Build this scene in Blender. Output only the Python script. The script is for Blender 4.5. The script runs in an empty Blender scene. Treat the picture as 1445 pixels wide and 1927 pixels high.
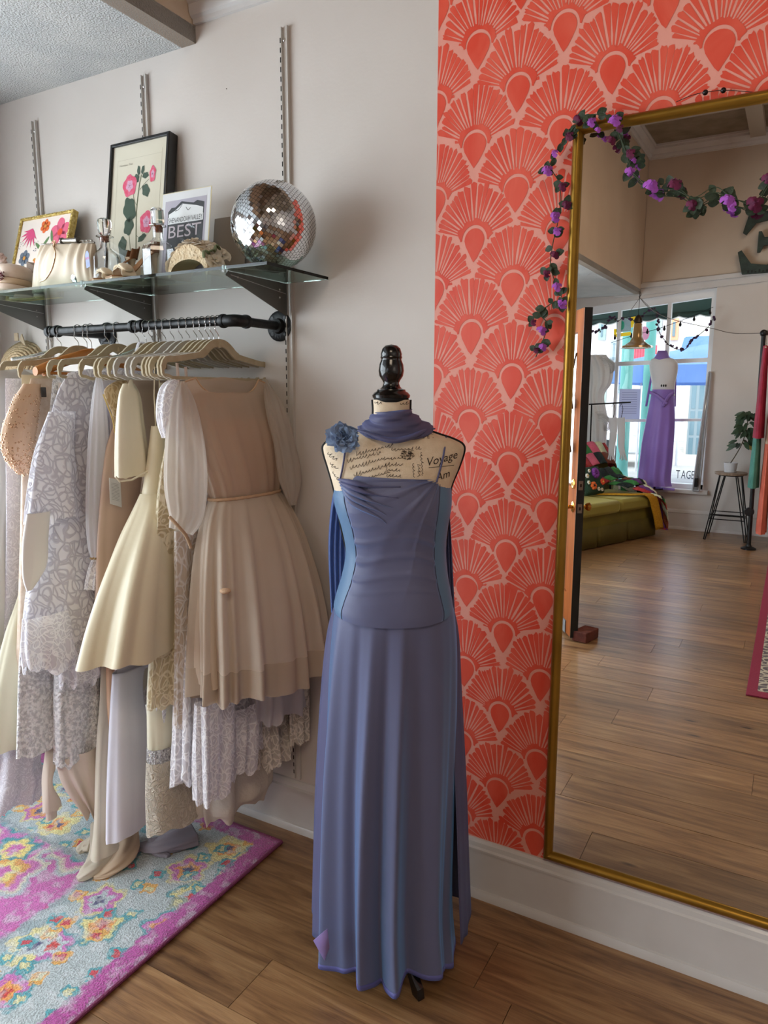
import bpy, math, random
import numpy as np
from mathutils import Vector, Matrix, noise
random.seed(7)
R_ = random.Random(11)
PI = math.pi
S = bpy.context.scene
COL = S.collection

# ------------------------------------------------------------------ camera
F_PX, W_PX, H_PX = 1362.0, 1445.0, 1927.0
YAW, PITCH, ROLL = math.radians(29.36), math.radians(9.2), math.radians(.135)
CY, SY, CP, SP = math.cos(YAW), math.sin(YAW), math.cos(PITCH), math.sin(PITCH)
FWD = Vector((-SY*CP, CY*CP, -SP)); RT0 = Vector((CY, SY, 0)); UP0 = RT0.cross(FWD)
RT = RT0*math.cos(ROLL)+UP0*math.sin(ROLL); UP = UP0*math.cos(ROLL)-RT0*math.sin(ROLL)
CAMP = Vector((0, -1.88, 1.5))
cd = bpy.data.cameras.new('camera'); cam = bpy.data.objects.new('camera', cd); COL.objects.link(cam)
cd.sensor_fit = 'VERTICAL'; cd.sensor_height = 24; cd.lens = F_PX/H_PX*24; cd.clip_start = .02; cd.clip_end = 200
cam.matrix_world = Matrix(((RT.x, UP.x, -FWD.x, CAMP.x), (RT.y, UP.y, -FWD.y, CAMP.y), (RT.z, UP.z, -FWD.z, CAMP.z), (0, 0, 0, 1)))
S.camera = cam

def ray(x, y): return FWD+RT*((x-W_PX/2)/F_PX)-UP*((y-H_PX/2)/F_PX)
def aY(x, y, Y=0.): d = ray(x, y); return CAMP+d*((Y-CAMP.y)/d.y)
def aX(x, y, X): d = ray(x, y); return CAMP+d*((X-CAMP.x)/d.x)
def aZ(x, y, Z=0.): d = ray(x, y); return CAMP+d*((Z-CAMP.z)/d.z)
MY = -.014                                   # y of the mirror glass
def refl(p): return Vector((p.x, 2*MY-p.y, p.z))
def mY(x, y, Y): return refl(aY(x, y, Y))    # thing seen in the mirror, at depth Y beyond the glass
def mZ(x, y, Z=0.): return refl(aZ(x, y, Z))

# ------------------------------------------------------------------ light and exposure
S.view_settings.view_transform = 'Standard'; S.view_settings.look = 'None'
S.view_settings.gamma = 1; S.view_settings.use_curve_mapping = False; S.view_settings.exposure = -0.34
w = bpy.data.worlds.new('sky'); S.world = w; w.use_nodes = True
bg = w.node_tree.nodes['Background']; bg.inputs[0].default_value = (.80, .90, 1, 1); bg.inputs[1].default_value = 5.5
def area(name, loc, size, energy, color, direction):
    l = bpy.data.lights.new(name, 'AREA'); l.shape = 'RECTANGLE'; l.size, l.size_y = size; l.energy = energy; l.color = color
    o = bpy.data.objects.new(name, l); COL.objects.link(o); o.location = loc
    o.rotation_euler = Vector(direction).to_track_quat('-Z', 'Y').to_euler(); return o
area('window_daylight', (-2.98, -2.5, 1.45), (4.1, 1.95), 135, (.88, .94, 1), (1, 0, 0))
area('right_fill_light', (2.95, -3.2, 1.9), (2.0, 1.6), 30, (1, .90, .80), (-1, 0, 0))  # added warm fill from the right; that wall has no window
area('ceiling_lamp_glow', (.7, -3.7, 4.0), (1.4, 1.4), 75, (1, .82, .62), (0, 0, -1))
sl = bpy.data.lights.new('sun', 'SUN'); sl.energy = 3.5; sl.angle = .02; sl.color = (1, .96, .9)
so = bpy.data.objects.new('sun', sl); COL.objects.link(so); so.rotation_euler = Vector((-.15, -.75, -.8)).to_track_quat('-Z', 'Y').to_euler()

# ------------------------------------------------------------------ materials
def lin(c):
    if isinstance(c, str):
        c = [int(c[i:i+2], 16)/255 for i in (0, 2, 4)]
    return tuple(x/12.92 if x <= .04045 else ((x+.055)/1.055)**2.4 for x in c[:3])+(1,)
MATS = {}
def mat(name, col='808080', rough=.6, metal=0, col2=None, nscale=8, ndetail=4, ndist=0, stretch=None, bump=0, bscale=40,
        sheen=0, sheen_tint=None, sheen_rough=.3, trans=0, alpha=1, coat=0, spec=.5, emit=0, translucent=0, ramp=(.35, .65), ior=1.45, voro=None):
    if name in MATS: return MATS[name]
    m = bpy.data.materials.new(name); m.use_nodes = True; nt = m.node_tree; N = nt.nodes; L = nt.links
    b = N['Principled BSDF']; c = lin(col)
    b.inputs['Base Color'].default_value = c; b.inputs['Roughness'].default_value = rough; b.inputs['Metallic'].default_value = metal
    b.inputs['Specular IOR Level'].default_value = spec; b.inputs['IOR'].default_value = ior
    b.inputs['Coat Weight'].default_value = coat; b.inputs['Transmission Weight'].default_value = trans
    b.inputs['Sheen Weight'].default_value = sheen; b.inputs['Sheen Roughness'].default_value = sheen_rough
    if sheen_tint: b.inputs['Sheen Tint'].default_value = lin(sheen_tint)
    if emit: b.inputs['Emission Color'].default_value = c; b.inputs['Emission Strength'].default_value = emit
    tc = N.new('ShaderNodeTexCoord'); mp = N.new('ShaderNodeMapping'); L.new(tc.outputs['Object'], mp.inputs[0])
    if stretch: mp.inputs['Scale'].default_value = stretch
    if col2:
        if voro:
            n = N.new('ShaderNodeTexVoronoi'); n.feature = 'DISTANCE_TO_EDGE'; n.inputs['Scale'].default_value = nscale; out = n.outputs['Distance']
        else:
            n = N.new('ShaderNodeTexNoise'); n.inputs['Scale'].default_value = nscale; n.inputs['Detail'].default_value = ndetail
            n.inputs['Distortion'].default_value = ndist; out = n.outputs['Fac']
        L.new(mp.outputs[0], n.inputs['Vector'])
        r = N.new('ShaderNodeValToRGB'); r.color_ramp.elements[0].position = ramp[0]; r.color_ramp.elements[1].position = ramp[1]
        r.color_ramp.elements[0].color = c; r.color_ramp.elements[1].color = lin(col2)
        L.new(out, r.inputs[0]); L.new(r.outputs[0], b.inputs['Base Color'])
    if bump:
        n2 = N.new('ShaderNodeTexNoise'); n2.inputs['Scale'].default_value = bscale; n2.inputs['Detail'].default_value = 3
        L.new(mp.outputs[0], n2.inputs['Vector'])
        bp = N.new('ShaderNodeBump'); bp.inputs['Strength'].default_value = bump; bp.inputs['Distance'].default_value = .01
        L.new(n2.outputs['Fac'], bp.inputs['Height']); L.new(bp.outputs[0], b.inputs['Normal'])
    surf = b.outputs[0]; o = N['Material Output']
    if translucent:
        t = N.new('ShaderNodeBsdfTranslucent'); t.inputs[0].default_value = c; mx = N.new('ShaderNodeMixShader')
        mx.inputs[0].default_value = translucent; L.new(surf, mx.inputs[1]); L.new(t.outputs[0], mx.inputs[2]); surf = mx.outputs[0]
    if alpha < 1:
        t = N.new('ShaderNodeBsdfTransparent'); mx = N.new('ShaderNodeMixShader')
        mx.inputs[0].default_value = alpha; L.new(t.outputs[0], mx.inputs[1]); L.new(surf, mx.inputs[2]); surf = mx.outputs[0]
    L.new(surf, o.inputs[0])
    MATS[name] = m; return m

def lace(name, col='F2F0F4', under='C9C4C8', scale=28, alpha_hole=.8, bump=.5, dens=.5, translucent=.25, kind='leaf'):
    """floral lace: thick motifs over a fine net, holes part transparent"""
    if name in MATS: return MATS[name]
    m = bpy.data.materials.new(name); m.use_nodes = True; nt = m.node_tree; N = nt.nodes; L = nt.links
    b = N['Principled BSDF']; b.inputs['Roughness'].default_value = .75; b.inputs['Sheen Weight'].default_value = .2
    tc = N.new('ShaderNodeTexCoord'); n1 = N.new('ShaderNodeTexNoise'); n1.inputs['Scale'].default_value = scale*.35; n1.inputs['Detail'].default_value = 2
    L.new(tc.outputs['Object'], n1.inputs['Vector'])
    mp = N.new('ShaderNodeMapping'); mp.inputs['Scale'].default_value = (1, 1, .8); L.new(tc.outputs['Object'], mp.inputs[0])
    ad = N.new('ShaderNodeMixRGB'); ad.blend_type = 'ADD'; ad.inputs[0].default_value = .05
    L.new(mp.outputs[0], ad.inputs[1]); L.new(n1.outputs['Color'], ad.inputs[2])
    v = N.new('ShaderNodeTexVoronoi'); v.feature = 'DISTANCE_TO_EDGE' if kind != 'dot' else 'F1'; v.inputs['Scale'].default_value = scale
    L.new(ad.outputs[0], v.inputs['Vector'])
    w_ = N.new('ShaderNodeTexVoronoi'); w_.feature = 'F1'; w_.inputs['Scale'].default_value = scale*.55; L.new(ad.outputs[0], w_.inputs['Vector'])
    sn = N.new('ShaderNodeMath'); sn.operation = 'MULTIPLY'; sn.inputs[1].default_value = 26; L.new(w_.outputs['Distance'], sn.inputs[0])
    s2 = N.new('ShaderNodeMath'); s2.operation = 'SINE'; L.new(sn.outputs[0], s2.inputs[0])
    r1 = N.new('ShaderNodeMapRange'); r1.inputs[1].default_value = .02 if kind != 'dot' else .15; r1.inputs[2].default_value = .10 if kind != 'dot' else .42
    r1.inputs[3].default_value = 1; r1.inputs[4].default_value = 0; L.new(v.outputs['Distance'], r1.inputs[0])
    r2 = N.new('ShaderNodeMapRange'); r2.inputs[1].default_value = .35; r2.inputs[2].default_value = .9; L.new(s2.outputs[0], r2.inputs[0])
    mxm = N.new('ShaderNodeMath'); mxm.operation = 'MAXIMUM'; L.new(r1.outputs[0], mxm.inputs[0]); L.new(r2.outputs[0], mxm.inputs[1])
    mc = N.new('ShaderNodeMixRGB'); mc.inputs[1].default_value = lin(under); mc.inputs[2].default_value = lin(col); L.new(mxm.outputs[0], mc.inputs[0])
    L.new(mc.outputs[0], b.inputs['Base Color'])
    bp = N.new('ShaderNodeBump'); bp.inputs['Strength'].default_value = bump; bp.inputs['Distance'].default_value = .004
    L.new(mxm.outputs[0], bp.inputs['Height']); L.new(bp.outputs[0], b.inputs['Normal'])
    t = N.new('ShaderNodeBsdfTranslucent'); L.new(mc.outputs[0], t.inputs[0]); m1 = N.new('ShaderNodeMixShader'); m1.inputs[0].default_value = translucent
    L.new(b.outputs[0], m1.inputs[1]); L.new(t.outputs[0], m1.inputs[2])
    tr = N.new('ShaderNodeBsdfTransparent'); m2 = N.new('ShaderNodeMixShader')
    ar = N.new('ShaderNodeMapRange'); ar.inputs[3].default_value = alpha_hole; ar.inputs[4].default_value = 1; L.new(mxm.outputs[0], ar.inputs[0])
    L.new(ar.outputs[0], m2.inputs[0]); L.new(tr.outputs[0], m2.inputs[1]); L.new(m1.outputs[0], m2.inputs[2])
    L.new(m2.outputs[0], N['Material Output'].inputs[0]); MATS[name] = m; return m

# ------------------------------------------------------------------ mesh helpers
def world(o):
    m = o.matrix_basis.copy(); p = o.parent
    while p: m = p.matrix_basis @ m; p = p.parent
    return m
def tag(o, label=None, cat=None, group=None, kind=None):
    if label: o['label'] = label
    if cat: o['category'] = cat
    if group: o['group'] = group
    if kind: o['kind'] = kind
    return o
def thing(name, loc, label, cat, group=None, rz=0, rot=None):
    o = bpy.data.objects.new(name, None); COL.objects.link(o); o.location = loc; o.rotation_euler = rot or (0, 0, rz)
    o.empty_display_size = .05
    return tag(o, label, cat, group)
class MB:
    def __init__(s, T=None): s.v = []; s.f = []; s.T = T
    def add(s, vs, fs):
        k = len(s.v); s.v += [Vector(p) for p in vs]; s.f += [tuple(i+k for i in f) for f in fs]; return s
    def box(s, c, d, M=None):
        x, y, z = [i/2 for i in d]; c = Vector(c)
        vs = [Vector((a*x, b*y, e*z)) for a in (-1, 1) for b in (-1, 1) for e in (-1, 1)]
        vs = [(M @ p if M else p)+c for p in vs]
        return s.add(vs, [(0, 1, 3, 2), (4, 6, 7, 5), (0, 4, 5, 1), (2, 3, 7, 6), (0, 2, 6, 4), (1, 5, 7, 3)])
    def bb(s, a, b): return s.box([(p+q)/2 for p, q in zip(a, b)], [abs(p-q) for p, q in zip(a, b)])
    def prism(s, poly, off):
        n = len(poly); off = Vector(off); p = [Vector(q) for q in poly]
        return s.add(p+[q+off for q in p], [tuple(range(n))[::-1], tuple(range(n, 2*n))]+[(i, (i+1) % n, n+(i+1) % n, n+i) for i in range(n)])
    def rings(s, rings, closed=True, caps=(False, False), loop=False):
        m = len(rings[0]); k = len(s.v)
        for r in rings: s.v += [Vector(p) for p in r]
        nr = len(rings)
        for i in range(nr if loop else nr-1):
            i2 = (i+1) % nr
            for j in range(m if closed else m-1):
                a, b = k+i*m+j, k+i*m+(j+1) % m; c, d = k+i2*m+(j+1) % m, k+i2*m+j
                s.f.append((a, b, c, d))
        if caps[0]: s.f.append(tuple(k+j for j in range(m))[::-1])
        if caps[1]: s.f.append(tuple(k+(nr-1)*m+j for j in range(m)))
        return s
    def tube(s, path, r, seg=8, closed=False, caps=True, flat=1, up=None):
        P = [Vector(p) for p in path]; n = len(P); rs = r if isinstance(r, (list, tuple)) else [r]*n; rr = []
        prev = None
        for i in range(n):
            t = (P[(i+1) % n]-P[i-1]) if closed else (P[min(i+1, n-1)]-P[max(i-1, 0)])
            t = t.normalized() if t.length > 1e-9 else Vector((0, 0, 1))
            u = Vector(up) if up else (prev if prev is not None else (Vector((0, 0, 1)) if abs(t.z) < .9 else Vector((1, 0, 0))))
            a = t.cross(u); a = a.normalized() if a.length > 1e-6 else t.orthogonal().normalized(); b = a.cross(t).normalized(); prev = b
            rr.append([P[i]+a*(math.cos(2*PI*j/seg)*rs[i]*flat)+b*(math.sin(2*PI*j/seg)*rs[i]) for j in range(seg)])
        return s.rings(rr, True, (caps and not closed, caps and not closed), closed)
    def lathe(s, prof, c, seg=32, M=None, caps=(True, True)):
        c = Vector(c); rr = []
        for r, z in prof:
            rr.append([(M @ Vector((r*math.cos(2*PI*j/seg), r*math.sin(2*PI*j/seg), z)) if M else Vector((r*math.cos(2*PI*j/seg), r*math.sin(2*PI*j/seg), z)))+c for j in range(seg)])
        return s.rings(rr, True, caps)
    def ball(s, c, r, seg=16, nz=10, sc=(1, 1, 1), M=None):
        prof = [(max(1e-4, math.sin(PI*i/nz)), -math.cos(PI*i/nz)) for i in range(nz+1)]
        T = Matrix.Diagonal((r*sc[0], r*sc[1], r*sc[2])).to_3x3()
        T = (M @ T) if M else T
        return s.lathe(prof, c, seg, T, (False, False))
    def build(s, name, m, parent=None, smooth=True, angle=35, bevel=0, sub=0, label=None, cat=None, group=None, kind=None, solid=0, origin=None):
        vs = [s.T @ p for p in s.v] if s.T else s.v
        if parent is not None:
            W = world(parent).inverted(); o0 = None; vs = [W @ p for p in vs]
        else:
            if origin is None:
                a = np.array(vs); lo, hi = a.min(0), a.max(0); origin = Vector(((lo[0]+hi[0])/2, (lo[1]+hi[1])/2, lo[2]))
            vs = [p-Vector(origin) for p in vs]
        me = bpy.data.meshes.new(name); me.from_pydata([tuple(p) for p in vs], [], s.f); me.validate()
        if smooth:
            me.polygons.foreach_set('use_smooth', [True]*len(me.polygons))
            if angle < 180: me.set_sharp_from_angle(angle=math.radians(angle))
        me.materials.append(m); o = bpy.data.objects.new(name, me); COL.objects.link(o)
        if parent is not None: o.parent = parent
        else: o.location = origin
        if solid: md = o.modifiers.new('solid', 'SOLIDIFY'); md.thickness = solid; md.offset = 0
        if bevel: md = o.modifiers.new('bevel', 'BEVEL'); md.width = bevel; md.segments = 2; md.limit_method = 'ANGLE'
        if sub: md = o.modifiers.new('sub', 'SUBSURF'); md.levels = sub; md.render_levels = sub
        return tag(o, label, cat, group, kind)
def struct(name, mb, m, parent=None, **k):
    return mb.build(name, m, parent, kind=None if parent else 'structure', **k)
def crom(P, n):
    """catmull-rom through tuples P -> n samples"""
    P = [np.array(p, float) for p in P]; P = [2*P[0]-P[1]]+P+[2*P[-1]-P[-2]]; out = []; k = len(P)-3
    for i in range(n):
        t = i/(n-1)*k; j = min(int(t), k-1); u = t-j; a, b, c, d = P[j:j+4]
        out.append(.5*((2*b)+(-a+c)*u+(2*a-5*b+4*c-d)*u*u+(-a+3*b-3*c+d)*u**3))
    return out
def cpath(P, n): return [Vector(p) for p in crom([tuple(p) for p in P], n)]
def text_mb(body, size, T, align='CENTER', shear=0, spacing=1, depth=.0):
    cu = bpy.data.curves.new('t', 'FONT'); cu.body = body; cu.size = size; cu.align_x = align; cu.align_y = 'CENTER'; cu.shear = shear
    cu.space_character = spacing; cu.extrude = depth; cu.resolution_u = 3
    o = bpy.data.objects.new('t', cu); COL.objects.link(o); me = bpy.data.meshes.new_from_object(o)
    mb = MB(); mb.add([T @ v.co for v in me.vertices], [tuple(p.vertices) for p in me.polygons])
    bpy.data.objects.remove(o); bpy.data.curves.remove(cu); bpy.data.meshes.remove(me); return mb
def frame_T(o, x, y):
    """matrix mapping local xy plane to world: origin o, x axis, y axis"""
    x = Vector(x).normalized(); y = Vector(y).normalized(); z = x.cross(y)
    return Matrix(((x.x, y.x, z.x, o[0]), (x.y, y.y, z.y, o[1]), (x.z, y.z, z.z, o[2]), (0, 0, 0, 1)))

# ------------------------------------------------------------------ room shell
XL, XR_, YF, ZC, ZS = -2.86, 2.95, 2*MY-6.82, 4.15, 2.593
XS0, XS1 = -1.745, -1.60          # the low ceiling ends here, at the near and the far wall
wallm = mat('wall_plaster', 'CDC6C0', .5, col2='C6BEB7', nscale=2, bump=.05, bscale=90)
wallm2 = mat('upper_wall_plaster', 'C6B6A4', .6, col2='BFAE9C', nscale=2, bump=.1, bscale=70)
trimm = mat('white_gloss_trim', 'CBC8C6', .32, col2='C3BFBC', nscale=5, coat=.2)
ceilm = mat('popcorn_ceiling', 'C4C4C2', .9, col2='B6B8B8', nscale=5, bump=.9, bscale=160)
darkceil = mat('ceiling_tile', '9A8B78', .8, col2='857763', nscale=6)
pinkm = mat('pink_paint', 'E59C8C', .55, col2='E09585', nscale=3, bump=.1, bscale=80)
coralm = mat('coral_brush_paint', 'D8452F', .5, col2='E2604A', nscale=9, ndetail=6, ndist=1.5, stretch=(1, 1, .5), ramp=(.35, .75))

floor = struct('floor', MB().bb((XL, YF, -.08), (XR_, .1, -.006)), mat('floor_gap_dark', '2A1C12', .8), origin=(0, 0, 0))
def wood(name, c1, c2, c3, rough=.33):
    m = bpy.data.materials.new(name); m.use_nodes = True; N = m.node_tree.nodes; L = m.node_tree.links; b = N['Principled BSDF']
    tc = N.new('ShaderNodeTexCoord'); oi = N.new('ShaderNodeObjectInfo'); sc = N.new('ShaderNodeVectorMath'); sc.operation = 'SCALE'; sc.inputs[3].default_value = 37
    cb = N.new('ShaderNodeCombineXYZ')
    for i in range(3): L.new(oi.outputs['Random'], cb.inputs[i])
    L.new(cb.outputs[0], sc.inputs[0]); ad = N.new('ShaderNodeVectorMath'); L.new(tc.outputs['Object'], ad.inputs[0]); L.new(sc.outputs[0], ad.inputs[1])
    mp = N.new('ShaderNodeMapping'); mp.inputs['Scale'].default_value = (1.1, 13, 1); L.new(ad.outputs[0], mp.inputs[0])
    n = N.new('ShaderNodeTexNoise'); n.inputs['Scale'].default_value = 2.2; n.inputs['Detail'].default_value = 8; n.inputs['Roughness'].default_value = .62; n.inputs['Distortion'].default_value = .7
    L.new(mp.outputs[0], n.inputs['Vector'])
    r = N.new('ShaderNodeValToRGB'); e = r.color_ramp.elements; e[0].position = .3; e[1].position = .72; e[0].color = lin(c1); e[1].color = lin(c3)
    q = e.new(.5); q.color = lin(c2); L.new(n.outputs['Fac'], r.inputs[0])
    # fine pores
    mp2 = N.new('ShaderNodeMapping'); mp2.inputs['Scale'].default_value = (6, 160, 1); L.new(ad.outputs[0], mp2.inputs[0])
    n2 = N.new('ShaderNodeTexNoise'); n2.inputs['Scale'].default_value = 2; n2.inputs['Detail'].default_value = 3; L.new(mp2.outputs[0], n2.inputs['Vector'])
    r2 = N.new('ShaderNodeValToRGB'); r2.color_ramp.elements[0].position = .3; r2.color_ramp.elements[1].position = .55
    r2.color_ramp.elements[0].color = (.62, .6, .58, 1); r2.color_ramp.elements[1].color = (1, 1, 1, 1); L.new(n2.outputs['Fac'], r2.inputs[0])
    mu = N.new('ShaderNodeMixRGB'); mu.blend_type = 'MULTIPLY'; mu.inputs[0].default_value = .55; L.new(r.outputs[0], mu.inputs[1]); L.new(r2.outputs[0], mu.inputs[2])
    # knots
    mk = N.new('ShaderNodeMapping'); mk.inputs['Scale'].default_value = (1.6, 5.2, 1); L.new(ad.outputs[0], mk.inputs[0])
    vk = N.new('ShaderNodeTexVoronoi'); vk.inputs['Scale'].default_value = 1.0; L.new(mk.outputs[0], vk.inputs['Vector'])
    rk = N.new('ShaderNodeValToRGB'); rk.color_ramp.elements[0].position = .022; rk.color_ramp.elements[1].position = .06
    rk.color_ramp.elements[0].color = (.06, .035, .02, 1); rk.color_ramp.elements[1].color = (1, 1, 1, 1); L.new(vk.outputs['Distance'], rk.inputs[0])
    mu2 = N.new('ShaderNodeMixRGB'); mu2.blend_type = 'MULTIPLY'; mu2.inputs[0].default_value = .9; L.new(mu.outputs[0], mu2.inputs[1]); L.new(rk.outputs[0], mu2.inputs[2])
    # tone of each board
    mr = N.new('ShaderNodeMapRange'); mr.inputs[3].default_value = .72; mr.inputs[4].default_value = 1.15; L.new(oi.outputs['Random'], mr.inputs[0])
    hv = N.new('ShaderNodeHueSaturation'); L.new(mr.outputs[0], hv.inputs['Value']); L.new(mu2.outputs[0], hv.inputs['Color']); L.new(hv.outputs[0], b.inputs['Base Color'])
    b.inputs['Roughness'].default_value = rough; b.inputs['Coat Weight'].default_value = .35; b.inputs['Coat Roughness'].default_value = .22
    bp = N.new('ShaderNodeBump'); bp.inputs['Strength'].default_value = .12; bp.inputs['Distance'].default_value = .004; L.new(n2.outputs['Fac'], bp.inputs['Height']); L.new(bp.outputs[0], b.inputs['Normal'])
    L.new(b.outputs[0], N['Material Output'].inputs[0]); return m
plankm = wood('oak_plank', '5E4029', '8A6542', 'A8845C')
def plank_mesh(L_, W_):
    return MB().bb((-L_/2, -W_/2, -.012), (L_/2, W_/2, 0))
PW, PL = .178, 1.28
pm = {}
r0 = 0; y = -.34+2*PW
while y > YF:
    ylo, yhi = max(y-PW, YF), min(y, 0.0)
    if yhi-ylo > .02:
        x = XL-R_.uniform(.1, PL-.1)
        while x < XR_:
            a, b = max(x, XL), min(x+PL, XR_)
            if b-a > .02:
                key = (round(b-a, 3), round(yhi-ylo, 3))
                if key not in pm:
                    o = plank_mesh(key[0]-.0016, key[1]-.0016).build('plank', plankm, floor, smooth=False, bevel=0); pm[key] = o.data
                else:
                    o = bpy.data.objects.new('plank', pm[key]); COL.objects.link(o); o.parent = floor
                o.location = ((a+b)/2, (ylo+yhi)/2, R_.uniform(-.0003, .0003))
            x += PL
    y -= PW

wb = struct('wall_back', MB().bb((XL-.1, 0, -.08), (XR_+.1, .12, ZC+.1)), wallm, origin=(0, 0, 0), smooth=False)
# left wall with a tall window opening
YA, YB, ZA, ZB = -.42, -4.6, .5, 2.42
lw = MB(); lw.bb((XL-.14, .1, -.08), (XL, YA, ZC)).bb((XL-.14, YB, -.08), (XL, YF-.2, ZC)).bb((XL-.14, YA, -.08), (XL, YB, ZA)).bb((XL-.14, YA, ZB), (XL, YB, ZC))
struct('wall_left', lw, wallm, smooth=False)
wf = MB(); fr = .05
for z in (ZA, 1.5, ZB): wf.bb((XL-.09, YA, z-fr/2), (XL-.03, YB, z+fr/2))
for i in range(5): yy = YA+(YB-YA)*i/4; wf.bb((XL-.09, yy-fr/2, ZA), (XL-.03, yy+fr/2, ZB))
w1 = struct('window_1', wf, trimm, smooth=False)
glassm = bpy.data.materials.new('window_glass'); glassm.use_nodes = True
nt = glassm.node_tree; g_ = nt.nodes.new('ShaderNodeBsdfGlossy'); g_.inputs['Roughness'].default_value = .02; t_ = nt.nodes.new('ShaderNodeBsdfTransparent'); t_.inputs[0].default_value = (.96, .98, .97, 1)
mx_ = nt.nodes.new('ShaderNodeMixShader'); mx_.inputs[0].default_value = .045
nt.links.new(t_.outputs[0], mx_.inputs[1]); nt.links.new(g_.outputs[0], mx_.inputs[2]); nt.links.new(mx_.outputs[0], nt.nodes['Material Output'].inputs[0])
MB().add([(XL-.06, YA, ZA), (XL-.06, YB, ZA), (XL-.06, YB, ZB), (XL-.06, YA, ZB)], [(0, 1, 2, 3)]).build('window_pane', glassm, w1, smooth=False)
struct('wall_right', MB().bb((XR_, .1, -.08), (XR_+.14, YF-.2, ZC)), wallm, smooth=False)
# far wall with the shopfront window
WX0, WX1, WZ0 = -2.55, -.832, .462
def WTOP(x): return 2.641+(x+.83)*.094
fw = MB()
fw.bb((XL-.14, YF, -.08), (XR_+.14, YF-.16, WZ0-.02)).bb((WX1, YF, WZ0-.02), (XR_+.14, YF-.16, ZC)).bb((XL-.14, YF, WZ0-.02), (WX0, YF-.16, ZC))
fw.prism([(WX0, YF, WTOP(WX0)), (WX1, YF, WTOP(WX1)), (WX1, YF, ZC), (WX0, YF, ZC)], (0, -.16, 0))
struct('wall_front', fw, wallm, smooth=False)
struct('trim_1', MB().prism([(XS1, YF+.002, 2.74), (XR_, YF+.002, 2.90), (XR_, YF+.002, ZC), (XS1, YF+.002, ZC)], (0, .004, 0)), wallm2, smooth=False)
# ledge moulding above the window
lm = MB()
for dz, h, dd in ((0, .045, .05), (-.07, .07, .025)):
    lm.prism([(XS1-.3, YF, 2.66+dz), (XR_, YF, 2.89+dz), (XR_, YF, 2.89+dz+h), (XS1-.3, YF, 2.66+dz+h)], (0, dd, 0))
struct('trim_2', lm, trimm, smooth=False)
# ceilings
struct('ceiling', MB().bb((-2.2, YF-.2, ZC), (XR_+.14, .12, ZC+.12)), darkceil, smooth=False)
struct('ceiling', MB().prism([(XL-.14, .1, ZS), (XS0, .1, ZS), (XS1, YF-.2, ZS+.02), (XL-.14, YF-.2, ZS+.02)], (0, 0, .05)), ceilm, smooth=False)
struct('wall_soffit', MB().prism([(XS0, .1, ZS), (XS1, YF-.2, ZS+.02), (XS1, YF-.2, ZC), (XS0, .1, ZC)], (-.06, 0, .0)), mat('tan_wall', 'C8B29C', .6, col2='C0A993', nscale=2), smooth=False)
def molding(name, a, b, prof, nrm, m=None):
    """profile (out, up) swept a->b ; nrm = direction into the room"""
    a, b, nrm = Vector(a), Vector(b), Vector(nrm); Z = Vector((0, 0, 1))
    return struct(name, MB().rings([[p+nrm*o+Z*u for o, u in prof] for p in (a, b)], True, (True, True)), m or trimm, smooth=True, angle=30)
crown = [(0, 0), (.012, 0), (.014, .012), (.024, .018), (.03, .03), (.03, .048), (.04, .056), (.05, .075), (.068, .088), (.07, .11), (.082, .116), (.082, .135), (0, .135)]
molding('trim_3', (XS0+.004, 0, 2.645), (XR_, 0, 2.645), crown, (0, -1, 0))
struct('trim_4', MB().bb((XS0, -.004, 2.78), (XR_, .0, ZC)), mat('tan_wall'), smooth=False)
molding('trim_5', (XS0, -.05, ZC-.13), (XS1, YF, ZC-.13), crown, (1, 0, 0))
molding('trim_6', (XS1, YF, ZC-.135), (XR_, YF, ZC-.135), crown, (0, 1, 0))
cb_ = MB()
for yy in (-5.9, -4.6, -3.3, -2.0): cb_.bb((-2, yy, ZC-.04), (XR_, yy-.12, ZC))
for xx in (-.62, .7, 2.0): cb_.bb((xx, -.1, ZC-.07), (xx+.14, YF, ZC))
struct('trim_7', cb_, mat('ceiling_batten', 'B3A695', .6), smooth=False)
# baseboards
bprof = [(0, 0), (.026, 0), (.026, .012), (.02, .024), (.014, .026), (.014, .148), (.019, .151), (.019, .158), (.014, .163), (.012, .176), (.006, .183), (0, .184)]
molding('baseboard_back', (XL, 0, 0), (XR_, 0, 0), bprof, (0, -1, 0))
molding('baseboard_front', (XL, YF, 0), (XR_, YF, 0), [(o, u*1.25) for o, u in bprof], (0, 1, 0))
molding('baseboard_left', (XL, -.02, 0), (XL, YF, 0), bprof, (1, 0, 0))
molding('baseboard_right', (XR_, -.02, 0), (XR_, YF, 0), bprof, (-1, 0, 0))
# window sill of the far window
struct('window_2', MB().bb((WX0, YF-.22, WZ0-.045), (WX1+.06, YF+.06, WZ0)), trimm, smooth=False, bevel=.004)
w2 = MB(); y0, y1 = YF-.13, YF-.06
def wbar(x0, x1, z0, z1): w2.bb((x0, y0, z0), (x1, y1, z1))
w2.prism([(WX0, y0-.004, WTOP(WX0)-.09), (WX1, y0-.004, WTOP(WX1)-.09), (WX1, y0-.004, WTOP(WX1)), (WX0, y0-.004, WTOP(WX0))], (0, .078, 0))
for xa, xw in ((WX0, .04), (-1.86, .035), (-1.325, .04), (WX1-.05, .05)): wbar(xa, xa+xw, WZ0, WTOP(xa)-.05)
for z, s_ in ((1.835, .045), (1.19, .03)): w2.prism([(WX0, y0+.004, z-.02), (WX1, y0+.004, z+.03), (WX1, y0+.004, z+.03+s_), (WX0, y0+.004, z-.02+s_)], (0, .06, 0))
wbar(WX0, WX1, WZ0, WZ0+.05)
w2o = struct('window_3', w2, mat('white_window_paint', 'E4E6E8', .4), smooth=False)
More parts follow.
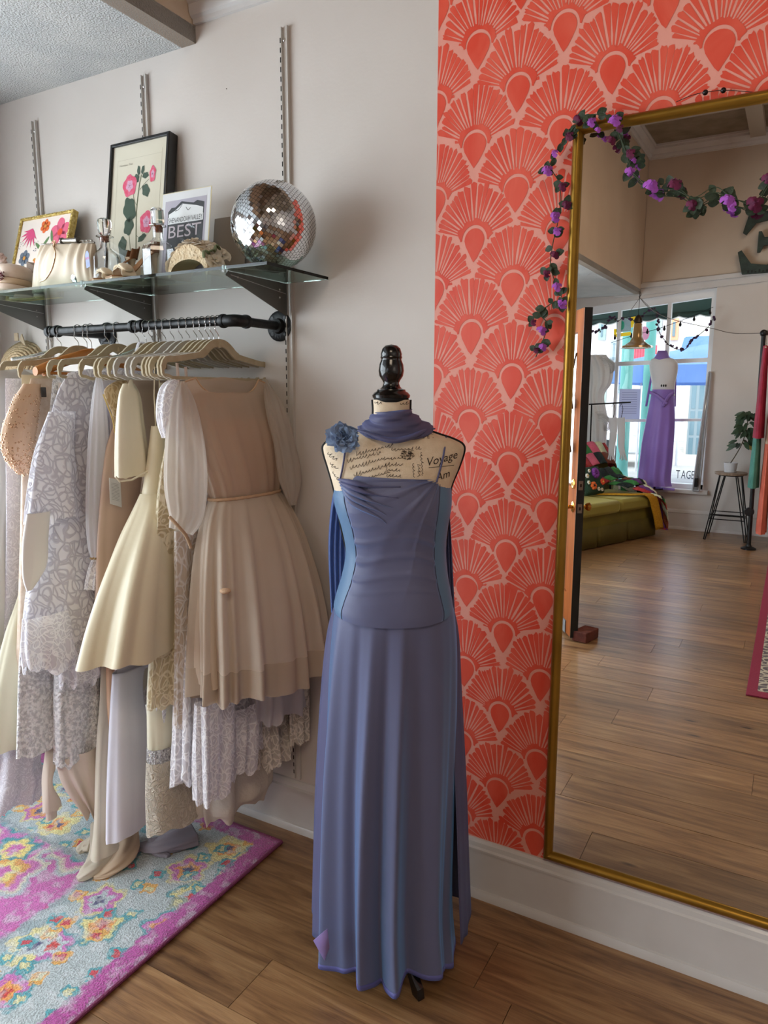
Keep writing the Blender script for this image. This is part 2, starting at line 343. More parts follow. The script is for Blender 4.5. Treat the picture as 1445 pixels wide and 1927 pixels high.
MB().add([(WX0, YF-.10, WZ0), (WX1, YF-.10, WZ0), (WX1, YF-.10, WTOP(WX1)-.02), (WX0, YF-.10, WTOP(WX0)-.02)], [(0, 1, 2, 3)]).build('window_pane', glassm, w2o, smooth=False)

# ------------------------------------------------------------------ the painted fan wall
XE = -.897
MX0, MX1, MZ0, MZ1 = -.523, .31, .200, 2.146
coral_wall = struct('trim_8', MB().bb((XE, -.0012, .184), (XR_, 0, 2.645)), pinkm, smooth=False, origin=(0, 0, 0))
def fan(cx, cz, rnd):
    mb = MB(); y0 = -.0016; cnt = [0]
    def add(poly, y=None):
        q = []; cnt[0] += 1; y = (y if y is not None else y0)-cnt[0]*8e-6
        for i, (x, z) in enumerate(poly): q.append((max(x, XE+.001-cx), z))
        ar = sum(q[i][0]*q[(i+1) % len(q)][1]-q[(i+1) % len(q)][0]*q[i][1] for i in range(len(q)))
        if abs(ar) < 1e-5: return
        if ar < 0: q = q[::-1]
        mb.add([(cx+x, y, min(max(cz+z, .186), 2.644)) for x, z in q], [tuple(range(len(q)))])
    def rmax(th):
        c, s = math.cos(th), math.sin(th)
        r = 1/math.sqrt((c/.112)**2+(s/.150)**2)
        while r > .03:
            x, z = r*c, r*s; ok = True
            for nx in (-.1145, .1145):
                if ((x-nx)/.121)**2+((z+.119)/.153)**2 < 1: ok = False
            if ok: return r
            r -= .003
        return .03
    n = rnd.randint(17, 21); th = math.radians(-4)
    while th < math.radians(184):
        wd = math.radians(rnd.uniform(5.5, 9.5)); t2 = th+wd*rnd.uniform(.72, .94); tm = (th+t2)/2
        r = rmax(tm)*rnd.uniform(.93, 1.02); ri = .043+rnd.uniform(-.004, .004)
        if r > ri+.012:
            P = []; dn = rnd.uniform(.45, .75)
            for rr_, k in ((ri, .5), (ri+(r-ri)*.3, dn), (r*.96, 1.0)): P.append((rr_, tm-(tm-th)*k*(1.05 if rr_ > ri else 1.35)))
            for k in range(3): P.append((r*rnd.uniform(.965, 1.02), th+(t2-th)*(k+.5)/3))
            for rr_, k in ((r*.96, 1.0), (ri+(r-ri)*.3, dn), (ri, .5)): P.append((rr_, tm+(t2-tm)*k*(1.05 if rr_ > ri else 1.35)))
            add([(a*math.cos(t)+rnd.uniform(-.0006, .0006), a*math.sin(t)) for a, t in P])
        th += wd
    # solid rough band round the drop
    N_ = 22; inn = []; out = []
    for i in range(N_+1):
        t = math.radians(-2+184*i/N_); k = rnd.uniform(.0, .011)
        inn.append((.0355*math.cos(t), .037*math.sin(t)+.002)); ro = min(.046+k, max(.04, rmax(t)*.97)); out.append((ro*math.cos(t), ro*math.sin(t)))
    for i in range(N_): add([inn[i], out[i], out[i+1], inn[i+1]], -.0018)
    d = []
    jw = rnd.uniform(.93, 1.07)
    for i in range(15): t = PI*i/14; d.append((.0305*jw*math.cos(t), .031*math.sin(t)))
    d += [(-.027*jw, -.013), (-.018*jw, -.029), (-.008, -.046), (rnd.uniform(-.002, .002), -.056), (.009, -.044), (.019*jw, -.028), (.027*jw, -.013)]
    add(d)
    return mb
FX, FZ, FDX, FDZ = -.785, 2.380, .1145, .2385
for i in range(-1, 13):
    for k in range(-2, 11):
        cx = FX+i*FDX; cz = FZ-k*FDZ-(FDZ/2 if i % 2 else 0)
        if cz > 2.72 or cz < .09: continue
        if cx-.12 > MX0 and cx+.12 < MX1 and cz+.16 < MZ1 and cz-.06 > MZ0: continue
        rr = random.Random(i*100+k)
        f_ = fan(cx+rr.uniform(-.003, .003), cz+rr.uniform(-.004, .004), rr)
        if f_.v: f_.build('fan_motif', coralm, coral_wall, smooth=False)

# ------------------------------------------------------------------ slotted wall tracks, brackets, glass shelf
trackm = mat('track_metal', 'C4BFB9', .45, .1); slotm = mat('slot_black', '141312', .9); clipm = mat('clear_plastic', 'DDE2E2', .1, trans=.8)
TX = (-1.392, -1.972, -2.548)
for i, tx in enumerate(TX):
    zt = (2.562, 2.545, 2.50)[i]; zb = .195
    lab = ('slotted metal wall track beside the mirror ball, right of the clothes rail', 'slotted metal wall track running up behind the tall black botanical frame', 'slotted metal wall track above the small gold framed flower picture')[i]
    t = thing('wall_track', (tx, 0, zb), lab, 'wall track', 'slotted wall tracks')
    MB().bb((tx-.0125, -.012, zb), (tx-.0085, 0, zt)).bb((tx+.0085, -.012, zb), (tx+.0125, 0, zt)).bb((tx-.0125, -.004, zb), (tx+.0125, 0, zt)).build('channel', trackm, t, smooth=False)
    sb = MB(); z = zt-.03
    while z > zb+.02: sb.bb((tx-.0125-.0010, -.0045, z), (tx-.0115+.0012, -.0125, z-.014)); z -= .0262
    sb.build('slot', slotm, t, smooth=False, kind='stuff')
    MB().lathe([(.0045, 0), (.0045, .002), (.002, .0035)], (tx-.004, -.005, zt-.035), 12, Matrix.Rotation(PI/2, 3, 'X')).build('screw', mat('screw_metal', 'C8C6C2', .3, .8), t)
SZ = 1.846
shelfm = mat('shelf_glass', 'BFD8D0', .02, trans=1, spec=.5, ior=1.46)
MB().bb((-3.0+.16, -.302, SZ-.0085), (-1.243, -.012, SZ)).build('glass_shelf', mat('shelf_glass_body', 'B9D6CC', .02, trans=1, ior=1.35), None, smooth=False,
    label='long greenish glass shelf on three brackets holding hats, bottles and mirror balls', cat='shelf')
brk = mat('bracket_metal', '6E6E6B', .35, .6)
for i, tx in enumerate(TX):
    lab = ('grey steel shelf bracket under the glass end with the big mirror ball', 'grey steel shelf bracket under the glass shelf below the high heels', 'grey steel shelf bracket under the glass shelf below the ivory clutch bag')[i]
    b = thing('shelf_bracket', (tx, 0, SZ-.11), lab, 'bracket', 'shelf brackets')
    zt = SZ-.0095; x = tx-.006
    MB().prism([(x, -.013, zt), (x, -.285, zt), (x, -.29, zt-.012), (x, -.013, zt-.098)], (.0022, 0, 0)).build('arm', brk, b, smooth=False)
    MB().prism([(x-.001, -.02, zt-.03), (x-.001, -.27, zt-.008), (x-.001, -.27, zt-.0095), (x-.001, -.02, zt-.0315)], (.005, 0, 0)).build('rib', mat('bracket_edge', 'B9BCBA', .3, .5), b, smooth=False)
    MB().bb((x-.004, -.30, zt-.006), (x+.006, -.286, zt+.014)).build('clip', clipm, b, smooth=False, bevel=.002)
    for yy, zz in ((-.05, -.022), (-.05, -.045), (-.24, -.012)):
        MB().ball((x+.003, yy, zt+zz), .0028, 8, 6).build('rivet', mat('rivet_bright', 'D8D8D4', .25, .5), b)

# ------------------------------------------------------------------ black pipe clothes rail
blk = mat('black_iron', '141416', .45, .2, bump=.15, bscale=60)
RY, RZ = -.21, 1.712
rail = thing('clothes_rail', (-1.85, 0, RZ), 'black iron pipe clothes rail on the white wall, full of hangers', 'clothes rail')
def xring(prof, c, ax):
    M_ = {'x': Matrix.Rotation(PI/2, 3, 'Y'), 'y': Matrix.Rotation(PI/2, 3, 'X')}[ax]; return MB().lathe(prof, c, 24, M_)
MB().tube([(-2.265, RY, RZ), (-1.45, RY, RZ)], .0135, 20).build('pipe', blk, rail)
for fx in (-1.434, -2.224):
    MB().tube([(fx, RY-.0, RZ), (fx, 0, RZ)], .0135, 20).build('pipe_arm', blk, rail)
    fl = xring([(.047, 0), (.047, .005), (.044, .007), (.024, .009), (.021, .022), (.014, .024)], (fx, 0, RZ), 'y').build('flange', blk, rail)
    for a in range(4):
        t = PI/4+a*PI/2
        xring([(.0062, .0), (.0062, .0095), (.003, .0098)], (fx+.034*math.cos(t), 0, RZ+.034*math.sin(t)), 'y').build('bolt', mat('bolt_black', '050505', .3, .4), fl)
    text_mb('NY', .017, frame_T((fx, -.0085, RZ-.033), (1, 0, 0), (0, 0, 1)), depth=.0006).build('raised_letters', blk, fl, smooth=False)
el = MB().tube(cpath([(-1.475, RY, RZ), (-1.45, RY, RZ), (-1.439, RY+.004, RZ), (-1.434, RY+.016, RZ), (-1.434, RY+.04, RZ)], 12), .0175, 20)
el.build('elbow', blk, rail)
for c, ax in (((-1.48, RY, RZ), 'x'), ((-1.434, RY+.045, RZ), 'y'), ((-1.955+.1, RY, RZ), 'x'), ((-1.935+.12, RY, RZ), 'x'), ((-2.224, RY, RZ), 'x'), ((-2.265, RY, RZ), 'x')):
    xring([(.013, -.008), (.0195, -.007), (.0205, 0), (.0195, .007), (.013, .008)], c, ax).build('collar', blk, rail)
MB().tube([(-1.855, RY, RZ), (-1.815, RY, RZ)], .0165, 8).build('union', blk, rail, smooth=False)
MB().ball((-2.27, RY, RZ), .0185, 16, 10, (.6, 1, 1)).build('end_cap', blk, rail)

# ------------------------------------------------------------------ the big wall mirror
gold = mat('antique_gold_frame', 'A27B2E', .33, .75, col2='8C6824', nscale=6)
mir = thing('wall_mirror', ((MX0+MX1)/2, 0, MZ0), 'tall wall mirror in a thin gold frame against the coral fan wall', 'mirror')
mm = bpy.data.materials.new('mirror_silver'); mm.use_nodes = True; b = mm.node_tree.nodes['Principled BSDF']
b.inputs['Base Color'].default_value = (.90, .91, .90, 1); b.inputs['Metallic'].default_value = 1; b.inputs['Roughness'].default_value = 0
MB().bb((MX0+.01, MY, MZ0+.01), (MX1-.01, MY+.008, MZ1-.01)).build('mirror_glass', mm, mir, smooth=False)
fp = [(0, 0), (.0, .022), (.004, .028), (.010, .030), (.016, .028), (.021, .021), (.024, .016), (.024, .010), (.02, 0)]   # (inward, out)
def frame_rail(x0, z0, x1, z1, ins):
    # mitred bar
    d = Vector((x1-x0, 0, z1-z0)).normalized(); inn = Vector(ins)
    return MB().rings([[Vector((x0, -.001, z0))+inn*a+Vector((0, -b_, 0))+d*a for a, b_ in fp], [Vector((x1, -.001, z1))+inn*a+Vector((0, -b_, 0))-d*a for a, b_ in fp]], True, (True, True))
for nm, a in (('frame_side', (MX0, MZ0, MX0, MZ1, (1, 0, 0))), ('frame_side', (MX1, MZ1, MX1, MZ0, (-1, 0, 0))), ('frame_top', (MX0, MZ1, MX1, MZ1, (0, 0, -1))), ('frame_bottom', (MX1, MZ0, MX0, MZ0, (0, 0, 1)))):
    frame_rail(*a).build(nm, gold, mir, angle=40)
# black beaded wire over the mirror top
bw = thing('beaded_wire', (-.1, -.02, MZ1), 'thin dark wire with round black beads above the mirror top', 'wire')
pth = [aY(1272, 192, -.02), aY(1300, 180, -.02), aY(1325, 174, -.018), aY(1360, 170, -.018), aY(1400, 172, -.02), aY(1440, 176, -.02)]
MB().tube(cpath(pth, 24), .0008, 6).build('wire', mat('wire_dark', '3A2520', .6), bw)
for px, py in ((1327, 174), (1361, 170)): MB().ball(aY(px, py, -.02), .006, 12, 8).build('bead', mat('bead_black', '0C0A0A', .35), bw)

# ------------------------------------------------------------------ dress form with the blue lilac gown
FC = Vector((-.82, -.38, 0)); FR = Vector((CY, SY, 0)); FD = Vector((-SY, CY, 0))   # right, away from the camera
def fpx(px, py):
    """pixel -> (x, z) on the upright plane through the form"""
    d = ray(px, py); t = (FC-CAMP).dot(FD)/d.dot(FD); P = CAMP+d*t; return (P-FC).dot(FR), P.z
def fw(x, y, z): return Vector((FC.x, FC.y, 0))+FR*x+FD*y+Vector((0, 0, z))
form = thing('dress_form', (FC.x, FC.y, 0), 'script-printed cream dress form with black turned finial and black wooden foot', 'dress form')
cream = mat('form_cream', 'D9C7AE', .8, col2='CDB99D', nscale=30, ndetail=2, bump=.1, bscale=300)
blackw = mat('black_lacquer', '08080A', .22, coat=.4)
pip = mat('black_piping', '0B0A0B', .8)
def wpx(rows):
    """rows of (py, left px, right px, depth) -> (z, cx, half width, depth)"""
    out = []
    for py, a, b, d in rows:
        xa, z = fpx(a, py); xb, _ = fpx(b, py); out.append((z, (xa+xb)/2, (xb-xa)/2, d))
    return out
torso = wpx([(752, 702, 771, .034), (775, 703, 771, .036), (795, 700, 776, .042), (808, 688, 800, .052), (818, 655, 828, .058), (826, 630, 852, .062), (836, 611, 870, .066), (850, 609, 872, .072), (880, 618, 862, .085), (915, 628, 848, .098), (945, 634, 846, .102), (1000, 645, 840, .088), (1040, 654, 834, .078), (1085, 656, 830, .078), (1115, 664, 822, .070)])
def sec(row, m=48, grow=0, p=2.4, fold=None):
    z, cx, hw, d = row; out = []
    for j in range(m):
        t = 2*PI*j/m; c, s = math.cos(t), math.sin(t)
        x = (hw+grow)*math.copysign(abs(c)**(2/p), c); y = (d+grow)*math.copysign(abs(s)**(2/p), s)
        k = fold(t, z) if fold else 0; n = math.hypot(x, y)
        out.append(fw(cx+x*(1+k/n), y*(1+k/n), z))
    return out
TR = [tuple(r) for r in crom(torso, 60)]
MB().rings([sec(r) for r in TR], True, (True, True)).build('torso', cream, form, angle=60)
def row_at(z, R=TR):
    for a, b in zip(R, R[1:]):
        if b[0] <= z <= a[0]:
            k = (a[0]-z)/max(1e-9, a[0]-b[0]); return tuple(np.array(a)*(1-k)+np.array(b)*k)
    return R[0] if z > R[0][0] else R[-1]
def surf(x, z, off=.0008, p=2.4):
    """front surface of the form at x, z"""
    _, cx, hw, d = row_at(z); u = min(.995, abs(x-cx)/hw); return fw(x, -(d*(1-u**p)**(1/p))-off, z)
# black side piping
for sgn in (-1, 1):
    pts = [fw(r[1]+sgn*(r[2]+.0005), 0, r[0]) for r in TR[:52]]
    MB().tube(pts, .0042, 8).build('piping', pip, form)
zc, xc = fpx(736, 752)[1], fpx(736, 752)[0]
MB().lathe([(.036, -.006), (.041, 0), (.041, .005), (.036, .008)], fw(xc, 0, zc), 32).build('neck_cap', pip, form)
MB().lathe([(.0, .0), (.043, 0), (.0445, .006), (.040, .012), (.034, .015), (.033, .019), (.026, .021), (.021, .026), (.018, .034), (.021, .040), (.0275, .050), (.0295, .062), (.028, .076), (.024, .086), (.0235, .089), (.0255, .092), (.024, .096), (.0245, .100), (.021, .112), (.014, .119), (.0, .122)], fw(xc, 0, zc+.004), 32, caps=(False, False)).build('finial', blackw, form, angle=50)
# stand: pole, curved feet
MB().tube([fw(0, .0, 1.0), fw(0, .0, .12)], .013, 12).build('pole', blackw, form)
foot = aZ(791, 1880, 0); hub = Vector((FC.x, FC.y, 0))
for k in range(3):
    d = (Vector((foot.x, foot.y, 0))-hub); L_ = d.length; d = Matrix.Rotation(2*PI/3*k, 3, 'Z') @ d.normalized(); sd = Vector((-d.y, d.x, 0))
    prof = [(.0, .13), (L_*.45, .10), (L_*.8, .055), (L_, .028), (L_+.006, .0), (L_-.022, .0), (L_-.03, .018), (L_*.7, .035), (L_*.4, .07), (0, .09)]
    MB().prism([hub+d*a+sd*-.010+Vector((0, 0, b_)) for a, b_ in prof], sd*.02).build('leg', blackw, form, bevel=.002)
# handwriting print
ink = mat('brown_black_ink', '33261F', .8); iv = MB()
def stroke(pts, wd=.0011):
    L_ = []; 
    for i, (x, z) in enumerate(pts):
        a = pts[max(i-1, 0)]; b_ = pts[min(i+1, len(pts)-1)]; dx, dz = b_[0]-a[0], b_[1]-a[1]; n = math.hypot(dx, dz) or 1
        L_.append((surf(x-dz/n*wd/2, z+dx/n*wd/2), surf(x+dz/n*wd/2, z-dx/n*wd/2)))
    iv.rings([list(q) for q in L_], False)
def scribble(x0, z0, ln, h, ang, rnd, wd=.001):
    pts = []; n = int(ln/.0016); ca, sa = math.cos(ang), math.sin(ang); amp = h*.4; ph = 0; gap = rnd.randint(14, 26)
    for i in range(n):
        ph += rnd.uniform(.9, 1.7)
        if i % 3 == 0: amp = h*rnd.choice([.32, .36, .4, .42, .8, 1.0])
        u = i*.0016+.0012*math.sin(ph*1.0+1.2); v = amp*math.sin(ph); u += v*.45
        pts.append((x0+u*ca-v*sa, z0+u*sa+v*ca)); gap -= 1
        if gap == 0 or i == n-1:
            if len(pts) > 3: stroke(pts, wd)
            pts = []; gap = rnd.randint(10, 26)
sr = random.Random(5)
def fline(px, py, qx, qy, h, wd=.0011):
    a = fpx(px, py); b_ = fpx(qx, qy); scribble(a[0], a[1], math.hypot(b_[0]-a[0], b_[1]-a[1]), h, math.atan2(b_[1]-a[1], b_[0]-a[0]), sr, wd)
for l in ((618, 850, 640, 862, .006), (622, 868, 642, 880, .006), (655, 862, 720, 845, .006), (660, 875, 725, 856, .006), (668, 888, 730, 868, .006), (690, 892, 735, 880, .005), (672, 850, 745, 832, .006), (735, 842, 792, 840, .005), (722, 858, 760, 856, .005), (724, 868, 758, 868, .005), (726, 877, 756, 879, .005), (726, 887, 756, 889, .005), (790, 846, 792, 890, .004), (775, 866, 776, 892, .005), (785, 868, 786, 893, .005), (640, 842, 664, 836, .006), (628, 884, 640, 900, .005), (704, 757, 722, 757, .005), (752, 760, 770, 758, .006)):
    fline(*l)
iv.build('printed_script', ink, form, smooth=False, kind='stuff')
# rosette stamp in the print
iv = MB()
for k in range(90):
    a = sr.uniform(0, 2*PI); r_ = .014*math.sqrt(sr.random()); x, z = fpx(765, 852); x += r_*math.cos(a); z += r_*math.sin(a)*.8
    b_ = sr.uniform(0, PI); stroke([(x, z), (x+.002*math.cos(b_), z+.002*math.sin(b_)), (x+.003*math.cos(b_+.8), z+.003*math.sin(b_+.8))], .0012)
iv.build('printed_stamp', ink, form, smooth=False, kind='stuff')
iv = MB()
def ftext(body, px, py, qx, qy, size, shear=.35):
    a = fpx(px, py); b_ = fpx(qx, qy); ang = math.atan2(b_[1]-a[1], b_[0]-a[0])
    t = text_mb(body, size, Matrix.Rotation(ang, 4, 'Z'), 'LEFT', shear)
    MB().add([surf(a[0]+v.x, a[1]+v.y, .001) for v in t.v], t.f).build('printed_word', ink, form, smooth=False)
ftext('Voyage', 797, 866, 860, 852, .026); ftext('Am', 815, 893, 850, 884, .024); ftext('V E T', 792, 820, 824, 818, .013, 0)
stroke([fpx(803+6*i, 874-.3*i) for i in range(9)], .0012)
iv.build('printed_underline', ink, form, smooth=False)

# ---- gown: one thing of several pieces
def shot(name, c, tint, sheen=1.0, rough=.42):
    m = mat(name, c, rough, sheen=sheen, sheen_tint=tint, sheen_rough=.5, bump=.03, bscale=500, spec=.3); return m
lil = shot('shot_chiffon_lilac', '5E5E78', '7CB8FF', .95); lil2 = shot('shot_chiffon_side', '587390', '7FB8F8', .5); dark = shot('scarf_chiffon', '51506E', '5F86C8', .3, .55)
hemm = shot('hem_band_violet', '5A5C96', '7F9CF0', .3)
gown = thing('evening_gown', (FC.x, FC.y, .02), 'long shot blue and lilac evening gown with draped bodice, worn by the script-printed form', 'dress')
# bodice
bod = wpx([(893, 640, 838, .094), (905, 634, 846, .100), (930, 628, 849, .108), (955, 632, 848, .110), (990, 643, 842, .100), (1036, 651, 838, .089), (1080, 644, 842, .096), (1110, 635, 847, .104), (1134, 629, 851, .110), (1142, 630, 850, .110)])
BR = [tuple(r) for r in crom(bod, 110)]
M_ = 160
def bz(t, z, i, nr):
    """hem and neckline shape: front lower at the hem, neckline curve"""
    s = -math.sin(t); return z
def bodice_ring(r, i, n, grow=0, t0=0, t1=2*PI, m=M_, closed=True):
    z, cx, hw, d = r; out = []; p = 2.3
    k_top = max(0, 1-i/15); k_bot = max(0, (i-(n-22))/21)
    for j in range(m if closed else m+1):
        t = t0+(t1-t0)*j/m; c, s = math.cos(t), math.sin(t)
        x = math.copysign(abs(c)**(2/p), c); y = math.copysign(abs(s)**(2/p), s)
        zz = z+k_top*(-.020*max(0, abs(x)-.72)/.28*1.4+.006*x*(-1) if s < 0 else -.02)-k_bot*(.018*max(0, -s))
        g = grow
        out.append(fw(cx+x*(hw+g), y*(d+g), zz))
    return out
n = len(BR)
MB().rings([bodice_ring(r, i, n) for i, r in enumerate(BR)]).build('bodice', lil2, gown, angle=70, solid=.0012)
# centre panel with gathered folds (proud of the bodice)
def panel(t0, t1, name, m_, seed=0):
    mb = MB(); rr = []; mm_ = 90
    for i, r in enumerate(BR):
        z, cx, hw, d = r; out = []; v = i/(n-1); p = 2.3
        kt = max(0, 1-i/15); kb = max(0, (i-(n-22))/21)
        for j in range(mm_+1):
            u = j/mm_; wv = 1-.16*math.sin(PI*min(1, v*1.15)); a = (t0+t1)/2+(t0-t1)/2*(1-2*u)*-1*wv
            c, s = math.cos(a), math.sin(a); x = math.copysign(abs(c)**(2/p), c); y = math.copysign(abs(s)**(2/p), s)
            # folds radiate from the upper left corner, then lie across the waist
            du, dv = u+.02, v*1.25+.01; an = math.atan2(dv, du); rd = math.hypot(du, dv)
            f1 = .0065*max(0, math.sin(an*17+.5))**1.5*math.exp(-rd*1.9)*min(1, rd*6)*(1 if an < 1.15 else .4)
            f2 = .0085*max(0, math.sin((v*78+3.2*u+2.2*math.sin(u*5))))**1.5*math.exp(-((v-.55)/.15)**2)*(.25+abs(u-.5))
            g = .0016+f1+f2; e = min(u, 1-u)/.03
            if e < 1: g *= e*.5+.3
            out.append(fw(cx+x*(hw+g), y*(d+g), z+kt*(.002-.020*max(0, abs(x)-.72)/.28*1.4-.006*x)-kb*.018*max(0, -s)))
        rr.append(out)
    return mb.rings(rr, False).build(name, m_, gown, angle=180)
panel(PI*1.19, PI*1.79, 'draped_panel', lil)
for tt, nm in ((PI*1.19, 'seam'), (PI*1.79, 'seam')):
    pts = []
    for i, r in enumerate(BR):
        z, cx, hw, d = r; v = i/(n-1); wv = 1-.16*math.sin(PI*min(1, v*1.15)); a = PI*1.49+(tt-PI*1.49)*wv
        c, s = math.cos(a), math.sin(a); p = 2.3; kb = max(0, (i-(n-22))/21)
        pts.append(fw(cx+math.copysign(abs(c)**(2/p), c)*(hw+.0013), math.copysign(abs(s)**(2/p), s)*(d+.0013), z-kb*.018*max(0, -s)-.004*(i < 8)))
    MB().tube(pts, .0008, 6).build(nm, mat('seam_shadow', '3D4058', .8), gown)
# straps
for pts in ([(652, 842), (650, 860), (647, 878), (643, 896)], [(838, 822), (832, 845), (826, 870), (817, 900)]):
    P = [surf(*fpx(*q), .004) for q in pts]; MB().tube(cpath(P, 20), .0022, 6).build('strap', dark, gown)
# gathered swag over the bodice top
for k in range(5):
    P = [surf(*fpx(640+2*k, 896+5*k), .006), surf(*fpx(668, 900+9*k), .013), surf(*fpx(700+4*k, 905+14*k), .012), surf(*fpx(752-4*k, 906+19*k), .008)]
    P[0] += FD*-.004
    MB().tube(cpath(P, 26), [.0012+.0055*math.sin(PI*min(1, (i+1)/18))*(1 if i < 18 else 1-(i-18)/8*.8) for i in range(26)], 8, flat=1.0).build('swag_fold', lil if k > 1 else dark, gown, angle=180)
# skirt, front layer
sk = wpx([(1128, 633, 850, .098), (1160, 628, 856, .104), (1220, 622, 860, .108), (1320, 616, 860, .110), (1450, 610, 857, .112), (1600, 609, 852, .114), (1700, 610, 850, .116), (1788, 611, 856, .118)])
SR = [tuple(r) for r in crom(sk, 70)]
z0, z1 = SR[0][0], SR[-1][0]
def folds(t, z):
    k = ((z0-z)/(z0-z1)); k = max(0, k)**.8
    # t = 3pi/2 is the front
    f = 0
    for c_, w_, a_ in ((1.17*PI, .10, .9), (1.32*PI, .07, -.9), (1.40*PI, .06, .95), (1.47*PI, .05, -.9), (1.535*PI, .055, 1.0), (1.62*PI, .10, -.8), (1.75*PI, .09, .55), (1.86*PI, .07, -.5)):
        f += a_*math.exp(-((t-c_+.05*k)/w_/2.2*1.6)**2)
    return .030*k*f+.004*k*math.sin(11*t)
rr = []
for i, r in enumerate(SR):
    ring = []; q = sec(r, 220, 0, 2.1, folds); kb = max(0, (i-56)/13)
    for j, p in enumerate(q):
        t = 2*PI*j/220; ring.append(p+Vector((0, 0, kb*(.010*math.sin(5*t+.6)+.006*math.sin(9*t+1)))) )
    rr.append(ring)
MB().rings(rr[:69]).build('skirt', lil, gown, angle=180)
hb = MB().rings(rr[68:]); hb.build('skirt_hem', hemm, gown, angle=180, solid=.002)
# under layer and long back panel
sk2 = wpx([(1135, 632, 851, .080), (1200, 613, 866, .10), (1320, 600, 872, .12), (1500, 590, 880, .15), (1650, 586, 884, .17), (1750, 584, 887, .18)])
S2 = [tuple(r) for r in crom(sk2, 40)]
def folds2(t, z): k = (z0-z)/(z0-z1); return .010*k*math.sin(9*t+.7)+.006*k*math.sin(17*t)
rr = []
for i, r in enumerate(S2):
    z, cx, hw, d = r; ring = []
    for j in range(121):
        t = -.20*PI+1.40*PI*j/120; c, s = math.cos(t), math.sin(t); k = folds2(t, z)
        ring.append(fw(cx+c*(hw+k*.5), .05+s*(d+k), z+max(0, (i-33)/6)*.012*math.sin(7*t)))
    rr.append(ring)
MB().rings(rr, False).build('back_panel', dark, gown, angle=180, solid=.0015)
# folded corner at the left hem
a, b_, c_ = (fpx(622, 1690), fpx(598, 1706), fpx(617, 1745)); yy = -.11
MB().add([fw(a[0], yy, a[1]), fw(b_[0], yy-.01, b_[1]), fw(c_[0], yy-.004, c_[1]), fw((a[0]+c_[0])/2+.01, yy-.012, (a[1]+c_[1])/2)], [(0, 1, 2, 3)]).build('turned_corner', shot('lilac_satin', '8E7CB8', 'B9A8F0'), gown, solid=.002)

# ---- scarf round the neck, long ends behind
scarf = thing('chiffon_scarf', (FC.x, FC.y, 1.3), 'dusky violet chiffon scarf wound round the form neck, ends hanging behind the gown', 'scarf')
rr = []
for i in range(17):
    v = i/16
    ring = []
    for j in range(97):
        t = 2*PI*j/96; c, s = math.cos(t), math.sin(t); fr_ = max(0, -s)
        xl, zt = fpx(702, 772); xr, _ = fpx(773, 772)
        hw = .044+(.056 if c > 0 else .034)*v**1.4; d = .046+.028*v
        top = fpx(737, 773)[1]+.004*c; low = fpx(737, 828)[1] if fr_ > 0 else fpx(737, 800)[1]
        x = (xl+xr)/2+hw*c
        side = fpx(0, 800)[1] if c < 0 else fpx(0, 806)[1]
        zz = top*(1-v)+v*(fpx(737, 826)[1]*fr_**.8+fpx(737, 803)[1]*(1-fr_**.8))
        fld = .004*math.sin(v*15+2*c+1.5*s)+.002*math.sin(v*31-3*c)
        ring.append(fw(x+fld*c, s*(d+fld)-.004, zz))
    rr.append(ring)
MB().rings(rr, False).build('neck_wrap', dark, scarf, angle=180, solid=.0012)
# right front fall to the shoulder
def drape(path, widths, name, m_, amp=.004, k=5, parent=scarf, n_=40, wn=28, depth=None):
    P = crom(path, n_); Wd = crom([(w_, 0) for w_ in widths], n_); rr = []
    for i in range(n_):
        x, y, z = P[i]; w_ = Wd[i][0]; row = []
        for j in range(wn+1):
            u = j/wn*2-1; row.append(fw(x+u*w_, y+amp*math.sin(k*u*2.2+i*.04)*(1), z))
        rr.append(row)
    return MB().rings(rr, False).build(name, m_, parent, angle=180, solid=.0012)
def q3(px, py, y): x, z = fpx(px, py); return (x, y, z)
P = [surf(*fpx(*q), .009) for q in ((660, 806), (690, 812), (720, 822), (745, 825), (775, 818), (800, 808), (818, 806))]
MB().tube(cpath(P, 40), [.004+.016*math.sin(PI*i/39) for i in range(40)], 12, flat=.35, up=FD).build('front_swathe', dark, scarf, angle=180)
drape([q3(640, 925, .10), q3(632, 980, .12), q3(629, 1060, .13), q3(632, 1180, .12)], [.020, .022, .024, .02], 'hanging_end', shot('scarf_end_blue', '4A5E94', '6F9CE8', .9))
drape([q3(842, 925, .10), q3(846, 980, .12), q3(850, 1060, .13), q3(852, 1180, .12)], [.006, .010, .012, .016], 'hanging_end', dark)
# ---- fabric flower on the left shoulder
fl = thing('fabric_flower', fw(*q3(650, 818, -.06)), 'dusty blue chiffon flower pinned on the left shoulder of the form', 'flower')
petm = mat('petal_chiffon_blue', '90A6C6', .7, col2='7890B4', nscale=30, sheen=.6, sheen_tint='8FB4E8', translucent=.2)
c0 = Vector(fw(*q3(650, 818, -.074)))
for k in range(44):
    pr = random.Random(k); a = k*2.4+pr.uniform(-.5, .5); tilt = pr.uniform(.15, 1.5); r_ = .009+.006*tilt+pr.uniform(-.003, .004); mb = MB(); rr = []
    dr = (FR*math.cos(a)+Vector((0, 0, 1))*math.sin(a)*.85); nn = -FD; sd = dr.cross(nn)
    for i in range(6):
        v = i/5; row = []
        for j in range(7):
            u = j/3-1; wv = .015*math.sin(PI*(.10+.66*v))**.7*(1+.2*pr.random())
            p = c0+dr*(v*r_*2*math.sin(tilt))+nn*(v*r_*1.3*math.cos(tilt)+.002*math.sin(u*5+k))+sd*(u*wv*1.15)+nn*(.005*u*u*pr.uniform(-.5, 1.2)+.003*math.sin(7*v+k))+dr*(.003*pr.uniform(-1, 1) if i == 5 else 0)
            row.append(p)
        rr.append(row)
    mb.rings(rr, False).build('petal', petm, fl, angle=180)

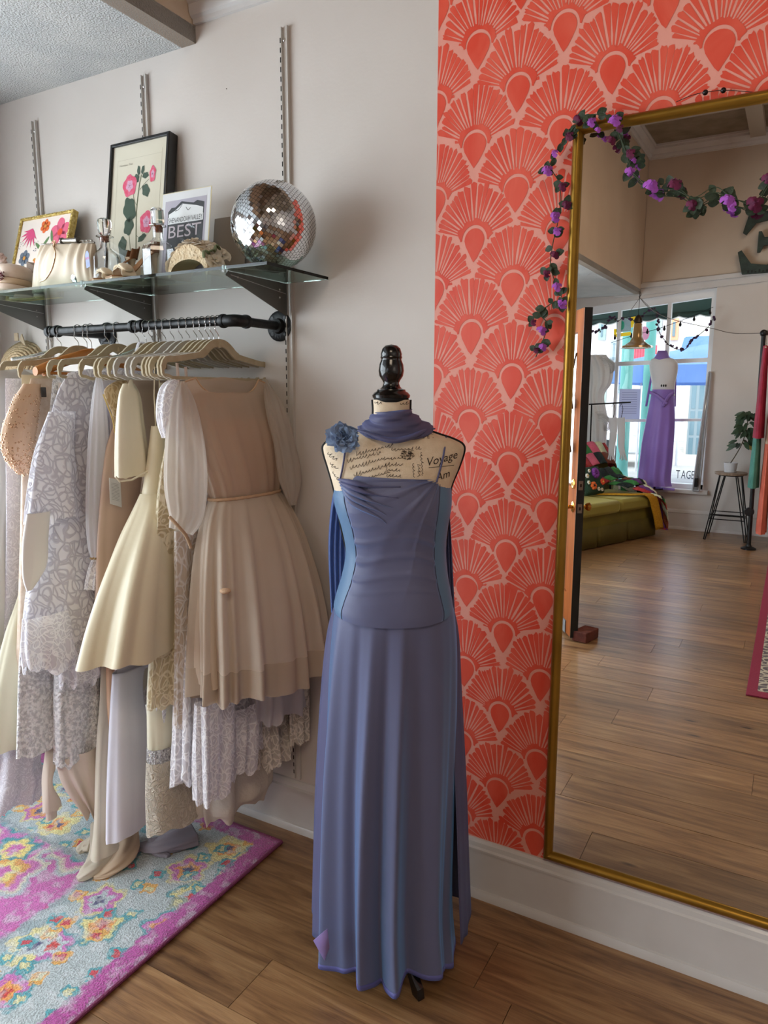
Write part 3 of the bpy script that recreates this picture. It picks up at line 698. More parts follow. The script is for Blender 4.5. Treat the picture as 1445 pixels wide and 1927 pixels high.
# ------------------------------------------------------------------ hangers
chrome = mat('chrome_wire', 'C9C9C9', .15, 1); velvet = mat('beige_velvet', 'B3A68C', .9, col2='A89B80', nscale=40, sheen=.5)
velvet2 = mat('grey_beige_velvet', 'B4AEA4', .9, sheen=.5); woodh = mat('orange_wood', 'C4813F', .4, col2='A8662B', nscale=5, stretch=(1, 1, 12), coat=.2)
def hook(h, x, y0, m=chrome):
    # shank then round hook over the pipe
    pts = [(x, y0, RZ-.066), (x, y0, RZ-.046), (x, y0-.004, RZ-.036), (x, y0-.016, RZ-.024)]
    for i in range(11):
        a = math.radians(215-250*i/10); pts.append((x, y0+.0165*math.cos(a), RZ+.0005+.0165*math.sin(a)))
    MB().tube(cpath(pts, 40), .0013, 8).build('hook', m, h)
def hanger_path(w=.215, drop=.055, bar=.105):
    P = []
    for y, z in crom([(0, 0), (-.020, -.002), (-.042, -.012), (-.062, -.028), (-.080, -.037), (-.12, -.044), (-.17, -.052), (-w, -drop-.002)], 13):
        P.append((y, z))
    L = P+[(-w-.012, -drop-.028), (-w-.010, -drop-.042), (-w+.004, -bar+.006), (-w+.022, -bar)]
    R_ = [(-y, z) for y, z in L[::-1]][:-1]
    return L, R_
def velvet_hanger(x, label, m=velvet, yaw=0, zz=0, grp='beige velvet hangers on the pipe rail'):
    h = thing('clothes_hanger', (x, RY, RZ-.062+zz), label, 'hanger', grp)
    L_, R2 = hanger_path(); W = Matrix.Translation((x, RY, RZ-.062)) @ Matrix.Rotation(yaw, 4, 'Z')
    loop = [W @ Vector((0, y, z)) for y, z in crom(L_, 40)]+[W @ Vector((0, y, z)) for y, z in crom([(0.205-.0, -.105)]+[(-a, b) for a, b in L_[::-1]][1:], 44)][:-1]
    n = len(loop); rr = []
    for i in range(n):
        t = (loop[(i+1) % n]-loop[i-1]).normalized(); a = W.to_3x3() @ Vector((1, 0, 0)); b = a.cross(t).normalized()
        up = abs(t.dot(W.to_3x3() @ Vector((0, 1, 0)))) ; top = loop[i].z > RZ-.062-.085
        hh = (.0085 if abs(loop[i].y-RY) > .08 else .0115) if top else .0045
        rr.append([loop[i]+a*.0032*sx+b*hh*sz for sx, sz in ((-1, -1), (1, -1), (1, 1), (-1, 1))])
    MB().rings(rr, True, (False, False), True).build('hanger_body', m, h, bevel=.0015, smooth=False)
    MB().lathe([(.007, -.012), (.006, 0), (.003, .006)], (x, RY, RZ-.064), 12).build('neck', m, h)
    hook(h, x, RY); return h
def wood_hanger(x, label, ext=.215):
    h = thing('wooden_hanger', (x, RY, RZ-.07), label, 'hanger', None)
    mb = MB()
    for s in (-1, 1):
        rr = []
        for i in range(16):
            u = i/15; y = s*ext*u; z = -.058*u**1.5+.004*math.exp(-(u/.2)**2); hh = .020-.006*u; tx = .007+.006*u
            rr.append([(x+tx*math.cos(a), RY+y, RZ-.085+z+hh*math.sin(a)) for a in [2*PI*k/14 for k in range(14)]])
        mb.rings(rr, True, (True, True))
    mb.build('hanger_body', woodh, h, angle=50)
    MB().tube([(x, RY-.19, RZ-.147), (x, RY+.19, RZ-.147)], .005, 10).build('bar', woodh, h)
    hook(h, x, RY); return h

# ------------------------------------------------------------------ garments
def LW(px, py, X, z=None):
    p = aX(px, py, X)
    if p.y > -.02: p = aY(px, py, -.02)
    return p
def garment_mb(keys, n=64, m=150, seed=0, fold=(.010, .012), ks=(9, 14, 23), top=None, hem=.006, hemk=7, arc=(0, 2*PI), flat=.55, scallop=0):
    """keys: (py, left px, X left, right spec, thickness, fold 0..1); right spec = y value (<=0) or pixel"""
    rnd = random.Random(seed); K = []
    for py, pl, X, rs, th, fo in keys:
        Lp = LW(pl, py, X)
        if rs <= 0: Rp = Vector((X+(.0), rs, Lp.z))
        else:
            Rp = LW(rs, py, X)
            # keep the hem level: find the point at the same height
            for it in range(3):
                Rp = LW(rs, py+(Rp.z-Lp.z)*700, X) if it else Rp
        K.append((*Lp, Rp.x, Rp.y, Rp.z if rs <= 0 else Lp.z, th, fo))
    K = crom(K, n); ph = [rnd.uniform(0, 6.28) for _ in ks]; dr = [rnd.uniform(-1.2, 1.2) for _ in ks]; am = [1, .8, .35]
    rr = []
    for i, k in enumerate(K):
        L_, Rr = Vector(k[:3]), Vector(k[3:6]); th, fo = max(.002, k[6]), max(0, k[7]); mid = (L_+Rr)/2; H = (Rr-L_)/2; Hn = H.normalized()
        T = Hn.cross(Vector((0, 0, 1))).normalized(); v = i/(n-1); ring = []
        if T.x < 0: T = -T
        for j in range(m+1):
            t = arc[0]+(arc[1]-arc[0])*j/m; c, s = math.cos(t), math.sin(t)
            cc = math.copysign(abs(c)**.8, c)
            wv = sum(a*math.sin(kk*t+p+d*v+.35*math.sin(3*v+p)) for a, kk, p, d in zip(am, ks, ph, dr))
            wv = (wv/1.6); wv = math.copysign(abs(wv)**.8, wv)
            o = fo*(fold[0]+(fold[1]-fold[0])*v)*wv
            nv = (Hn*c*flat+T*s).normalized()
            p = mid+H*cc+T*(th*s)+nv*o
            if i > n-8:
                q = (i-(n-8))/7; p.z += q*hem*(math.sin(hemk*t+seed)+.5*math.sin(hemk*2.3*t))
                if scallop: p.z -= q*scallop*abs(math.sin(60*t))
            if top:
                rise, nw, scoop = top; q = max(0, 1-v/.16)
                u = abs(c); sh = rise*(1-u)
                if u < nw: sh -= scoop*max(0, 1-(u/nw)**2)**.75*(1 if s > 0 else .3)
                p.z += q*q*sh
            if p.y > -.018: p.y = -.018-.3*(-.018-p.y)*0
            ring.append(p)
        rr.append(ring)
    return rr
def gmesh(rr, name, m, parent, solid=0, **k):
    return MB().rings(rr, False).build(name, m, parent, angle=180, solid=solid, **k)
def sleeve(pts, rad, name, m, parent, amp=.15, k=6, seed=0, flat=.8, n=40, mm=40, solid=0):
    P = crom([tuple(p) for p in pts], n); Rd = crom([(r, 0) for r in rad], n); rr = []
    for i in range(n):
        a = Vector(P[max(i-1, 0)]); b = Vector(P[min(i+1, n-1)]); t = (b-a).normalized(); u = t.cross(Vector((1, 0, 0))).normalized(); w_ = u.cross(t).normalized()
        r = Rd[i][0]; rr.append([Vector(P[i])+u*(math.cos(q)*r*(1+amp*math.sin(k*q+seed+i*.05)))+w_*(math.sin(q)*r*flat*(1+amp*math.sin(k*q+seed+1+i*.03))) for q in [2*PI*j/mm for j in range(mm)]])
    return MB().rings(rr).build(name, m, parent, angle=180, solid=solid)
def garment(name, label, X, z=1.5, cat='dress', grp=None):
    return thing(name, (X, RY, z), label, cat, grp)

# fabrics
org = mat('blush_organza', 'E2CFBC', .75, col2='DAC4AE', nscale=3, alpha=.72, translucent=.35, sheen=.3)
org_sk = mat('organza_skirt', 'E6D9CA', .75, col2='DDCDBB', nscale=3, alpha=.86, translucent=.35, sheen=.3)
org_sl = mat('organza_sleeve', 'DDD3C8', .75, alpha=.55, translucent=.4, sheen=.3)
lining = mat('peach_lining', 'C9A88E', .7, col2='BF9A7E', nscale=4)
ribb = mat('ribbon_trim_peach', 'D3B08F', .6, bump=.5, bscale=400)
wlace = lace('white_floral_lace', 'FDFCFF', 'E6E3EA', 34, .80, kind='leaf')
wlace2 = lace('white_corded_lace', 'FDFCFF', 'E6E3EA', 46, .85)
llace = lace('leaf_outline_lace', 'D2CFD8', 'FAF9FE', 34, .95, .6)
ilace = lace('ivory_gold_lace', 'EFE5CC', 'D2C19C', 34, .85)
clace = lace('cream_soutache', 'E2D9C8', 'CFC4B1', 60, 1.0, .9)
sat = mat('cream_satin', 'E0D6BA', .38, col2='DACEB0', nscale=2, sheen=.3, bump=.15, bscale=14)
ivsat = mat('ivory_satin', 'E6DEC8', .35, col2='DDD3BA', nscale=2, bump=.1, bscale=20)
wsat = mat('white_satin', 'DEDDE8', .32, col2='D2D2E0', nscale=2, bump=.1, bscale=20)
blush = mat('blush_satin', 'CDB3A2', .5, col2='C4A794', nscale=3)
wchif = mat('white_chiffon', 'ECEBF0', .8, alpha=.74, translucent=.35)
ichif = mat('ivory_chiffon', 'E6DFCF', .7, col2='DED5C2', nscale=3, alpha=.9, translucent=.3)
peach = mat('peach_underlayer', 'E3BFA0', .7)
greyg = mat('grey_ivory_crepe', 'C8C4BE', .75, col2='BEBAB4', nscale=3, sheen=.3, translucent=.15)
ivcr = mat('ivory_crepe', 'D9D4BE', .7, col2='CFC9B0', nscale=3)
eyel = lace('white_eyelet', 'ECEAF0', 'D9D6DE', 70, .96, .4, kind='dot')
sequin = mat('silver_white_sequin', 'FAFAFA', .35, .05, col2='D2D2D4', nscale=95, ndetail=1, bump=1.0, bscale=150, ramp=(.4, .6))
champ = mat('champagne_satin', 'D3B193', .4, col2='C9A383', nscale=5)
beadm = mat('rose_gold_bead', 'C08D66', .25, .6, col2='E0BFA0', nscale=300, ramp=(.45, .55))
slip = mat('cream_slip', 'D9CDBF', .55, col2='CFC1B1', nscale=3)
lavg = mat('lavender_grey_chiffon', '9A94A0', .7, translucent=.2)

# hangers: x on the rail and label
HX = [(-1.500, 'front-most beige velvet hanger, under the sheer blush dress', velvet, 0), (-1.520, 'beige velvet hanger second from the rail elbow, carrying the white lace cap-sleeve dress', velvet, .03),
      (-1.538, 'beige velvet hanger third from the rail elbow, over the ivory gold lace dress', velvet, -.03), (-1.562, 'beige velvet hanger fourth from the rail elbow with blush ribbon straps', velvet, .02),
      (-1.585, 'beige velvet hanger fifth from the rail elbow, its bow pushed up against the next', velvet, .05), (-1.615, 'beige velvet hanger holding the cream satin A-line dress by its straps', velvet2, 0),
      (-1.645, 'grey-beige velvet hanger just left of the cream A-line dress', velvet2, .03), (-1.680, 'velvet hanger over the taupe dress, its end loop left bare', velvet2, -.02),
      (-1.715, 'velvet hanger above the cream short satin sleeve', velvet, .02), (-1.742, 'velvet hanger behind the cream short satin sleeve', velvet, -.03),
      (-1.772, 'velvet hanger at the gold lace neckline dress', velvet, .02), (-1.832, 'beige velvet hanger of the sheer white long-sleeved dress', velvet, 0),
      (-1.930, 'beige velvet hanger inside the white leaf lace dress', velvet, .02), (-1.972, 'beige velvet hanger behind the leaf lace dress, right of the orange wooden hanger', velvet, -.02),
      (-2.120, 'beige velvet hanger just left of the orange wooden hangers', velvet, .02), (-2.209, 'beige velvet hanger with long bare arm, second from the left end of the rail', velvet, 0)]
for x, lb, m_, yw in HX: velvet_hanger(x, lb, m_, yw)
wood_hanger(-2.056, 'orange wooden hanger on top of the beaded champagne dress'); wood_hanger(-2.078, 'pale orange wooden hanger tucked behind the other wooden hanger', .17)
h = thing('clear_hanger', (-2.25, RY, RZ-.07), 'clear plastic clip hanger with steel hook at the left end of the rail', 'hanger'); hook(h, -2.25, RY)
MB().tube(cpath([(-2.25, RY-.16, RZ-.10), (-2.25, RY-.08, RZ-.085), (-2.25, RY, RZ-.066), (-2.25, RY+.08, RZ-.085), (-2.25, RY+.16, RZ-.10)], 24), .005, 8).build('hanger_body', clipm, h)
h = thing('clear_hanger', (-1.800, RY, RZ-.07), 'clear plastic hanger with a white satin loop in the middle of the rail', 'hanger'); hook(h, -1.800, RY)
MB().tube(cpath([(-1.8, RY-.18, RZ-.12), (-1.8, RY-.08, RZ-.09), (-1.8, RY, RZ-.064), (-1.8, RY+.08, RZ-.09), (-1.8, RY+.18, RZ-.12)], 24), .006, 8).build('hanger_body', clipm, h)
MB().tube(cpath([aX(256, 662, -1.79), aX(262, 645, -1.79), aX(275, 648, -1.79), aX(285, 660, -1.79), aX(272, 672, -1.79)], 20), .006, 8, flat=.4).build('satin_loop', wchif, h)

# G1 front sheer blush dress --------------------------------------------------
g = garment('organza_dress', 'sheer blush organza dress with long puffed sleeves and gathered skirt, front of the rail', -1.49)
X = -1.485
MB().rings(garment_mb([(722, 335, X, 505, .012, .0), (760, 340, X, 512, .022, .2), (830, 362, X+.01, 524, .035, .4), (900, 388, X+.02, 524, .042, .5), (940, 399, X+.02, 521, .043, .3)], 40, 150, 3, (.008, .014), (11, 17, 29), top=(.045, .62, .072), hem=0, flat=.4), False).build('bodice', org, g, angle=180)
gmesh(garment_mb([(790, 392, X, 512, .020, 0), (850, 392, X+.01, 518, .030, .2), (935, 402, X+.018, 518, .038, .2)], 30, 120, 4, (.002, .003), hem=0), 'camisole_lining', lining, g)
skk = [(938, 398, X+.02, 521, .044, .25), (985, 384, X+.035, 545, .062, .6), (1050, 376, X+.05, 566, .082, .9), (1150, 372, X+.065, 588, .10, 1.1), (1250, 373, X+.07, 600, .115, 1.25), (1318, 374, X+.07, 604, .12, 1.3)]
gmesh(garment_mb(skk, 70, 260, 8, (.004, .020), (13, 21, 34), hem=.008, hemk=6), 'skirt', org_sk, g)
gmesh(garment_mb([(k[0], k[1]+6, k[2], k[3]-8, k[4]*.72, k[5]) for k in skk[:-1]]+[(1290, 382, X+.07, 590, .09, 1.2)], 50, 160, 9, (.004, .018), (11, 19, 30)), 'skirt_lining', mat('skirt_lining', 'D9C7B4', .75, translucent=.2), g)
hb = garment_mb(skk, 70, 260, 8, (.004, .020), (13, 21, 34), hem=.008, hemk=6)[57:]
gmesh([[p+Vector((.0012, -.0012, 0)) for p in r] for r in hb], 'hem_band', mat('organza_hem', 'D9C9B6', .75, alpha=.6, translucent=.3), g)
wr = garment_mb([(936, 397, X+.022, 522, .047, .0), (946, 396, X+.022, 523, .048, .0)], 3, 150, 2, (0, 0), hem=0)
for r_ in (wr[1],): MB().tube([p for p in r_][::2], [.0042*(1+.25*(i % 2)) for i in range(len(r_[::2]))], 8, closed=False).build('waist_trim', ribb, g, angle=180)
nk = garment_mb([(722, 335, X, 505, .012, .0), (760, 340, X, 512, .022, .2), (830, 362, X+.01, 524, .035, .4)], 30, 150, 3, (.003, .006), top=(.045, .62, .072), hem=0, flat=.4)[0]
MB().tube([p for i, p in enumerate(nk) if 12 <= i <= 63], .0026, 8).build('neck_binding', ribb, g)
sleeve([aX(343, 720, X+.01), aX(345, 765, X+.03), aX(349, 840, X+.05), aX(350, 910, X+.055), aX(351, 965, X+.05), aX(340, 1000, X+.045)], [.012, .042, .058, .062, .052, .036], 'sleeve', org_sl, g, .10, 9, 1, .7)
sleeve([aX(498, 716, X+.005), aY(518, 770, -.07), aY(534, 830, -.06), aY(546, 900, -.055), aY(551, 950, -.05)], [.010, .034, .038, .040, .014], 'sleeve', org_sl, g, .10, 9, 2, .7)
MB().tube(cpath([aX(318, 972, X+.07), aX(335, 990, X+.085), aX(350, 1008, X+.085), aX(359, 1030, X+.075)], 24), [.004*(1+.3*(i % 2)) for i in range(24)], 8).build('cuff_binding', mat('cuff_tan', 'B79A7C', .7), g)
MB().ball(aX(424, 1112, X+.15), .016, 12, 8, (1, 1, .5)).build('fabric_bloom', ribb, g)

# G2 white lace cap sleeve dress ----------------------------------------------
g = garment('lace_dress', 'long white lace dress with puffed cap sleeve and scalloped hem, behind the blush dress', -1.518)
X = -1.512
gmesh(garment_mb([(735, 318, X, -.03, .008, 0), (850, 335, X, -.04, .022, .3), (960, 345, X, -.05, .03, .4), (1200, 338, X+.02, -.04, .05, .9), (1400, 336, X+.03, -.04, .06, 1.1), (1475, 334, X+.035, -.05, .065, 1.2)], 60, 220, 12, (.004, .022), (9, 15, 27), hem=.02, hemk=5, scallop=.006), 'skirt', wlace, g, solid=.0)
gmesh(garment_mb([(1330, 372, X+.10, 440, .03, .8), (1430, 372, X+.11, 434, .035, 1), (1515, 375, X+.115, 425, .03, 1)], 40, 120, 13, (.008, .014), (5, 9, 17), hem=.008, scallop=.007), 'lace_flounce', wlace2, g)
gmesh(garment_mb([(1340, 420, X+.09, 478, .04, .8), (1400, 420, X+.10, 476, .045, 1), (1468, 418, X+.105, 474, .04, 1)], 40, 120, 14, (.008, .014), (5, 9, 17), hem=.012, scallop=.007), 'lace_flounce', wlace2, g)
sleeve([aX(330, 722, X+.01), aX(320, 745, X+.02), aX(318, 785, X+.03), aX(322, 822, X+.03)], [.018, .034, .036, .026], 'cap_sleeve', wlace2, g, .08, 8, 3, .8)
# tiered lace dress near the wall
g = garment('tiered_lace_dress', 'ivory lace dress with two hem tiers hanging near the wall behind the blush skirt', -1.47)
X = -1.455
gmesh(garment_mb([(740, 360, X-.05, -.04, .008, 0), (1000, 470, X-.03, -.04, .02, .4), (1300, 468, X, -.035, .05, 1), (1445, 472, X+.02, -.035, .06, 1.2)], 54, 180, 21, (.004, .018), (7, 13, 23), hem=.014, scallop=.006), 'skirt', lace('ivory_tulle_lace', 'F2EBE2', 'DED6CC', 40, .72), g)
gmesh(garment_mb([(1250, 476, X+.05, 572, .03, .8), (1330, 474, X+.06, 574, .035, 1), (1368, 474, X+.062, 574, .036, 1)], 30, 150, 22, (.008, .014), (7, 12, 19), hem=.010), 'lace_tier', mat('white_batiste', 'D9D6DC', .8, alpha=.9, translucent=.2), g)
gmesh(garment_mb([(1290, 545, -1.36, 578, .014, .8), (1400, 548, -1.355, 580, .016, 1)], 24, 80, 23, (.006, .008), (5, 9, 13), hem=.006, scallop=.005), 'lace_tail', lace('ivory_tulle_lace'), g)

# G3 ivory gold lace ---------------------------------------------------------
g = garment('gold_lace_dress', 'ivory dress overlaid with gold-toned floral lace, hem showing left of the blush skirt', -1.54)
X = -1.54
gmesh(garment_mb([(735, 322, X, -.03, .006, 0), (830, 312, X, -.04, .02, .3), (950, 297, X, -.04, .03, .6), (1200, 290, X+.005, -.04, .035, .9), (1335, 285, X+.01, -.04, .04, 1)], 54, 180, 31, (.004, .012), (9, 15, 25), hem=.006, scallop=.003), 'dress_body', ilace, g)
gmesh(garment_mb([(1000, 328, X+.05, 372, .012, .6), (1200, 330, X+.055, 370, .014, 1), (1370, 330, X+.055, 368, .016, 1)], 30, 90, 32, (.004, .008), (3, 7, 11), hem=.006), 'sash_panel', lace('ivory_ribbon_lace', 'EDE8E6', 'DCCDBE', 30, .9), g)
# lace wisp dress
g = garment('lace_slip', 'thin white lace slip with scalloped hem ending above the sequin-banded dress', -1.565, cat='slip')
gmesh(garment_mb([(735, 330, -1.565, -.03, .006, 0), (1000, 310, -1.565, -.04, .018, .4), (1300, 298, -1.565, -.05, .022, 1), (1420, 298, -1.563, -.06, .026, 1.2)], 50, 150, 33, (.004, .014), (6, 11, 19), hem=.014, hemk=4, scallop=.006), 'slip_body', wlace2, g)
for px, z_ in ((333, 683), (349, 690)):
    MB().tube([aX(px, z_, -1.56), aX(px+2, z_+26, -1.56), aX(px+3, z_+60, -1.56)], .006, 8, flat=.35).build('strap', blush, g)

# G4 cream satin A-line ------------------------------------------------------
g = garment('satin_dress', 'cream satin A-line dress with stiff flared skirt and plain hem, hung by thin straps', -1.615)
X = -1.612
gmesh(garment_mb([(802, 287, X, 303, .014, 0), (860, 281, X, 310, .022, .1), (925, 272, X, 318, .03, .15), (934, 268, X, 320, .032, .1)], 34, 110, 41, (.001, .002), (3, 5, 9), hem=0), 'bodice', sat, g)
gmesh(garment_mb([(930, 268, X, 320, .032, .1), (960, 258, X+.01, 325, .05, .3), (1020, 233, X+.015, 330, .07, .5), (1100, 205, X+.02, 335, .085, .8), (1180, 183, X+.02, 340, .095, 1), (1258, 166, X+.02, 345, .10, 1.1)], 60, 180, 42, (.004, .018), (5, 8, 13), hem=.004, hemk=4), 'skirt', sat, g)
MB().tube([aX(291, 690, X), aX(290, 745, X), aX(293, 803, X)], .0018, 6).build('strap', sat, g)
MB().tube([aX(300, 700, X), aX(300, 745, X), aX(301, 803, X)], .0018, 6).build('strap', sat, g)

# G5 cream short sleeve + taupe body -----------------------------------------
g = garment('satin_sleeved_dress', 'cream satin dress with wide short sleeve hanging forward, in the middle of the rail', -1.715)
X = -1.712
gmesh(garment_mb([(715, 238, X, -.03, .006, 0), (760, 262, X, -.04, .02, .1), (860, 272, X, -.05, .028, .3), (1000, 258, X, -.05, .03, .5), (1180, 240, X, -.05, .035, .7)], 44, 120, 51, (.003, .01), (6, 9, 15)), 'dress_body', mat('taupe_satin', 'BBA99A', .5, col2='AF9C8C', nscale=3), g)
gmesh([[p for p in r] for r in garment_mb([(722, 232, X+.03, 252, .010, 0), (745, 224, X+.04, 262, .016, .4), (800, 219, X+.05, 268, .022, .8), (860, 217, X+.055, 275, .026, 1), (900, 217, X+.055, 279, .027, 1)], 34, 90, 52, (.002, .006), (3, 5, 8), hem=.002, top=(.0, .4, -.012))], 'short_sleeve', ivsat, g)
MB().tube([aX(218, 897, X+.10), aX(225, 906, X+.10), aX(248, 903, X+.10), aX(279, 886, X+.10)], .003, 6, flat=.6).build('sleeve_hem', ivsat, g)
# gold neckline dress
g = garment('beaded_neck_dress', 'blush dress with open lace neckline edged in gold, left of the cream short sleeve', -1.775)
X = -1.775
gmesh(garment_mb([(735, 196, X, -.03, .006, 0), (790, 214, X, -.04, .018, .1), (860, 196, X, -.05, .026, .3), (1010, 182, X, -.05, .03, .5), (1150, 178, X, -.05, .035, .7), (1240, 176, X, -.05, .035, .7)], 44, 120, 53, (.003, .009), (6, 9, 15)), 'dress_body', blush, g)
gmesh(garment_mb([(712, 226, X+.02, 262, .006, 0), (735, 196, X+.03, 255, .010, .2), (775, 210, X+.03, 250, .010, .3), (812, 216, X+.03, 236, .008, .3)], 26, 70, 54, (.001, .003), (3, 5, 8), hem=.0), 'lace_yoke', lace('tan_yoke_lace', 'D8C3A0', 'B89C74', 44, 1), g)
MB().tube(cpath([aX(194, 742, X+.045), aX(203, 765, X+.045), aX(212, 790, X+.042), aX(216, 815, X+.04)], 20), .0022, 6).build('gold_edging', mat('gold_thread', 'C9AE6E', .4, .4), g)

# G6 sheer white long sleeve dress -------------------------------------------
g = garment('sheer_sleeve_dress', 'white chiffon dress with long sheer sleeve ending in a ruffled lace cuff', -1.832)
X = -1.832
gmesh(garment_mb([(712, 186, X, -.03, .006, 0), (760, 182, X, -.04, .018, .2), (860, 176, X, -.05, .026, .5), (1050, 180, X, -.05, .03, .7), (1240, 182, X, -.05, .035, .9)], 44, 120, 61, (.003, .01), (7, 11, 17)), 'dress_body', mat('white_crepe', 'DAD3D4', .8), g)
sleeve([aX(186, 712, X+.02), aX(186, 760, X+.03), aX(186, 850, X+.035), aX(184, 950, X+.035), aX(184, 1020, X+.03), aX(186, 1052, X+.03)], [.010, .022, .034, .036, .031, .022], 'sleeve', wchif, g, .10, 9, 4, .6, 50, 54)
sleeve([aX(186, 1050, X+.03), aX(184, 1065, X+.03), aX(182, 1085, X+.03), aX(181, 1108, X+.03)], [.018, .024, .030, .034], 'ruffle_cuff', wlace2, g, .16, 9, 5, .7, 20, 60)
MB().tube([aX(170+3*i, 1050+(2 if i % 2 else 0), X+.052) for i in range(12)], .0032, 6).build('cuff_trim', lace('tan_yoke_lace'), g, angle=180)
# paper tag
tg = thing('price_tag', aX(216, 925, X+.08), 'white paper price tag with small print hanging below the cream short sleeve', 'tag')
a, b_, c_, d_ = aX(205, 899, X+.09), aX(226, 903, X+.09), aX(229, 955, X+.09), aX(207, 948, X+.09)
MB().prism([a, b_, c_, d_], (.0008, 0, 0)).build('paper', mat('tag_paper', 'DAD9DA', .7), tg, smooth=False)
tm = MB()
for i in range(12):
    v = .18+.055*i; e0 = a.lerp(d_, v); e1 = b_.lerp(c_, v); o_ = Vector((.0014, 0, 0)); q = .0009
    tm.add([e0.lerp(e1, .15)+o_, e0.lerp(e1, R_.uniform(.7, .88))+o_, e0.lerp(e1, .86)+o_+Vector((0, 0, -q)), e0.lerp(e1, .15)+o_+Vector((0, 0, -q))], [(0, 1, 2, 3)])
tm.build('print_lines', mat('grey_print', '8A8890', .8), tg, smooth=False, kind='stuff')
MB().tube([aX(214, 898, X+.085), aX(210, 880, X+.07), aX(206, 860, X+.04)], .0005, 5).build('string', mat('thread', 'BDB8B0', .8), tg)

# G7 white leaf lace dress ---------------------------------------------------
g = garment('leaf_lace_dress', 'white leaf-patterned lace gown with satin pointed sleeve and scalloped peplum', -1.93)
X = -1.925
gmesh(garment_mb([(702, 128, X, -.03, .010, 0), (740, 108, X, -.04, .022, .1), (800, 92, X+.01, -.05, .04, .2), (900, 78, X+.02, -.05, .055, .4), (1000, 70, X+.02, -.05, .06, .6), (1130, 50, X+.03, -.06, .075, .8), (1240, 42, X+.03, -.06, .085, 1)], 70, 220, 71, (.003, .012), (6, 10, 17), top=(.03, .5, .02), hem=.022, hemk=3, scallop=.006), 'lace_body', llace, g)
gmesh(garment_mb([(k[0], k[1]+5, k[2]-.004, -.06, k[4]*.85, .3) for k in [(740, 108, X, 0, .02), (900, 80, X+.02, 0, .05), (1100, 66, X+.02, 0, .06), (1235, 60, X+.03, 0, .07)]], 30, 90, 72, (.002, .004)), 'lining', mat('white_lining', 'CFCBD0', .7), g)
gmesh(garment_mb([(775, 92, X+.045, 142, .012, .1), (850, 66, X+.055, 140, .02, .3), (930, 52, X+.06, 150, .026, .5), (985, 46, X+.06, 160, .03, .6)], 44, 150, 73, (.003, .008), (5, 9, 14), hem=.008, scallop=.005), 'lace_sleeve', llace, g)
gmesh([[p for p in r] for r in garment_mb([(968, 50, X+.085, 95, .010, .2), (1020, 42, X+.09, 92, .013, .4), (1070, 41, X+.09, 90, .012, .5), (1095, 44, X+.09, 76, .010, .3), (1112, 50, X+.09, 60, .006, .1)], 40, 70, 74, (.002, .005), (2, 4, 7), hem=0)], 'pointed_sleeve_end', mat('white_sleeve_satin', 'ECEAEA', .28, bump=.15, bscale=10), g)
gmesh(garment_mb([(1165, 44, X+.075, 130, .03, .6), (1220, 42, X+.085, 135, .04, .9), (1262, 46, X+.09, 140, .045, 1)], 30, 140, 75, (.006, .014), (4, 7, 12), hem=.016, hemk=3, scallop=.006), 'peplum', wlace2, g)
gmesh(garment_mb([(1180, 110, X+.055, 186, .03, .6), (1240, 112, X+.06, 190, .035, .9), (1290, 118, X+.06, 190, .035, 1)], 30, 140, 76, (.006, .012), (4, 7, 12), hem=.012, scallop=.006), 'peplum', wlace2, g)
gmesh(garment_mb([(1255, 105, X+.02, 190, .03, .5), (1350, 104, X+.02, 188, .035, .7), (1445, 104, X+.02, 186, .04, .8)], 36, 150, 77, (.006, .01), (3, 7, 12), hem=.008), 'sequin_tier', sequin, g)
# sequin dress
g = garment('sequin_dress', 'silver-white sequinned dress whose straight hem hangs left of the ivory slip', -1.975)
X = -1.975
gmesh(garment_mb([(705, 100, X, -.03, .006, 0), (900, 80, X, -.05, .02, .2), (1200, 40, X+.01, -.05, .03, .4), (1430, 33, X+.02, -.1, .04, .7)], 60, 150, 81, (.002, .01), (3, 7, 12), hem=.004), 'sequin_body', sequin, g)
# ivory slip ending in a narrow tube
g = garment('ivory_slip', 'plain ivory slip hem with a narrow inner tube touching the rug, under the sequins', -1.955, cat='slip')
X = -1.955
gmesh(garment_mb([(720, 110, X, -.04, .005, 0), (1300, 92, X, -.06, .015, .3), (1440, 84, X, 112, .02, .3), (1530, 82, X, 115, .022, .4)], 40, 90, 82, (.002, .004), (2, 4, 7), hem=.003), 'slip_body', slip, g)
gmesh(garment_mb([(1500, 88, X, 106, .012, .2), (1545, 87, X, 107, .012, .2)], 12, 50, 83, (.001, .002), hem=.0), 'inner_tube', slip, g)
gmesh(garment_mb([(1430, 110, X+.06, 190, .03, .8), (1480, 128, X+.06, 190, .035, 1), (1535, 165, X+.06, 192, .02, 1)], 30, 110, 84, (.008, .012), (3, 6, 9), hem=.01), 'draped_train', slip, g)

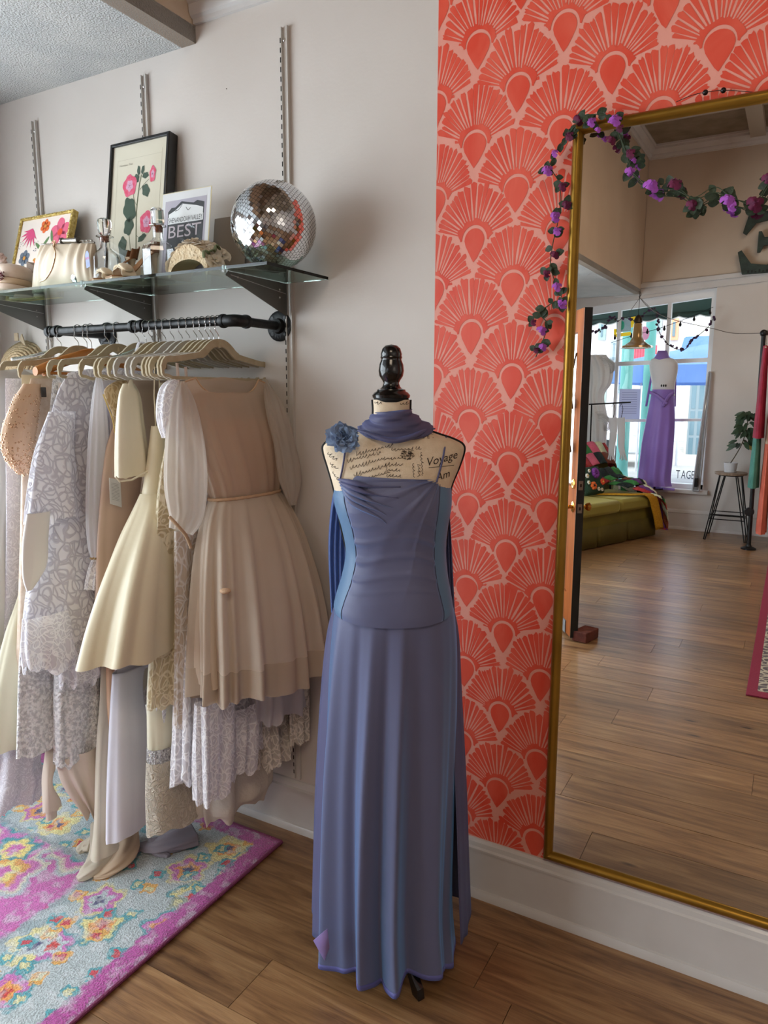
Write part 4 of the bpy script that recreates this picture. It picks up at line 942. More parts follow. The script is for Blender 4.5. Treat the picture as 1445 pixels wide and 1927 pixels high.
# G8 champagne beaded --------------------------------------------------------
g = garment('beaded_champagne_dress', 'champagne satin dress with rose-gold beadwork on the cap sleeve, on a wooden hanger', -2.056)
X = -2.056
gmesh(garment_mb([(712, 58, X, -.04, .008, 0), (760, 48, X, -.05, .02, .1), (900, 40, X, -.05, .03, .3), (1000, 38, X, -.05, .035, .4), (1300, 30, X, -.06, .04, .6)], 44, 120, 91, (.002, .008), (5, 9, 14)), 'dress_body', mat('champagne_tulle', 'D5C4B4', .7, col2='C6AF9A', nscale=60), g)
gmesh(garment_mb([(722, 44, X+.03, 76, .012, .0), (760, 22, X+.04, 74, .022, .2), (820, 3, X+.05, 66, .03, .4), (865, 12, X+.05, 56, .028, .4), (892, 36, X+.045, 52, .012, .2)], 40, 110, 92, (.002, .006), (4, 7, 11), hem=.004), 'cap_sleeve', champ, g)
bd = MB(); rb = random.Random(3); sl_r = garment_mb([(722, 44, X+.03, 76, .012, .0), (760, 22, X+.04, 74, .022, .2), (820, 3, X+.05, 66, .03, .4), (865, 12, X+.05, 56, .028, .4), (892, 36, X+.045, 52, .012, .2)], 40, 110, 92, (.002, .006), (4, 7, 11), hem=.004)
for i in range(700):
    a = int(min(39, abs(rb.gauss(29, 5)))) if i < 520 else int(rb.uniform(6, 18)); j = int(rb.uniform(2, 108)); bd.ball(sl_r[a][j]+Vector((0, 0, rb.uniform(-.003, .003))), rb.uniform(.0014, .003), 6, 4)
bd.build('beadwork', beadm, g, kind='stuff')
# buckle clip
MB().box(aX(82, 738, X+.05), (.004, .018, .03)).build('clip', mat('dark_buckle', '4A4642', .3, .6), g, bevel=.002)

# G9..G11 left edge ----------------------------------------------------------
g = garment('grey_gown', 'pale grey crepe gown with gathered skirt at the far left end of the rail', -2.209)
X = -2.209
gmesh(garment_mb([(698, -8, X, -.03, .010, 0), (760, -14, X, -.04, .03, .1), (900, -4, X, -.05, .04, .2), (915, -4, X, -.05, .041, .2)], 34, 120, 101, (.002, .004), (5, 9, 14), top=(.02, .5, .03), hem=0), 'bodice', greyg, g)
gmesh(garment_mb([(912, -4, X, -.05, .041, .2), (1000, -20, X+.01, -.05, .06, .8), (1150, -34, X+.02, -.05, .075, 1), (1320, -44, X+.02, -.06, .09, 1.1)], 44, 160, 102, (.005, .012), (9, 14, 22)), 'skirt', greyg, g)
g = garment('ivory_gown', 'ivory crepe gown, its diagonal skirt edge showing between the grey gown and the lace', -2.12)
X = -2.11
gmesh(garment_mb([(705, 40, X, -.04, .006, 0), (900, 46, X, -.05, .02, .2), (1080, 44, X, -.05, .03, .4), (1200, 14, X+.02, -.06, .05, .8), (1300, -8, X+.03, -.06, .06, .9), (1425, -28, X+.03, -.06, .07, 1)], 50, 130, 103, (.003, .014), (4, 7, 12)), 'gown_body', ivcr, g)
g = garment('eyelet_skirt', 'white eyelet cotton skirt with scalloped edge brushing the rug at the left', -2.16, 1.4, 'skirt')
X = -2.15
gmesh(garment_mb([(712, 10, X, -.04, .006, 0), (1100, 10, X, -.06, .03, .4), (1420, -10, X+.02, 84, .05, .8), (1500, -28, X+.03, 80, .06, 1), (1540, -40, X+.03, 72, .06, 1)], 44, 150, 104, (.003, .014), (4, 7, 12), hem=.012, hemk=2, scallop=.004), 'skirt_body', eyel, g)

# G14 ivory chiffon with train ------------------------------------------------
g = garment('chiffon_gown', 'ivory chiffon gown over peach, its train puddled on the pink rug', -1.845)
X = -1.84
gmesh(garment_mb([(720, 190, X, -.16, .004, 0), (1240, 190, X, -.16, .014, .3), (1400, 183, X+.02, 214, .018, .6), (1550, 178, X+.05, 214, .02, .8), (1620, 172, X+.08, 222, .03, .8)], 60, 90, 111, (.002, .006), (3, 5, 8), hem=0), 'gown_body', ichif, g)
gmesh(garment_mb([(1240, 200, X+.01, 222, .012, .2), (1400, 204, X+.03, 224, .012, .3), (1560, 206, X+.055, 228, .014, .3)], 30, 60, 112, (.001, .003)), 'underlayer', peach, g)
def puddle(path, rad, hts, name, m_, parent, seed=0, amp=.2, n=40, mm=48):
    P = crom([(p.x, p.y, 0) for p in path], n); Q = crom([(r, h_) for r, h_ in zip(rad, hts)], n); rr = []; rd = random.Random(seed); ph = rd.uniform(0, 6)
    for i in range(n):
        a = Vector(P[max(i-1, 0)]); b = Vector(P[min(i+1, n-1)]); t = (b-a).normalized(); u = Vector((-t.y, t.x, 0)); ring = []
        for j in range(mm):
            q = 2*PI*j/mm; r, h_ = Q[i]; w_ = 1+amp*math.sin(5*q+ph+i*.12)+amp*.5*math.sin(9*q+ph*2-i*.2)
            ring.append(Vector(P[i])+u*(math.cos(q)*r*w_)+Vector((0, 0, max(.006, .012+h_*.5*(1+math.sin(q)*w_)))))
        rr.append(ring)
    return MB().rings(rr, True, (True, True)).build(name, m_, parent, angle=180)
puddle([aZ(205, 1590), aZ(196, 1625), aZ(178, 1645), aZ(160, 1658), aZ(146, 1664)], [.05, .045, .034, .026, .010], [.10, .07, .04, .03, .014], 'train', ichif, g, 1, .12)
puddle([aZ(222, 1585), aZ(232, 1612), aZ(222, 1636), aZ(196, 1652), aZ(176, 1660)], [.05, .050, .042, .03, .012], [.10, .07, .04, .02, .012], 'train', mat('peach_chiffon_train', 'DCC3A8', .7, alpha=.9, translucent=.3), g, 2, .12)
puddle([aZ(176, 1608), aZ(160, 1606), aZ(146, 1612)], [.028, .024, .012], [.05, .03, .015], 'train', ichif, g, 3, .15)

# G15 white satin sheath -------------------------------------------------------
g = garment('white_satin_gown', 'smooth white satin gown panel hanging nearly to the rug beside the ivory train', -1.80)
X = -1.79
gmesh(garment_mb([(720, 205, X, -.04, .005, 0), (1230, 216, X, -.06, .02, .2), (1275, 212, X+.03, 276, .022, .2), (1400, 206, X+.06, 278, .03, .4), (1500, 202, X+.08, 284, .034, .6), (1588, 200, X+.09, 284, .034, .7)], 60, 110, 121, (.003, .008), (3, 5, 8), hem=.004, hemk=3), 'gown_body', wsat, g)

# G16 soutache gown + band + lavender train ----------------------------------
g = garment('soutache_gown', 'ivory gown with sequinned band and cream soutache-embroidered lower skirt', -1.60)
X = -1.60
gmesh(garment_mb([(720, 300, X, -.04, .005, 0), (1100, 290, X, -.06, .02, .2), (1280, 280, X+.01, 345, .03, .4), (1425, 280, X+.03, 350, .036, .3)], 44, 100, 131, (.002, .005), (3, 5, 8), hem=.006), 'upper_skirt', ivcr, g)
gmesh(garment_mb([(1412, 281, X+.032, 350, .038, .3), (1440, 281, X+.034, 351, .040, .3)], 10, 140, 132, (.004, .004), (13, 21, 33), hem=.004, hemk=11), 'sequin_band', mat('grey_sequin_band', '8E8B8B', .3, .4, col2='D8D6D4', nscale=160, bump=1, bscale=200), g)
gmesh(garment_mb([(1438, 280, X+.034, 352, .039, .3), (1500, 280, X+.036, 360, .044, .5), (1572, 284, X+.04, 370, .05, .6)], 34, 120, 133, (.002, .006), (3, 5, 8), hem=.008, hemk=3), 'lower_skirt', clace, g)
g = garment('lavender_train', 'lavender-grey chiffon train spread on the rug under the embroidered ivory gown', -1.6, 0.02, 'dress train')
g.location = aZ(310, 1600); g.location.z = .012
puddle([aZ(255, 1600), aZ(290, 1606), aZ(330, 1600), aZ(366, 1588)], [.012, .035, .05, .05], [.01, .03, .05, .05], 'cloth_fold', lavg, g, 5, .10)
puddle([aZ(288, 1598), aZ(300, 1612), aZ(318, 1620)], [.03, .025, .008], [.03, .02, .01], 'cloth_fold', lavg, g, 6, .1)
# puffy ivory hem at the wall
g = garment('ruched_gown', 'bunched ivory satin gown hem close to the baseboard, behind the scalloped white lace', -1.53, .2)
X = -1.53
gmesh(garment_mb([(760, 350, X, -.04, .005, 0), (1300, 380, X, -.05, .02, .3), (1430, 385, X+.02, -.05, .06, .9), (1520, 374, X+.03, -.06, .085, 1.2), (1548, 382, X+.03, -.08, .07, 1)], 44, 140, 141, (.004, .016), (5, 9, 14), hem=.012), 'gown_body', mat('ruched_ivory', 'CFC6BA', .6, bump=.8, bscale=28), g)

# ------------------------------------------------------------------ rug
rugm = bpy.data.materials.new('rug_pile'); rugm.use_nodes = True
def rug_material(m):
    N = m.node_tree.nodes; L = m.node_tree.links; b = N['Principled BSDF']; b.inputs['Roughness'].default_value = .95; b.inputs['Sheen Weight'].default_value = .3
    tc = N.new('ShaderNodeTexCoord'); nz = N.new('ShaderNodeTexNoise'); nz.inputs['Scale'].default_value = 42; nz.inputs['Detail'].default_value = 5; L.new(tc.outputs['Object'], nz.inputs['Vector'])
    # knotty wobble of the coordinates
    wob = N.new('ShaderNodeVectorMath'); wob.operation = 'SCALE'; wob.inputs[3].default_value = .050
    sb = N.new('ShaderNodeVectorMath'); sb.operation = 'SUBTRACT'; sb.inputs[1].default_value = (.5, .5, .5); L.new(nz.outputs['Color'], sb.inputs[0]); L.new(sb.outputs[0], wob.inputs[0])
    P = N.new('ShaderNodeVectorMath'); L.new(tc.outputs['Object'], P.inputs[0]); L.new(wob.outputs[0], P.inputs[1])
    sx = N.new('ShaderNodeSeparateXYZ'); L.new(P.outputs[0], sx.inputs[0])
    def math_(op, a, b_=None, c=None):
        n = N.new('ShaderNodeMath'); n.operation = op
        for i, q in enumerate((a, b_, c)):
            if q is None: continue
            if isinstance(q, (int, float)): n.inputs[i].default_value = q
            else: L.new(q, n.inputs[i])
        return n.outputs[0]
    def mix(f, a, b_):
        n = N.new('ShaderNodeMixRGB'); L.new(f, n.inputs[0])
        for i, q in ((1, a), (2, b_)):
            if isinstance(q, str): n.inputs[i].default_value = lin(q)
            else: L.new(q, n.inputs[i])
        return n.outputs[0]
    def step(v, e, w_=.004): n = N.new('ShaderNodeMapRange'); L.new(v, n.inputs[0]); n.inputs[1].default_value = e-w_; n.inputs[2].default_value = e+w_; return n.outputs[0]
    X, Y = sx.outputs[0], sx.outputs[1]      # object space: x from the right edge (0) to the left (-), y from the wall edge
    nb = N.new('ShaderNodeTexNoise'); nb.inputs['Scale'].default_value = 3.2; nb.inputs['Detail'].default_value = 3; L.new(P.outputs[0], nb.inputs['Vector'])
    base = mix(step(nb.outputs['Fac'], .60, .03), 'C060A6', '8F99A2')
    def flowers(scale, cols, rad, seed, col_in, pet=6, jitter=.9):
        nonlocal base
        mp = N.new('ShaderNodeMapping'); mp.inputs['Location'].default_value = (seed*1.37, seed*.71, 0); L.new(P.outputs[0], mp.inputs[0])
        v = N.new('ShaderNodeTexVoronoi'); v.voronoi_dimensions = '2D'; v.inputs['Scale'].default_value = scale; v.inputs['Randomness'].default_value = jitter; L.new(mp.outputs[0], v.inputs['Vector'])
        # petals from the local angle
        s2 = N.new('ShaderNodeVectorMath'); s2.operation = 'SCALE'; s2.inputs[3].default_value = 1; L.new(mp.outputs[0], s2.inputs[0])
        df = N.new('ShaderNodeVectorMath'); df.operation = 'SUBTRACT'; L.new(s2.outputs[0], df.inputs[0]); L.new(v.outputs['Position'], df.inputs[1])
        sp = N.new('ShaderNodeSeparateXYZ'); L.new(df.outputs[0], sp.inputs[0])
        an = math_('ARCTAN2', sp.outputs[1], sp.outputs[0]); pt = math_('MULTIPLY', math_('SINE', math_('MULTIPLY', an, pet)), .16)
        dist = math_('MULTIPLY', v.outputs['Distance'], math_('ADD', 1.0, pt))
        sc = N.new('ShaderNodeSeparateColor'); L.new(v.outputs['Color'], sc.inputs[0])
        for k, (r_, c_) in enumerate(zip(rad, cols)):
            f = math_('SUBTRACT', 1.0, step(dist, r_, .02))
            if isinstance(c_, tuple): c_ = mix(step(sc.outputs[k % 3], .5, .01), c_[0], c_[1])
            base = mix(f, base, c_)
    flowers(3.0, ('A9B4BA', 'CFC8B4', 'C56CAE', ('D79A4E', '3B8D9A'), 'E0CE7C', ('C7352F', 'C45FA8')), (.40, .35, .30, .22, .15, .08), 1, None, 6)
    field = base
    # pale border field
    base = mix(step(nb.outputs['Fac'], .52, .03), 'AEB8BA', '93A3A8')
    flowers(5.2, (('5E98A2', 'D2C890'), ('D8CE8C', 'C46BB0'), ('E09A4E', 'B4BFC2'), ('C7352F', '4C4A74')), (.34, .27, .18, .09), 3, None, 5)
    flowers(11, (('D9A24E', '4D9AA4'), ('C23F4C', 'D0CB9A')), (.26, .13), 5, None, 4)
    border = base
    ux = math_('ABSOLUTE', X); uy = math_('ABSOLUTE', Y); d = math_('MINIMUM', ux, uy)
    c = mix(math_('SUBTRACT', 1, step(d, .40, .015)), field, border)
    c = mix(math_('MULTIPLY', step(d, .385, .004), math_('SUBTRACT', 1, step(d, .40, .004))), c, '8F9AA0')
    c = mix(math_('SUBTRACT', 1, step(d, .062, .006)), c, 'B14C97')
    c = mix(math_('SUBTRACT', 1, step(d, .012, .003)), c, '96347C')
    # worn flecks
    n3 = N.new('ShaderNodeTexNoise'); n3.inputs['Scale'].default_value = 210; n3.inputs['Detail'].default_value = 2; L.new(tc.outputs['Object'], n3.inputs['Vector'])
    n4 = N.new('ShaderNodeTexNoise'); n4.inputs['Scale'].default_value = 26; n4.inputs['Detail'].default_value = 5; L.new(tc.outputs['Object'], n4.inputs['Vector'])
    c = mix(math_('MULTIPLY', step(n4.outputs['Fac'], .57, .06), .45), c, 'C9CDD0')
    mu = N.new('ShaderNodeMixRGB'); mu.blend_type = 'MULTIPLY'; mu.inputs[0].default_value = .7; L.new(c, mu.inputs[1])
    rr = N.new('ShaderNodeMapRange'); L.new(n3.outputs['Fac'], rr.inputs[0]); rr.inputs[1].default_value = .3; rr.inputs[2].default_value = .6; rr.inputs[3].default_value = .55; rr.inputs[4].default_value = 1.15
    L.new(rr.outputs[0], mu.inputs[2]); L.new(mu.outputs[0], b.inputs['Base Color'])
    bp = N.new('ShaderNodeBump'); bp.inputs['Strength'].default_value = .9; bp.inputs['Distance'].default_value = .006; L.new(n3.outputs['Fac'], bp.inputs['Height']); L.new(bp.outputs[0], b.inputs['Normal'])
rug_material(rugm)
RX, RY0 = -1.398, -.098
gx, gy = 60, 90; mb = MB(); rows = []
for i in range(gx+1):
    row = []
    for j in range(gy+1):
        x = RX-(1.40*i/gx); y = RY0-2.3*j/gy; z = .0125 if 0 < i < gx and 0 < j < gy else .0085
        row.append((x, y, z))
    rows.append(row)
ro = MB().rings(rows, False)
ro.add([(RX, RY0, .0085), (RX, RY0-2.3, .0085), (RX, RY0-2.3, .0005), (RX, RY0, .0005)], [(0, 1, 2, 3)])
ro.add([(RX, RY0, .0085), (RX-1.4, RY0, .0085), (RX-1.4, RY0, .0005), (RX, RY0, .0005)], [(3, 2, 1, 0)])
rg = ro.build('floral_rug', rugm, None, origin=(RX, RY0, 0), label='pink, grey and teal floral rug under the clothes rail', cat='rug')
pts = [(RX+.002, RY0-.0, .007), (RX+.002, RY0-2.3, .007)]
MB().tube(cpath(pts, 60), .0055, 8).build('bound_edge', mat('rug_binding', '7E3A5E', .9, bump=.6, bscale=200), rg)
MB().tube(cpath([(RX, RY0, .007), (RX-1.4, RY0, .007)], 60), .0055, 8).build('bound_edge', mat('rug_binding'), rg)

# ------------------------------------------------------------------ things on the shelf
def onshelf(px, Y): return Vector((aY(px, 500, Y).x, Y, SZ))
tile = mat('mirror_tile', 'DADDE0', .05, 1); grout = mat('tile_grout', '6B6660', .8)
def mirror_ball(c, r, name, label, ts, axis, hide_top=True):
    b = thing(name, (c.x, c.y, c.z-r), label, 'mirror ball', None)
    MB().ball(c, r*.985, 48, 30).build('core', grout, b, angle=180)
    Q = Vector((0, 0, 1)).rotation_difference(Vector(axis)).to_matrix(); mb = MB(); rn = random.Random(int(r*1000))
    nl = int(PI*r/ts)
    for i in range(nl):
        la = -PI/2+PI*(i+.5)/nl; n_ = max(3, int(2*PI*r*math.cos(la)/ts))
        for j in range(n_):
            lo = 2*PI*(j+.5*(i % 2))/n_; nn = Vector((math.cos(la)*math.cos(lo), math.cos(la)*math.sin(lo), math.sin(la)))
            e = Vector((-math.sin(lo), math.cos(lo), 0)); u = nn.cross(e)
            nj = (nn+e*rn.gauss(0, .012)+u*rn.gauss(0, .012)).normalized(); e2 = (e-nj*e.dot(nj)).normalized(); u2 = nj.cross(e2); h = ts*.455
            P = [Q @ (nn*r+e2*(a*h)+u2*(d*h)) for a, d in ((-1, -1), (1, -1), (1, 1), (-1, 1))]
            P2 = [p+Q @ (nj*-.0015) for p in P]
            mb.add([p+c for p in P+P2], [(0, 1, 2, 3), (0, 4, 5, 1), (1, 5, 6, 2), (2, 6, 7, 3), (3, 7, 4, 0)])
    mb.build('mirror_tiles', tile, b, smooth=False, kind='stuff')
    return b
# find the depth where the ball's foot rests on the shelf
def fit_ball(px, py, rp):
    best = None
    for k in range(60):
        Y = -.05-k*.005; c = aY(px, py, Y); r = rp/F_PX*(c-CAMP).dot(FWD)*.985
        e = abs(c.z-r-SZ)
        if best is None or e < best[0]: best = (e, c, r)
    return best[1], best[2]
c, r = fit_ball(515, 425, 81); c.z = SZ+r; c.y = min(c.y, -r-.006)
c = c if True else c
mirror_ball(c, r, 'mirror_ball', 'large mirror ball at the right end of the glass shelf', .0100, (-.55, -.55, .62))
c, r = fit_ball(151, 521, 18.5); c.z = SZ+r
mirror_ball(c, r, 'mirror_ball', 'small mirror ball at the shelf edge beside the ivory clutch bag', .0072, (.2, -.3, .9))

# black botanical frame, leaning on the wall
def leaning(name, tl, tr, bl, depth, base_y, label, cat, fm, w_f, group=None, top_y=-.035, front_extra=0):
    """corner pixels of the front face -> a leaning board; returns T (local xy on the front face), w, h and the thing"""
    zt = None
    pbl = aZ(*bl, SZ) if False else None
    B = onshelf(bl[0], base_y)
    TL = aY(*tl, top_y); TR = aY(*tr, top_y)
    w_ = abs(TR.x-TL.x); x0 = (TL.x+B.x)/2
    o = Vector((TL.x, base_y, SZ)); up = Vector((0, top_y-base_y, TL.z-SZ)); h_ = up.length
    T = frame_T(o, (1, 0, 0), up)
    t = thing(name, (o.x+w_/2, base_y, SZ), label, cat, group)
    return T, w_, h_, t
bf = mat('black_frame_gloss', '0A0A0C', .25, coat=.3)
T, W_, H_, t = leaning('botanical_frame', (209, 273), (320, 240), (224, 520), .03, -.105, 'tall black frame with a botanical print of pink mallow flowers, leaning on the wall', 'picture frame', bf, .014)
def rails(T, w, h, fw_, dp, m, t, name='frame_rail', front=.004, prof=None):
    """four mitred rails; front face at local z=front, going back dp"""
    cs = [((0, 0), (w, 0), (0, 1)), ((w, 0), (w, h), (-1, 0)), ((w, h), (0, h), (0, -1)), ((0, h), (0, 0), (1, 0))]
    pr = prof or [(0, -dp), (0, front*.4), (fw_*.15, front), (fw_*.85, front), (fw_, front*.4), (fw_, -.004)]
    for a, b_, inn in cs:
        d = Vector((b_[0]-a[0], b_[1]-a[1], 0)).normalized(); n_ = Vector((inn[0], inn[1], 0))
        MB().rings([[T @ (Vector((a[0], a[1], 0))+n_*p+d*p+Vector((0, 0, q))) for p, q in pr], [T @ (Vector((b_[0], b_[1], 0))+n_*p-d*p+Vector((0, 0, q))) for p, q in pr]], True, (True, True)).build(name, m, t, smooth=False, bevel=.0008)
rails(T, W_, H_, .012, .034, bf, t)
def flat(T, poly, z, name, m, t): return MB().add([T @ Vector((x, y, z)) for x, y in poly], [tuple(range(len(poly)))]).build(name, m, t, smooth=False)
def rect(a, b, c, d): return [(a, b), (c, b), (c, d), (a, d)]
flat(T, rect(.008, .008, W_-.008, H_-.008), -.004, 'print_paper', mat('aged_paper', 'DDD3C2', .7, col2='D4C8B4', nscale=3), t)
pr_ = MB()
for r_ in (rect(.035, .03, .0357, H_-.06), rect(W_-.035, .03, W_-.0343, H_-.045), rect(.035, H_-.06, W_-.035, H_-.0595)): pr_.add([T @ Vector((x, y, -.0035)) for x, y in r_], [(0, 1, 2, 3)])
pr_.build('plate_line', mat('grey_line', 'A79B88', .8), t, smooth=False, kind='stuff')
uv = lambda u, v: (W_*u, H_*v)
stemm = mat('print_stem', '5E6247', .8); leafp = mat('print_leaf', '46584A', .8, col2='3C4D40', nscale=60); pinkp = mat('print_pink', 'DC4468', .8, col2='E06A88', nscale=90); pinkc = mat('print_pink_centre', 'D9A3BE', .8)
def pline(T, pts, wd, z, name, m, t):
    mb = MB(); P = crom([(*p, 0) for p in pts], 16); rr = []
    for i in range(16):
        a = P[max(0, i-1)]; b_ = P[min(15, i+1)]; dx, dy = b_[0]-a[0], b_[1]-a[1]; n_ = math.hypot(dx, dy) or 1
        rr.append([T @ Vector((P[i][0]-dy/n_*wd/2, P[i][1]+dx/n_*wd/2, z)), T @ Vector((P[i][0]+dy/n_*wd/2, P[i][1]-dx/n_*wd/2, z))])
    return mb.rings(rr, False).build(name, m, t, smooth=False)
pline(T, [uv(.53, .02), uv(.53, .25), uv(.50, .5), uv(.52, .68), uv(.55, .76)], .0035, -.0032, 'printed_stem', stemm, t)
for q in ([uv(.50, .56), uv(.45, .6), uv(.42, .66)], [uv(.53, .66), uv(.62, .7), uv(.68, .72)], [uv(.53, .16), uv(.45, .24), uv(.38, .4)], [uv(.53, .13), uv(.42, .17), uv(.36, .2)], [uv(.52, .36), uv(.6, .34), uv(.64, .4)]): pline(T, q, .0016, -.0032, 'printed_stem', stemm, t)
def blob(cx, cy, rx, ry, rot, lobes, amp, n_=36, seed=0):
    rd = random.Random(seed); ph = rd.uniform(0, 6); out = []
    for i in range(n_):
        a = 2*PI*i/n_; k = 1+amp*math.sin(lobes*a+ph)+rd.uniform(-.03, .03); x = rx*k*math.cos(a); y = ry*k*math.sin(a)
        out.append((cx+x*math.cos(rot)-y*math.sin(rot), cy+x*math.sin(rot)+y*math.cos(rot)))
    return out
for i, (u, v, rx, ry, ro_) in enumerate(((.38, .54, .028, .042, .3), (.38, .43, .022, .03, -.2), (.29, .30, .019, .032, 0), (.36, .21, .035, .028, .3), (.32, .13, .032, .026, -.3), (.64, .65, .016, .022, .5), (.50, .79, .007, .016, .1), (.57, .79, .007, .014, -.2), (.47, .74, .012, .015, .4), (.62, .75, .014, .01, 0), (.62, .34, .02, .01, .5))):
    flat(T, blob(*uv(u, v), rx, ry, ro_, 5, .10, seed=i), -.003, 'printed_leaf', leafp, t)
for i, (u, v, rx, ry) in enumerate(((.36, .70, .032, .036), (.68, .44, .030, .036), (.74, .75, .014, .026))):
    flat(T, blob(*uv(u, v), rx, ry, 0, 5, .08, 40, seed=20+i), -.0028, 'printed_flower', pinkp, t); flat(T, blob(*uv(u, v), rx*.5, ry*.5, 0, 5, .12, 30, seed=30+i), -.0026, 'printed_flower_centre', pinkc, t)
    for k in range(5):
        a = k*1.256; cx, cy = uv(u, v); pline(T, [(cx, cy), (cx+rx*.15*math.cos(a), cy+rx*.15*math.sin(a)), (cx+rx*.32*math.cos(a+.2), cy+rx*.32*math.sin(a+.2))], .0009, -.0024, 'printed_stamen', mat('dark_violet', '54304E', .8), t)
MBt = text_mb('Malvaviscus  Tiliae', .0085, T @ Matrix.Translation((.045, H_-.078, -.0025)), 'LEFT', .2); MBt.build('printed_caption', mat('caption_ink', '7C7365', .8), t, smooth=False)
MB().add([T @ Vector((x, y, -.0018)) for x, y in rect(.01, .01, W_-.01, H_-.01)], [(0, 1, 2, 3)]).build('glazing', glassm, t, smooth=False)
MB().prism([T @ Vector((x, y, -.006)) for x, y in rect(.004, .004, W_-.004, H_-.004)], T.to_3x3() @ Vector((0, 0, -.006))).build('back_board', mat('backing', '5C5044', .8), t, smooth=False)

# small gold frame with a painted floral
gf = mat('bright_gold_leaf', 'B89A4C', .35, .7, col2='D8C07A', nscale=80, bump=.8, bscale=120)
T, W_, H_, t = leaning('painted_flower_picture', (40, 412), (140, 397), (20, 520), .02, -.135, 'small ornate gold frame with pink, orange and green painted flowers', 'picture frame', gf, .012, top_y=-.045)
rails(T, W_, H_, .011, .020, gf, t)
for k in range(26):   # ribbed crest on the rails
    pass
flat(T, rect(.006, .006, W_-.006, H_-.006), -.003, 'art_paper', mat('art_cream', 'E5D8CE', .7), t)
cl = {k: mat('art_'+k, v, .75) for k, v in dict(pink='D8627E', rose='CF4A76', orange='DE6A34', red='D8452F', green='5F7D50', blue='66707E', ochre='C98B3C', dots='4E5066').items()}
def flower(T, cx, cy, r, n_, m, mc, t, z, fat=.42):
    for k in range(n_):
        a = 2*PI*k/n_+.4; flat(T, blob(cx+r*.55*math.cos(a), cy+r*.55*math.sin(a), r*.5, r*fat, a, 2, .03, 16, seed=k), z, 'painted_petal', m, t)
    flat(T, blob(cx, cy, r*.26, r*.26, 0, 4, .03, 14), z+.0003, 'painted_centre', mc, t)
uv = lambda u, v: (W_*u, H_*v)
flower(T, *uv(.80, .76), .052, 5, cl['pink'], cl['red'], t, -.0026); flower(T, *uv(.50, .86), .026, 6, cl['orange'], cl['ochre'], t, -.0024); flower(T, *uv(.20, .50), .030, 6, cl['blue'], cl['ochre'], t, -.0024)
flower(T, *uv(.28, .30), .024, 6, cl['pink'], cl['orange'], t, -.0022); flower(T, *uv(.34, .14), .026, 6, cl['red'], cl['ochre'], t, -.002)
for k in range(8):
    a = math.radians(175+k*20); cx, cy = uv(.26, .82); r_ = .065 if k not in (0, 7) else .05
    flat(T, [(cx, cy+.012), (cx+r_*.6*math.cos(a-.12), cy+r_*.6*math.sin(a-.12)), (cx+r_*math.cos(a), cy+r_*math.sin(a)), (cx+r_*.6*math.cos(a+.1), cy+r_*.6*math.sin(a+.1)), (cx+.012, cy)], -.0024+k*.00005, 'painted_petal', cl['rose'], t)
for (u, v, a) in ((.56, .66, .9), (.66, .72, 1.9), (.44, .62, 2.5), (.70, .40, 1.3), (.16, .36, .6)):
    cx, cy = uv(u, v); flat(T, blob(cx, cy, .026, .0065, a, 1, .0, 18), -.0023, 'painted_leaf', cl['green'], t)
rg_ = random.Random(4)
for k in range(26):
    u = rg_.uniform(.30, .66); v = rg_.uniform(.04, .56); cx, cy = uv(u, v); flat(T, blob(cx, cy, .0085, .0062, rg_.uniform(0, 3), 2, .05, 12, seed=k), -.0022+k*.00002, 'painted_berry', cl['orange'] if k % 3 else cl['ochre'], t)
dm = MB()
for k in range(40):
    u, v = rg_.choice([(.08, .66), (.40, .62), (.92, .50), (.12, .16)]); cx, cy = uv(u+rg_.uniform(-.05, .05), v+rg_.uniform(-.05, .07)); dm.add([T @ Vector((cx+.0016*math.cos(q), cy+.0020*math.sin(q), -.0024)) for q in [2*PI*i/8 for i in range(8)]], [tuple(range(8))])
dm.build('painted_dots', cl['dots'], t, smooth=False, kind='stuff')
MB().prism([T @ Vector((x, y, -.005)) for x, y in rect(.003, .003, W_-.003, H_-.003)], T.to_3x3() @ Vector((0, 0, -.006))).build('back_board', mat('backing'), t, smooth=False)

# award card in acrylic stand
T, W_, H_, t = leaning('award_card', (306, 366), (398, 346), (318, 515), .005, -.155, 'acrylic-held award card reading SHENANDOAH VALLEY BEST behind the floral headband', 'sign', bf, .01, top_y=-.115)
flat(T, rect(.002, .002, W_-.002, H_-.002), 0, 'card_paper', mat('card_white', 'DAD6D8', .6), t)
flat(T, rect(.016, .02, W_-.016, H_-.026), .0004, 'card_panel', mat('card_lilac', 'A9A2B2', .6, col2='B9AEB8', nscale=8), t)
dk = mat('card_black', '2B2A2E', .6); wh = mat('card_letter_white', 'E4E2E4', .6)
x0, x1 = .030, W_-.024; top = H_-.066
flat(T, [(x0, .05), (x1, .05), (x1, top+.022), (x1-.03, top+.030), (x1-.045, top+.024), (x0+.055, top+.034), (x0+.03, top+.018), (x0+.014, top+.018), (x0, top+.006)], .0007, 'emblem_ground', dk, t)
flat(T, [(x0+.004, top-.012), (x1-.004, top-.012), (x1-.004, top+.006), (x1-.03, top+.014), (x0+.06, top+.026), (x0+.03, top+.008), (x0+.004, top-.002)], .0010, 'mountain', wh, t)
for q in ([(x0+.03, top+.006), (x0+.045, top+.010), (x0+.06, top+.024)], [(x0+.075, top+.014), (x0+.085, top+.004), (x0+.095, top+.010)]): pline(T, q, .002, .0012, 'ridge_line', dk, t)
